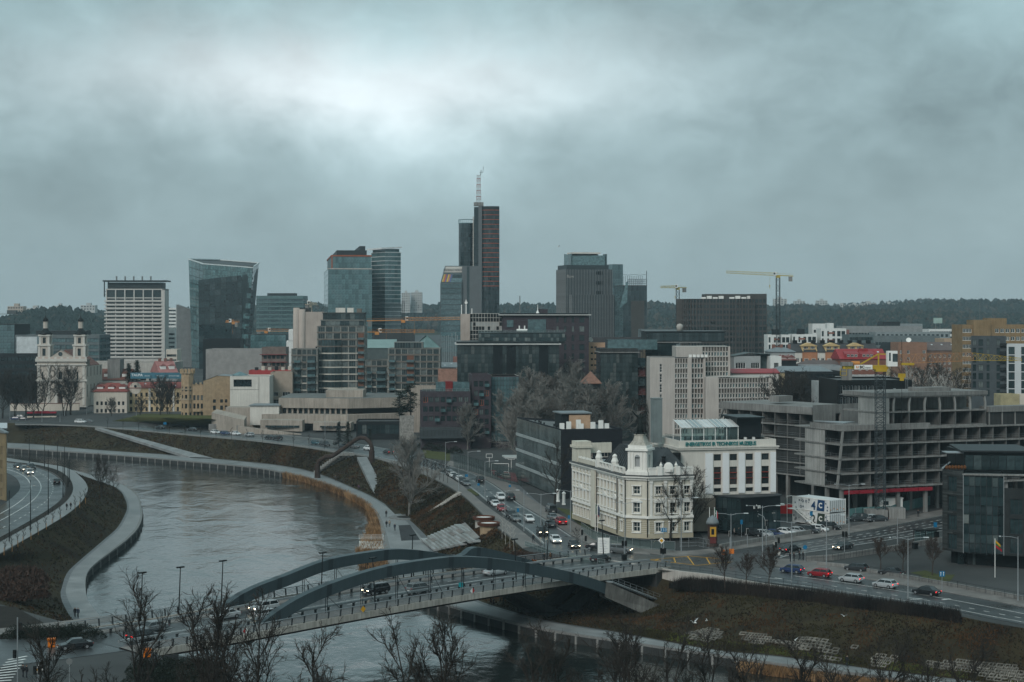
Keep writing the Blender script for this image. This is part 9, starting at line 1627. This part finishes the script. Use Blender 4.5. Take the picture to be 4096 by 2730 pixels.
for a in((2328,2212,'traffic light with white backing at the museum corner',4.6,((0,3.4),(.7,2.2)),0),(2497,2228,'traffic light head pair on the lamp post before the museum',3,((-.3,2.0),(.3,2.0)),0),(2652,2250,'black traffic light cluster under the yellow diamond',2.6,((-.35,1.6),(.35,1.6),(0,1.5)),0),(3103,2262,'traffic light cluster at the corner by the white coat',4.4,((0,3.2),(-.4,2.6),(.5,4.0)),-1.2),(3065,2190,'traffic light with bent arm before the car park',4.6,((0,4.2),),-1.6),(2990,2186,'traffic light before the museum entrance',3.4,((0,2.4),),0),(2920,2196,'traffic light at the advertising column',3.4,((0,2.4),),0),(3378,2225,'traffic light pair over the dark saloon on the avenue',4.6,((-.3,3.6),(.3,3.6)),0),(70,2730,'traffic light at the bottom left crossing',8,((.4,6.4),(-.3,3.0)),0),(152,2760,'twin pedestrian signal at the bottom left edge',2.8,((-.3,1.9),(.3,1.9)),0)):signal(*a)
blue=mat('sign_blue',(.01,.14,.28),.4);orng=mat('sign_orange',(.6,.17,.03),.5);ylw=mat('sign_yellow',(.65,.32,.02),.5)
def sign(px,py,top,lb,kind,m=None,w=.7,h=.7,z=8.1,mark=None):
 x,y,z=G3(px,py,z);zt=ZD(top,y)-z;r=thing('road_sign',lb,'sign',(x,y,z));MB().tube([(0,0,0),(0,0,zt)],.05,6).build('post',galv,r)
 if kind=='box':MB().box(-w/2,w/2,-.1,-.06,zt-h,zt).build('panel',m,r)
 elif kind=='disc':MB().tube([(0,-.06,zt-.35),(0,-.1,zt-.35)],.4,16).build('panel',m,r)
 elif kind=='diamond':d=lambda s,o:[(0,o,zt-.6-s),(s,o,zt-.6),(0,o,zt-.6+s),(-s,o,zt-.6)];MB().face(d(.6,-.07)).build('border',whitem,r);MB().face(d(.36,-.1)).build('panel',m,r)
 elif kind=='tri':MB().face([(0,-.08,zt-.9),(.5,-.08,zt),(-.5,-.08,zt)]).build('panel',mat('sign_pale',(.5,.5,.48),.5),r)
 if mark:[MB().box(u-.035,u+.035,-.13,-.105,zt-h*.85,zt-h*.2).face([(u-.1,-.12,zt-h*.3),(u+.1,-.12,zt-h*.3),(u,-.12,zt-h*.1)]).build('arrow',whitem,r)for u in mark]
for a in((2655,2230,2112,'blue lane sign with three white arrows before the museum','box',blue,1.2,.8,8.1,(-.4,0,.4)),(2646,2246,2150,'yellow and white priority diamond at the crossing','diamond',ylw),(3768,2378,2285,'blue lane sign with two arrows by the black saloon','box',blue,.9,.9,8.1,(-.22,.22)),(3220,2250,2182,'blue round cycle sign at the corner','disc',blue),(3101,2262,2170,'white yield triangle on the signal mast','tri',None),(2893,2255,2200,'left orange direction sign at the corner tree','box',orng,.6,.9),(2926,2252,2196,'right orange direction sign at the corner tree','box',orng,.9,.9),(3741,2150,2090,'blue bus stop sign beside the dark house','box',blue,.7,1.0),(1866,1938,1898,'blue parking sign over the parked row','box',blue,.8,.7),(1914,1966,1934,'blue crossing sign at the grass strip','box',blue,.6,.6),(2039,1965,1940,'blue crossing sign at the school drive','box',blue,.6,.6),(2072,2090,2034,'blue parking sign above the grey saloon','box',blue,.5,.8),(2276,2110,2062,'blue parking sign beside the red off-roader','box',blue,.5,.7),(2966,2150,2080,'blue parking sign before the black entrance','box',blue,.5,.9),(3245,2130,2046,'blue parking sign before the containers','box',blue,.6,.9),(3520,2075,2042,'small blue sign by the green hoarding','box',blue,.5,.7),(1770,1720,1690,'small blue sign on the far mound','box',blue,.8,.8)if 0 else(660,1712,1690,'small blue sign on the far mound','box',blue,1.2,.9),(156,2735,2660,'yellow diamond sign at the bottom left crossing','diamond',ylw),(278,2735,2635,'round backed sign at the bottom left pavement','disc',steel)):sign(*a)
x,y,z=on_bridge(94.5,17);r=thing('notice_board','white map board on two posts at the bridge end','sign',(x,y,z));MB().box(-1.1,1.1,-.05,.05,.7,3.6).build('panel',whitem,r);MB().box(-1.2,-1.08,-.08,.08,0,3.8).box(1.08,1.2,-.08,.08,0,3.8).build('frame',galv,r);[MB().box(-.8,rnd.uniform(.1,.8),-.06,-.052,1+.3*i,1.08+.3*i).build('print_line',mat('faint_print',(.4,.42,.46),.7),r)for i in range(8)]
for px,s,lb in((1110,(26.0,-.25),'yellow diamond on the outer face of the bridge railing'),):pass
def rail_sign(s,lb,m,red=False):
 x,y,z=on_bridge(s,-.35);r=thing('navigation_sign',lb,'sign',(x,y,z+.75),math.atan2(BT[3],BT[2]));MB().face([(0,0,-.5),(.5,0,0),(0,0,.5),(-.5,0,0)]).build('panel',m,r)
 if red:MB().face([(0,-.02,-.5),(.5,-.02,0),(0,-.02,.5)]if red==1 else[(0,-.02,-.5),(0,-.02,.5),(-.5,-.02,0)]).build('red_half',mat('sign_red',(.4,.03,.03),.5),r)
rail_sign(24,'yellow diamond on the bridge railing',ylw);rail_sign(46,'white and red diamond on the bridge railing by the courier',whitem,1);rail_sign(3,'red and white diamond at the left end of the railing',whitem,2)
# ================================================================ street furniture
def bin_(px,py,lb,m,s=1.0):r=thing('litter_bin',lb,'bin',G3(px,py,8.1),.3,None,s);MB().prism([(-.42,-.35),(.42,-.35),(.42,.35),(-.42,.35)],0,.85).build('body',m,r);MB().prism([(-.5,-.42),(.5,-.42),(.5,.42),(-.5,.42)],.85,1.0).build('lid',m,r)
obin=mat('bin_orange',(.62,.16,.01),.5)
bin_(206,2588,'orange grit bin on the left crossing pavement',obin,1.15);bin_(588,2628,'orange grit bin half hidden behind the thicket',obin,1.1);bin_(3660,2195,'black litter bin on the avenue pavement',blackm,1.1);bin_(2497,2240,'black litter bin at the crossing island',blackm,1.0)
ac=thing('advertising_column','round advertising column with domed top and posters by the museum','column',G3(2850,2186));MB().lathe([(1.1,0),(1.1,.4),(.95,.45),(.95,4.4)],18).build('shaft',mat('column_dark',(.06,.04,.035),.6),ac);MB().lathe([(1.25,4.4),(1.25,4.8),(.9,5.5),(.3,5.9),(.05,6.1)],18).build('dome',greyroof,ac,True);MB().box(-.6,.6,-1.0,-.9,2.0,3.9).build('poster',mat('poster_yellow',(.55,.3,.04),.6),ac);MB().box(-.35,.2,-1.02,-1.0,2.4,3.5).build('poster_print',blackm,ac);MB().box(-.6,.6,-1.0,-.9,.7,1.9).build('poster',mat('poster_maroon',(.12,.03,.03),.6),ac)
for i,(px,py,lb)in enumerate(((2952,2134,'white stone gate post before the black entrance, left of three'),(3021,2120,'white stone gate post before the black entrance, middle of three'),(3094,2107,'white stone gate post before the black entrance, right of three'),(2232,2008,'white gate post beside the cream museum, far one'),(2255,2020,'white gate post beside the cream museum, near one'))):
 g=thing('gate_post',lb,'gate post',G3(px,py,8.1));MB().cbox(0,0,0,.85,.85,.3).lathe([(.36,.3),(.36,2.6)],12).build('shaft',whitem,g);MB().cbox(0,0,2.6,.9,.9,.18).lathe([(.5,2.78),(.1,3.15)],4).build('cap',whitem,g)
def flag(px,py,top,lb,cols,z=8.1):
 x,y,z=G3(px,py,z);h=ZD(top,y)-z;r=thing('flag_pole',lb,'flag',(x,y,z));MB().tube([(0,0,0),(0,0,h)],.06,8).build('pole',whitem,r)
 for i,c in enumerate(cols):MB().loft([[(.06+.22*i,.05*k,h-.2-k*.5-.3*i)for k in range(5)],[(.26+.22*i,.05*k+.05,h-.5-k*.5-.3*i)for k in range(5)]]).build('flag_cloth',mat('cloth_%d'%int(c[0]*1000+c[2]*10),c,.8),r)
flag(2381,2130,2013,'white flag pole with tricolour before the museum portal',((.02,.12,.05),(.5,.5,.5),(.35,.02,.03)));flag(2390,2133,2016,'white flag pole with blue flag before the museum portal',((.02,.04,.1),(.02,.04,.1)));flag(2858,2170,2030,'white flag pole with tricolour beside the black entrance',((.02,.12,.05),(.5,.5,.5),(.35,.02,.03)));flag(2838,2172,2030,'bare white flag pole left of the black entrance',())
def fence(lb,P,h=1.1,step=1.6,z=8.1,m=None,rails=(1.05,.55),glassy=None,name='railing',cat='railing',zs=None):
 a=Vector(G3(*P[0],z));r=thing(name,lb,cat,a);railing(r,[Vector(G3(*p,zs[i]if zs else z))-a for i,p in enumerate(P)],h,step,m or darkgrey,rails,.03,glassy,name='rails');return r
fence('grey mesh fence in front of the cream museum',[(2325,2125),(2370,2158),(2440,2180),(2560,2196),(2700,2206)],1.9,2.2,m=galv,rails=(1.85,.2),glassy=1,name='mesh_fence',cat='fence');fence('metal railing along the bridge corner above the hedge',[(2640,2279),(2720,2286),(2800,2294),(2900,2306),(3077,2332),(3250,2358),(3340,2376)],1.1,2.6);fence('railing on the plaza retaining wall beside the avenue',[(3225,2246),(3330,2240),(3450,2222),(3560,2204),(3650,2190)],1.1,1.6,z=9.0);fence('railing along the river road pavement',[(3480,2291),(3640,2318),(3830,2352),(4096,2402)],1.1,2.0,z=8.3);fence('glass railing at the bridge end ramp',[(2100,2186),(2200,2222),(2330,2248),(2420,2262)],1.1,2.0,m=galv,glassy=1);fence('white railing on the jetty',[(1436,2160),(1533,2160)],1.1,2.5,2.2,whitem,(1.1,.8,.5,.2));fence('temporary fence panels by the advertising column',[(2720,2190),(2790,2188),(2836,2196)],1.8,2,m=galv,rails=(1.8,.9,.2),name='site_fence',cat='fence')
def wal(lb,P,h,t=.5,z=8,m=None,zt=None):
 a=Vector(G3(*P[0],z));r=thing('retaining_wall',lb,'wall',a);q=[Vector(G3(*p,z))-a for p in P]
 for u,v in zip(q,q[1:]):MB().bar(u+Vector((0,0,h/2-.4)),v+Vector((0,0,h/2-.4)),t,h+.8).build('wall_length',m or conc,r)
wal('concrete wall of the car park below the museum',[(2880,2196),(3000,2176),(3180,2148),(3330,2122),(3400,2112)],.9);wal('concrete plaza wall beside the avenue',[(3225,2247),(3330,2241),(3450,2223),(3560,2205),(3770,2168)],1.0);wal('stepped low plaza wall by the river road',[(3270,2262),(3380,2272),(3480,2292),(3640,2319),(3830,2353),(4096,2403)],.7);wal('concrete retaining wall on the grassy mound',[(835,1722),(920,1722),(985,1735)],2.4,.5)
for i in range(6):
 m=mat('green_net',(.10,.20,.20),.7,.2,.6);a,b=[(3395,2076),(3450,2070),(3500,2068),(3560,2066),(3610,2046),(3700,2026),(3775,2008)][i:i+2];A0=Vector(G3(*a));B0=Vector(G3(*b))-A0;h=thing('site_hoarding','green netted hoarding panel %s by the skeleton'%('leftmost','second','third','fourth','fifth','rightmost')[i],'fence',A0,0,'green site hoarding');MB().face([(0,0,0),B0,B0+Vector((0,0,2.3)),(0,0,2.2)]).build('net',m,h);[MB().bar(B0*t,B0*t+Vector((0,0,2.3)),.1).build('post',galv,h)for t in(0,.5,1)]
cb=thing('site_cabin','small white site cabin behind the green hoarding','cabin',G3(3560,2052));MB().cbox(0,0,.8,5.2,2.4,2.6).build('body',whitem,cb);MB().cbox(0,0,3.4,5.5,2.7,.15).build('roof',whitem,cb);MB().box(-1.8,-.6,-1.25,-1.2,1.9,2.8).build('window',GLA,cb);rv=thing('red_service_van','red service vehicle behind the container stair','van',G3(3128,2062));MB().cbox(0,0,.5,5,2,1.8).build('body',mat('service_red',(.4,.02,.02),.4),rv);MB().cbox(-1,0,2.3,3,1.6,.3).build('roof_rack',whitem,rv)
sh=thing('bus_shelter','dark glazed bus shelter on the avenue beside the dark house','bus shelter',G3(3715,2172),R(15));MB().box(-3,2.4,-1,1,2.5,2.7).build('roof',blackm,sh);[MB().bar((x,.9,0),(x,.9,2.5),.1).build('post',blackm,sh)for x in(-2.8,-.2,2.2)];[MB().box(x,x+1.2,.88,.92,.3,2.3).build('glass_panel',CLR,sh)for x in(-2.6,-1.3,0,1.1)];MB().box(1.2,2.2,-.2,0,.2,2.2).build('poster_case',blackm,sh)
sh=thing('tram_style_shelter','green and yellow kiosk shelter on the church crossing','kiosk',G3(312,1652));MB().box(-4,4,-1.4,1.4,2.6,2.9).build('roof',conclt,sh);MB().box(-3.8,3.8,-1.0,1,0,2.6).build('body',dkr,sh);[MB().box(x,x+1.5,-1.05,-1.01,.5,1.4).build('yellow_panel',mat('kiosk_yellow',(.5,.42,.03),.6),sh)for x in(-3,1)]
for i,(px,py,top)in enumerate(((40,1685,1618),(128,1672,1622),(168,1690,1622),(258,1672,1590),(347,1668,1604),(545,1680,1640),(1000,1700,1630)if 0 else(240,1690,1655))):lamp(px,py,top,'grey signal and wire pole %s on the church crossing'%('with globe lamps at the far left','with globe lamps before the churchyard wall','in front of the bus','tallest before the church','right of the church','before the red bus','short left of the kiosk')[i],())
# ================================================================ the bank: ramps, stairs, terrace, sculpture, blocks
pipe=thing('pipe_sculpture','rusty bent pipe sculpture arching from the water walk to the road','sculpture',G3(1270,1912,1.6));o0=Vector(G3(1270,1912,1.6));Q=[]
for px,py,D in((1270,1912,518),(1270,1864,518),(1278,1843,517.6),(1303,1828,517),(1328,1826,516.5),(1380,1791,515),(1428,1757,513.5),(1444,1751,513),(1462,1754,512.5),(1480,1770,512),(1488,1792,511.5),(1487,1838,511)):Q.append(Vector((XD(px,D),D,ZD(py,D)))-o0)
rustp=mat('pipe_rust',(.05,.035,.03),.75,.35,.8);MB().tube(Q,.66,12).build('pipe',rustp,pipe,True);[MB().lathe([(1.0,0),(.9,1.2),(.85,4.5)],12,(0,0)).build('foot',rustp,pipe,loc=tuple(q-Vector((0,0,.3))))for q in(Q[0],Q[-1]-Vector((0,0,1.5)))]
def slope_strip(name,a,b,c,d,m,n=10,lift=.35,mats=None):
 A,B,C_,D_=Vector(G3(*a,1.65)),Vector(G3(*b,1.65)),Vector(G3(*c,8.1)),Vector(G3(*d,8.1));up=Vector((0,0,lift));mb=MB();k=[(A.lerp(D_,i/n)+up,B.lerp(C_,i/n)+up)for i in range(n+1)];mb.loft([[p[0]for p in k],[p[1]for p in k]]);mb.loft([[p[0]-up*3 for p in k],[p[0]for p in k]]);mb.loft([[p[1]for p in k],[p[1]-up*3 for p in k]]);return struct(name,mb,m),k
slope_strip('bank_ramp',(1500,1985),(1546,1983),(1468,1833),(1428,1833),pave2);rp,_=slope_strip('far_bank_path',(760,1832),(851,1836),(410,1716),(380,1714),pave2,14,.3)
st,k=slope_strip('bank_stair',(1668,2085),(1684,2085),(1843,1978),(1832,1975),conclt,24,.25)
for p,q in k:d=(q-p).normalized();MB().bar(p-d*.1+Vector((0,0,.12)),q+d*.1+Vector((0,0,.12)),.5,.18).build('step',conclt,st)
sb=MB().cbox(0,0,-.3,1.6,1.0,.95).mesh('stone_block',mat('white_block',(.27,.265,.25),.8,.15,1))
bl=struct('stone_seat_steps',MB().face([(*G(1280,1893,1.7),1.7),(*G(1300,1893,1.7),1.7),(*G(1392,1822,8),8.0),(*G(1376,1822,8),8.0)]),conc)
for i in range(12):
 for j in range(3):t=i/11;a=Vector(G3(1288,1893,1.8)).lerp(Vector(G3(1384,1822,8.1)),t);ob('stone_block',sb,bl,(a.x+j*1.7-1.7,a.y+.4*(j-1),a.z+.15),.5)
tr=struct('seating_terrace',MB().face([G3(1700,2160,2.2),G3(1755,2200,2.2),G3(1920,2150,7.0),G3(1860,2090,7.0)]),conc);wt=mat('terrace_white',(.26,.27,.265),.7,.2,.6)
A,B,C_,D_=[Vector(v)for v in(G3(1695,2158,1.9),G3(1750,2203,1.9),G3(1985,2152,7.8),G3(1870,2085,7.8))]
for i in range(14):
 t=i/13;p,q=A.lerp(D_,t),B.lerp(C_,t);n=4
 for j in range(n):
  if rnd.random()<.22 or t>.8:continue
  a,b=p.lerp(q,j/n+.01),p.lerp(q,(j+1)/n-.01);MB().bar(a+Vector((0,0,.1)),b+Vector((0,0,.1)),1.5,.42).build('tread',wt if(i+j)%3 else greyr,tr)
MB().loft([[A.lerp(D_,t).lerp(B.lerp(C_,t),.28)+Vector((0,0,.5))for t in(0,.5,.75)],[A.lerp(D_,t).lerp(B.lerp(C_,t),.5)+Vector((0,0,.5))for t in(0,.5,.75)]]).build('slide_ramp',pave,tr)
for i,(px,py)in enumerate(((1935,2098),(1955,2122))):r=thing('round_planter',('rusty round planter on a white drum, upper one','rusty round planter on a brown drum, lower one')[i],'planter',G3(px,py,7.2));MB().lathe([(1.9,-1.5),(1.9,1.1)],18).build('drum',conclt if i==0 else buff,r);MB().lathe([(2.4,1.1),(2.5,1.7),(2.2,1.75),(2.1,1.4)],22).build('rim',mat('corten',(.09,.035,.022),.8),r);MB().lathe([(2.1,1.45),(.1,1.5)],14).build('lid',whitem,r)
bedr=thing('round_tree_bed','round dark tree bed with kerb on the lower promenade','tree bed',G3(1636,2071,1.63));MB().lathe([(5.2,0),(5.2,.18),(4.9,.2)],30,sx=1,sy=.9).build('kerb',kerbm,bedr);MB().lathe([(4.9,.14),(.2,.3)],26,sx=1,sy=.9).build('soil',earth,bedr)
lw=struct('dark_path_bed',MB().face([G3(1594,2102,1.645),G3(1640,2100,1.645),G3(1680,2160,1.645),G3(1605,2164,1.645)]),mat('gravel_bed',(.045,.047,.05),.9,.2,2,.4,12));struct('dark_path_bed',MB().face([G3(1527,2004,1.645),G3(1548,2004,1.645),G3(1602,2055,1.645),G3(1580,2058,1.645)]),grassy)
jt=thing('jetty','concrete landing stage with white edge beside the promenade','jetty',G3(1440,2205,0));a=Vector(G3(1440,2205,0));MB().prism([tuple((Vector(G3(*p,1.4))-a))[:2]for p in((1440,2196),(1545,2196),(1540,2166),(1436,2166))],-1,1.5).build('slab',conclt,jt)
cell=MB();[cell.bar(a,b,.13,.2)for a,b in(((-.5,-.45,0),(.5,-.45,0)),((.5,-.45,0),(.5,.45,0)),((.5,.45,0),(-.5,.45,0)),((-.5,.45,0),(-.5,-.45,0)))]
cm=cell.mesh('honeycomb_block',mat('block_concrete',(.17,.155,.135),.9,.35,1,rand=.5));hb=struct('honeycomb_revetment',MB().face([(0,0,-3),(1,0,-3),(1,1,-3)]),conc);cnt=0;rest=MB()
for i in range(214,len(NI2)-6):
 for sstep in(0,.5):
  for j in range(6):
   t=(.10+.036*j)if i<232 else(.06+.045*j);a=NI2[i].lerp(NI2[i+1],sstep);b=NS2[i].lerp(NS2[i+1],sstep);p=a.lerp(b,t);g=noise.noise((p.x*.18,p.y*.18,9))
   if g<.06-.14*(j in(2,3))or rnd.random()<.25:continue
   p.z+=math.sin(math.pi*t)*.5*noise.noise((p.x*.12,p.y*.12,3.1))+.1;d=NI2[i+1]-NI2[i];e=(b-a);rt=(math.atan2(e.z,Vector((e.x,e.y)).length),0,math.atan2(d.y,d.x));cnt+=1;ob('honeycomb_block',cm,hb,p,rot=rt,scale=.95)if cnt<=300 else rest.add(cell,Matrix.Translation(p)@Matrix.Rotation(rt[2],4,'Z')@Matrix.Rotation(rt[0],4,'X'))
if rest.f:rest.build('further_blocks',cm.materials[0],hb)['kind']='stuff'
struct('garden_bed',MB().face([G3(-90,2420,8.03),G3(60,2428,8.03),G3(190,2500,8.03),G3(335,2533,8.03),G3(335,2546,8.03),G3(-90,2560,8.03)]),earth)
# ================================================================ road markings
def dashes(line_a,line_b,f,n,duty,w=.14,z=8.02,m=None,name='lane_line',t0=0,t1=1):
 a=resample([Vector((*p,0))for p in line_a],200);b=resample([Vector((*p,0))for p in line_b],200);c=[u.lerp(v,f)for u,v in zip(a,b)];mb=MB()
 for i in range(n):
  s0=t0+(t1-t0)*i/n;s1=s0+(t1-t0)*duty/n;k0,k1=int(s0*198),max(int(s0*198)+1,int(s1*198));ps=c[k0:k1+1]
  for p,q in zip(ps,ps[1:]):mb.bar((p.x,p.y,z+.005),(q.x,q.y,z+.005),w,.012)
 o=mb.build(name,m or paint);o['kind']='stuff';o['label']='worn white lane paint';return o
ra,rb=SL(RA_lo),SL(RA_hi);dashes(ra,rb,.5,60,.55);dashes(ra,rb,.06,1,1,.12,t0=.3);dashes(ra,rb,.94,1,1,.12,t0=.3)
da,db=SL([(2860,2317),(3050,2336),(3250,2358),(3500,2394),(3747,2432),(3950,2472),(4096,2499),(4400,2560)]),SL([(2860,2262),(3090,2270),(3200,2283),(3300,2297),(3500,2325),(3700,2358),(3900,2393),(4096,2432),(4400,2495)]);dashes(da,db,.33,22,.4,z=8.03,t0=.1);dashes(da,db,.12,1,1,z=8.03,t0=.15);dashes(da,db,.62,1,1,z=8.03,t0=.2)
ca_,cb_=SL([(2900,2290),(3060,2262),(3140,2228),(3300,2202),(3500,2172),(3770,2126),(3950,2092)]),SL([(2900,2212),(3040,2190),(3200,2168),(3350,2146),(3500,2121),(3770,2068),(3950,2034)]);[dashes(ca_,cb_,f,n,d,.16,8.025,t0=.2)for f,n,d in((.2,26,.5),(.4,1,1),(.6,30,.4),(.8,24,.5),(.05,1,1))]
sa_,sb_=SL([(-40,1848),(29,1851),(120,1865),(201,1892),(244,1925),(258,1958),(244,1997),(191,2040),(96,2097),(0,2150),(-160,2235)]),SL([(-80,1875),(-30,1880),(20,1890),(60,1910),(78,1935),(78,1960),(50,1990),(10,2020),(-60,2060),(-160,2110),(-300,2180)]);[dashes(sa_,sb_,f,n,d,.2,8.04)for f,n,d in((.25,40,.4),(.52,1,1),(.75,1,1))]
def stripe(P,w,nm='zebra_stripe',m=None,par=None,z=8.04):
 a,b=Vector(G3(*P[0],z)),Vector(G3(*P[1],z));return MB().bar(a,b,w,.012).build(nm,m or paint,par)
zb_=struct('zebra_crossing',MB().face([G3(1,1e5)]*3)if 0 else MB().face([(0,0,-3),(1,0,-3),(0,1,-3)]),paint)
for i in range(7):t=i/6;stripe([(1948+t*74,1985-t*2),(1956+t*74,1991-t*2)],.55,par=zb_)
for i in range(2):stripe([(1874+i*14,1980),(1882+i*14,1984)],.5,par=zb_)
for i in range(10):stripe([(2-10*i+30,2640+i*11),(110-8*i,2625+i*12)],.45,par=zb_,z=8.05)
yb=struct('yellow_box_marking',MB().face([(0,0,-3),(1,0,-3),(0,1,-3)]),payel)
for P in(((2600,2240),(2760,2225)),((2760,2225),(2900,2238)),((2600,2240),(2790,2262)),((2640,2236),(2620,2242)),((2695,2231),(2702,2250)),((2750,2226),(2775,2259)),((2825,2231),(2840,2256)),((2790,2262),(2930,2248))):stripe(P,.22,'box_line',payel,yb)
for i,P in enumerate((((3100,2312),(3130,2316)),((3640,2398),(3690,2396)),((3770,2400),(3800,2396)),((2060,2029),(2085,2030)),((2500,2236),(2530,2239)))):o=stripe(P,.5,'turn_arrow');o['kind']='structure'
struct('plaza_lawn',MB().face([G3(3640,2292,8.03),G3(3700,2282,8.03),G3(3745,2296,8.03),G3(3700,2308,8.03)]).face([G3(3705,2296,8.035),G3(3820,2300,8.035),G3(3800,2326,8.035),G3(3680,2312,8.035)]),grassg,parent=None);struct('museum_lawn',MB().face([G3(2225,2030,8.04),G3(2280,2040,8.04),G3(2385,2110,8.04),G3(2350,2122,8.04)]),grassg);struct('verge',MB().face([G3(1866,1960,8.15),G3(1884,1955,8.15),G3(1918,1980,8.15),G3(1905,1984,8.15)]),grassg);struct('grassy_mound',MB().loft([[G3(430,1690,8),G3(600,1694,8),G3(800,1706,8),G3(990,1722,8)],[G3(520,1670,10),G3(650,1672,12),G3(830,1676,12.5),G3(960,1690,11)],[G3(560,1655,9),G3(680,1656,10),G3(860,1660,10),G3(960,1672,9)]]),grassg,True);struct('court_lawn',MB().face([G3(1690,1800,8.03),G3(1800,1812,8.03),G3(1800,1845,8.03),G3(1700,1832,8.03)]),grassg);struct('school_drive',MB().face([G3(1990,1915,8.03),G3(2060,1925,8.03),G3(2140,2000,8.03),G3(2180,2030,8.03),G3(2110,1998,8.03)]),pavedk)
for i in range(16):
 q=random.Random(i);px=3060+i*47+q.uniform(-12,12);D=q.uniform(660,900);w_=q.uniform(38,80);e_=HY+(54-zg(0,D)-q.uniform(7,11))*F/D;house('small_town_house',ORD[i]+' small house from the left among the roofs of the right quarter',px,px+2,px+w_,D,q.uniform(-6,14),e_,e_-q.uniform(14,26),(creamlt,greyr,tan,whr)[i%4],(greyroof,redtile,roofm,MAT['brown_sheet'])[(i*3)%4],grid(-3,1.1,3.1,.9,1.5,WW),grid(-3.5,1.1,3.1,.9,1.5,WW),dep=11,hip=3*(i%2),chim=i%3,skyl=i%4,group='small houses of the right quarter')
P,Lx,Ly=corner(-160,24,27,400,40,30);house('edge_town_house','old ochre town house with grey roof cut by the left edge',-160,24,27,400,40,1730,1690,mat('old_ochre',(.22,.17,.1),.85,.2,.4,streak=.2),greyroof,None,grid(7,1.3,3.4,.9,1.9,DW),dep=30,z0=8,dorm=0)
flush_extra()
hz=MB().box(-3200,3200,-60,4700,-4,215).build('haze',mat('haze',(1,1,1)));hz['kind']='stuff';hz['label']='pale damp haze over the town'
m=MAT['haze'];t=m.node_tree;t.nodes.clear();o=nd(t,'ShaderNodeOutputMaterial');v=nd(t,'ShaderNodeVolumePrincipled',i_Density=.000095,i_Anisotropy=.1);v.inputs['Color'].default_value=(.68,.84,.92,1);t.links.new(v.outputs[0],o.inputs['Volume'])
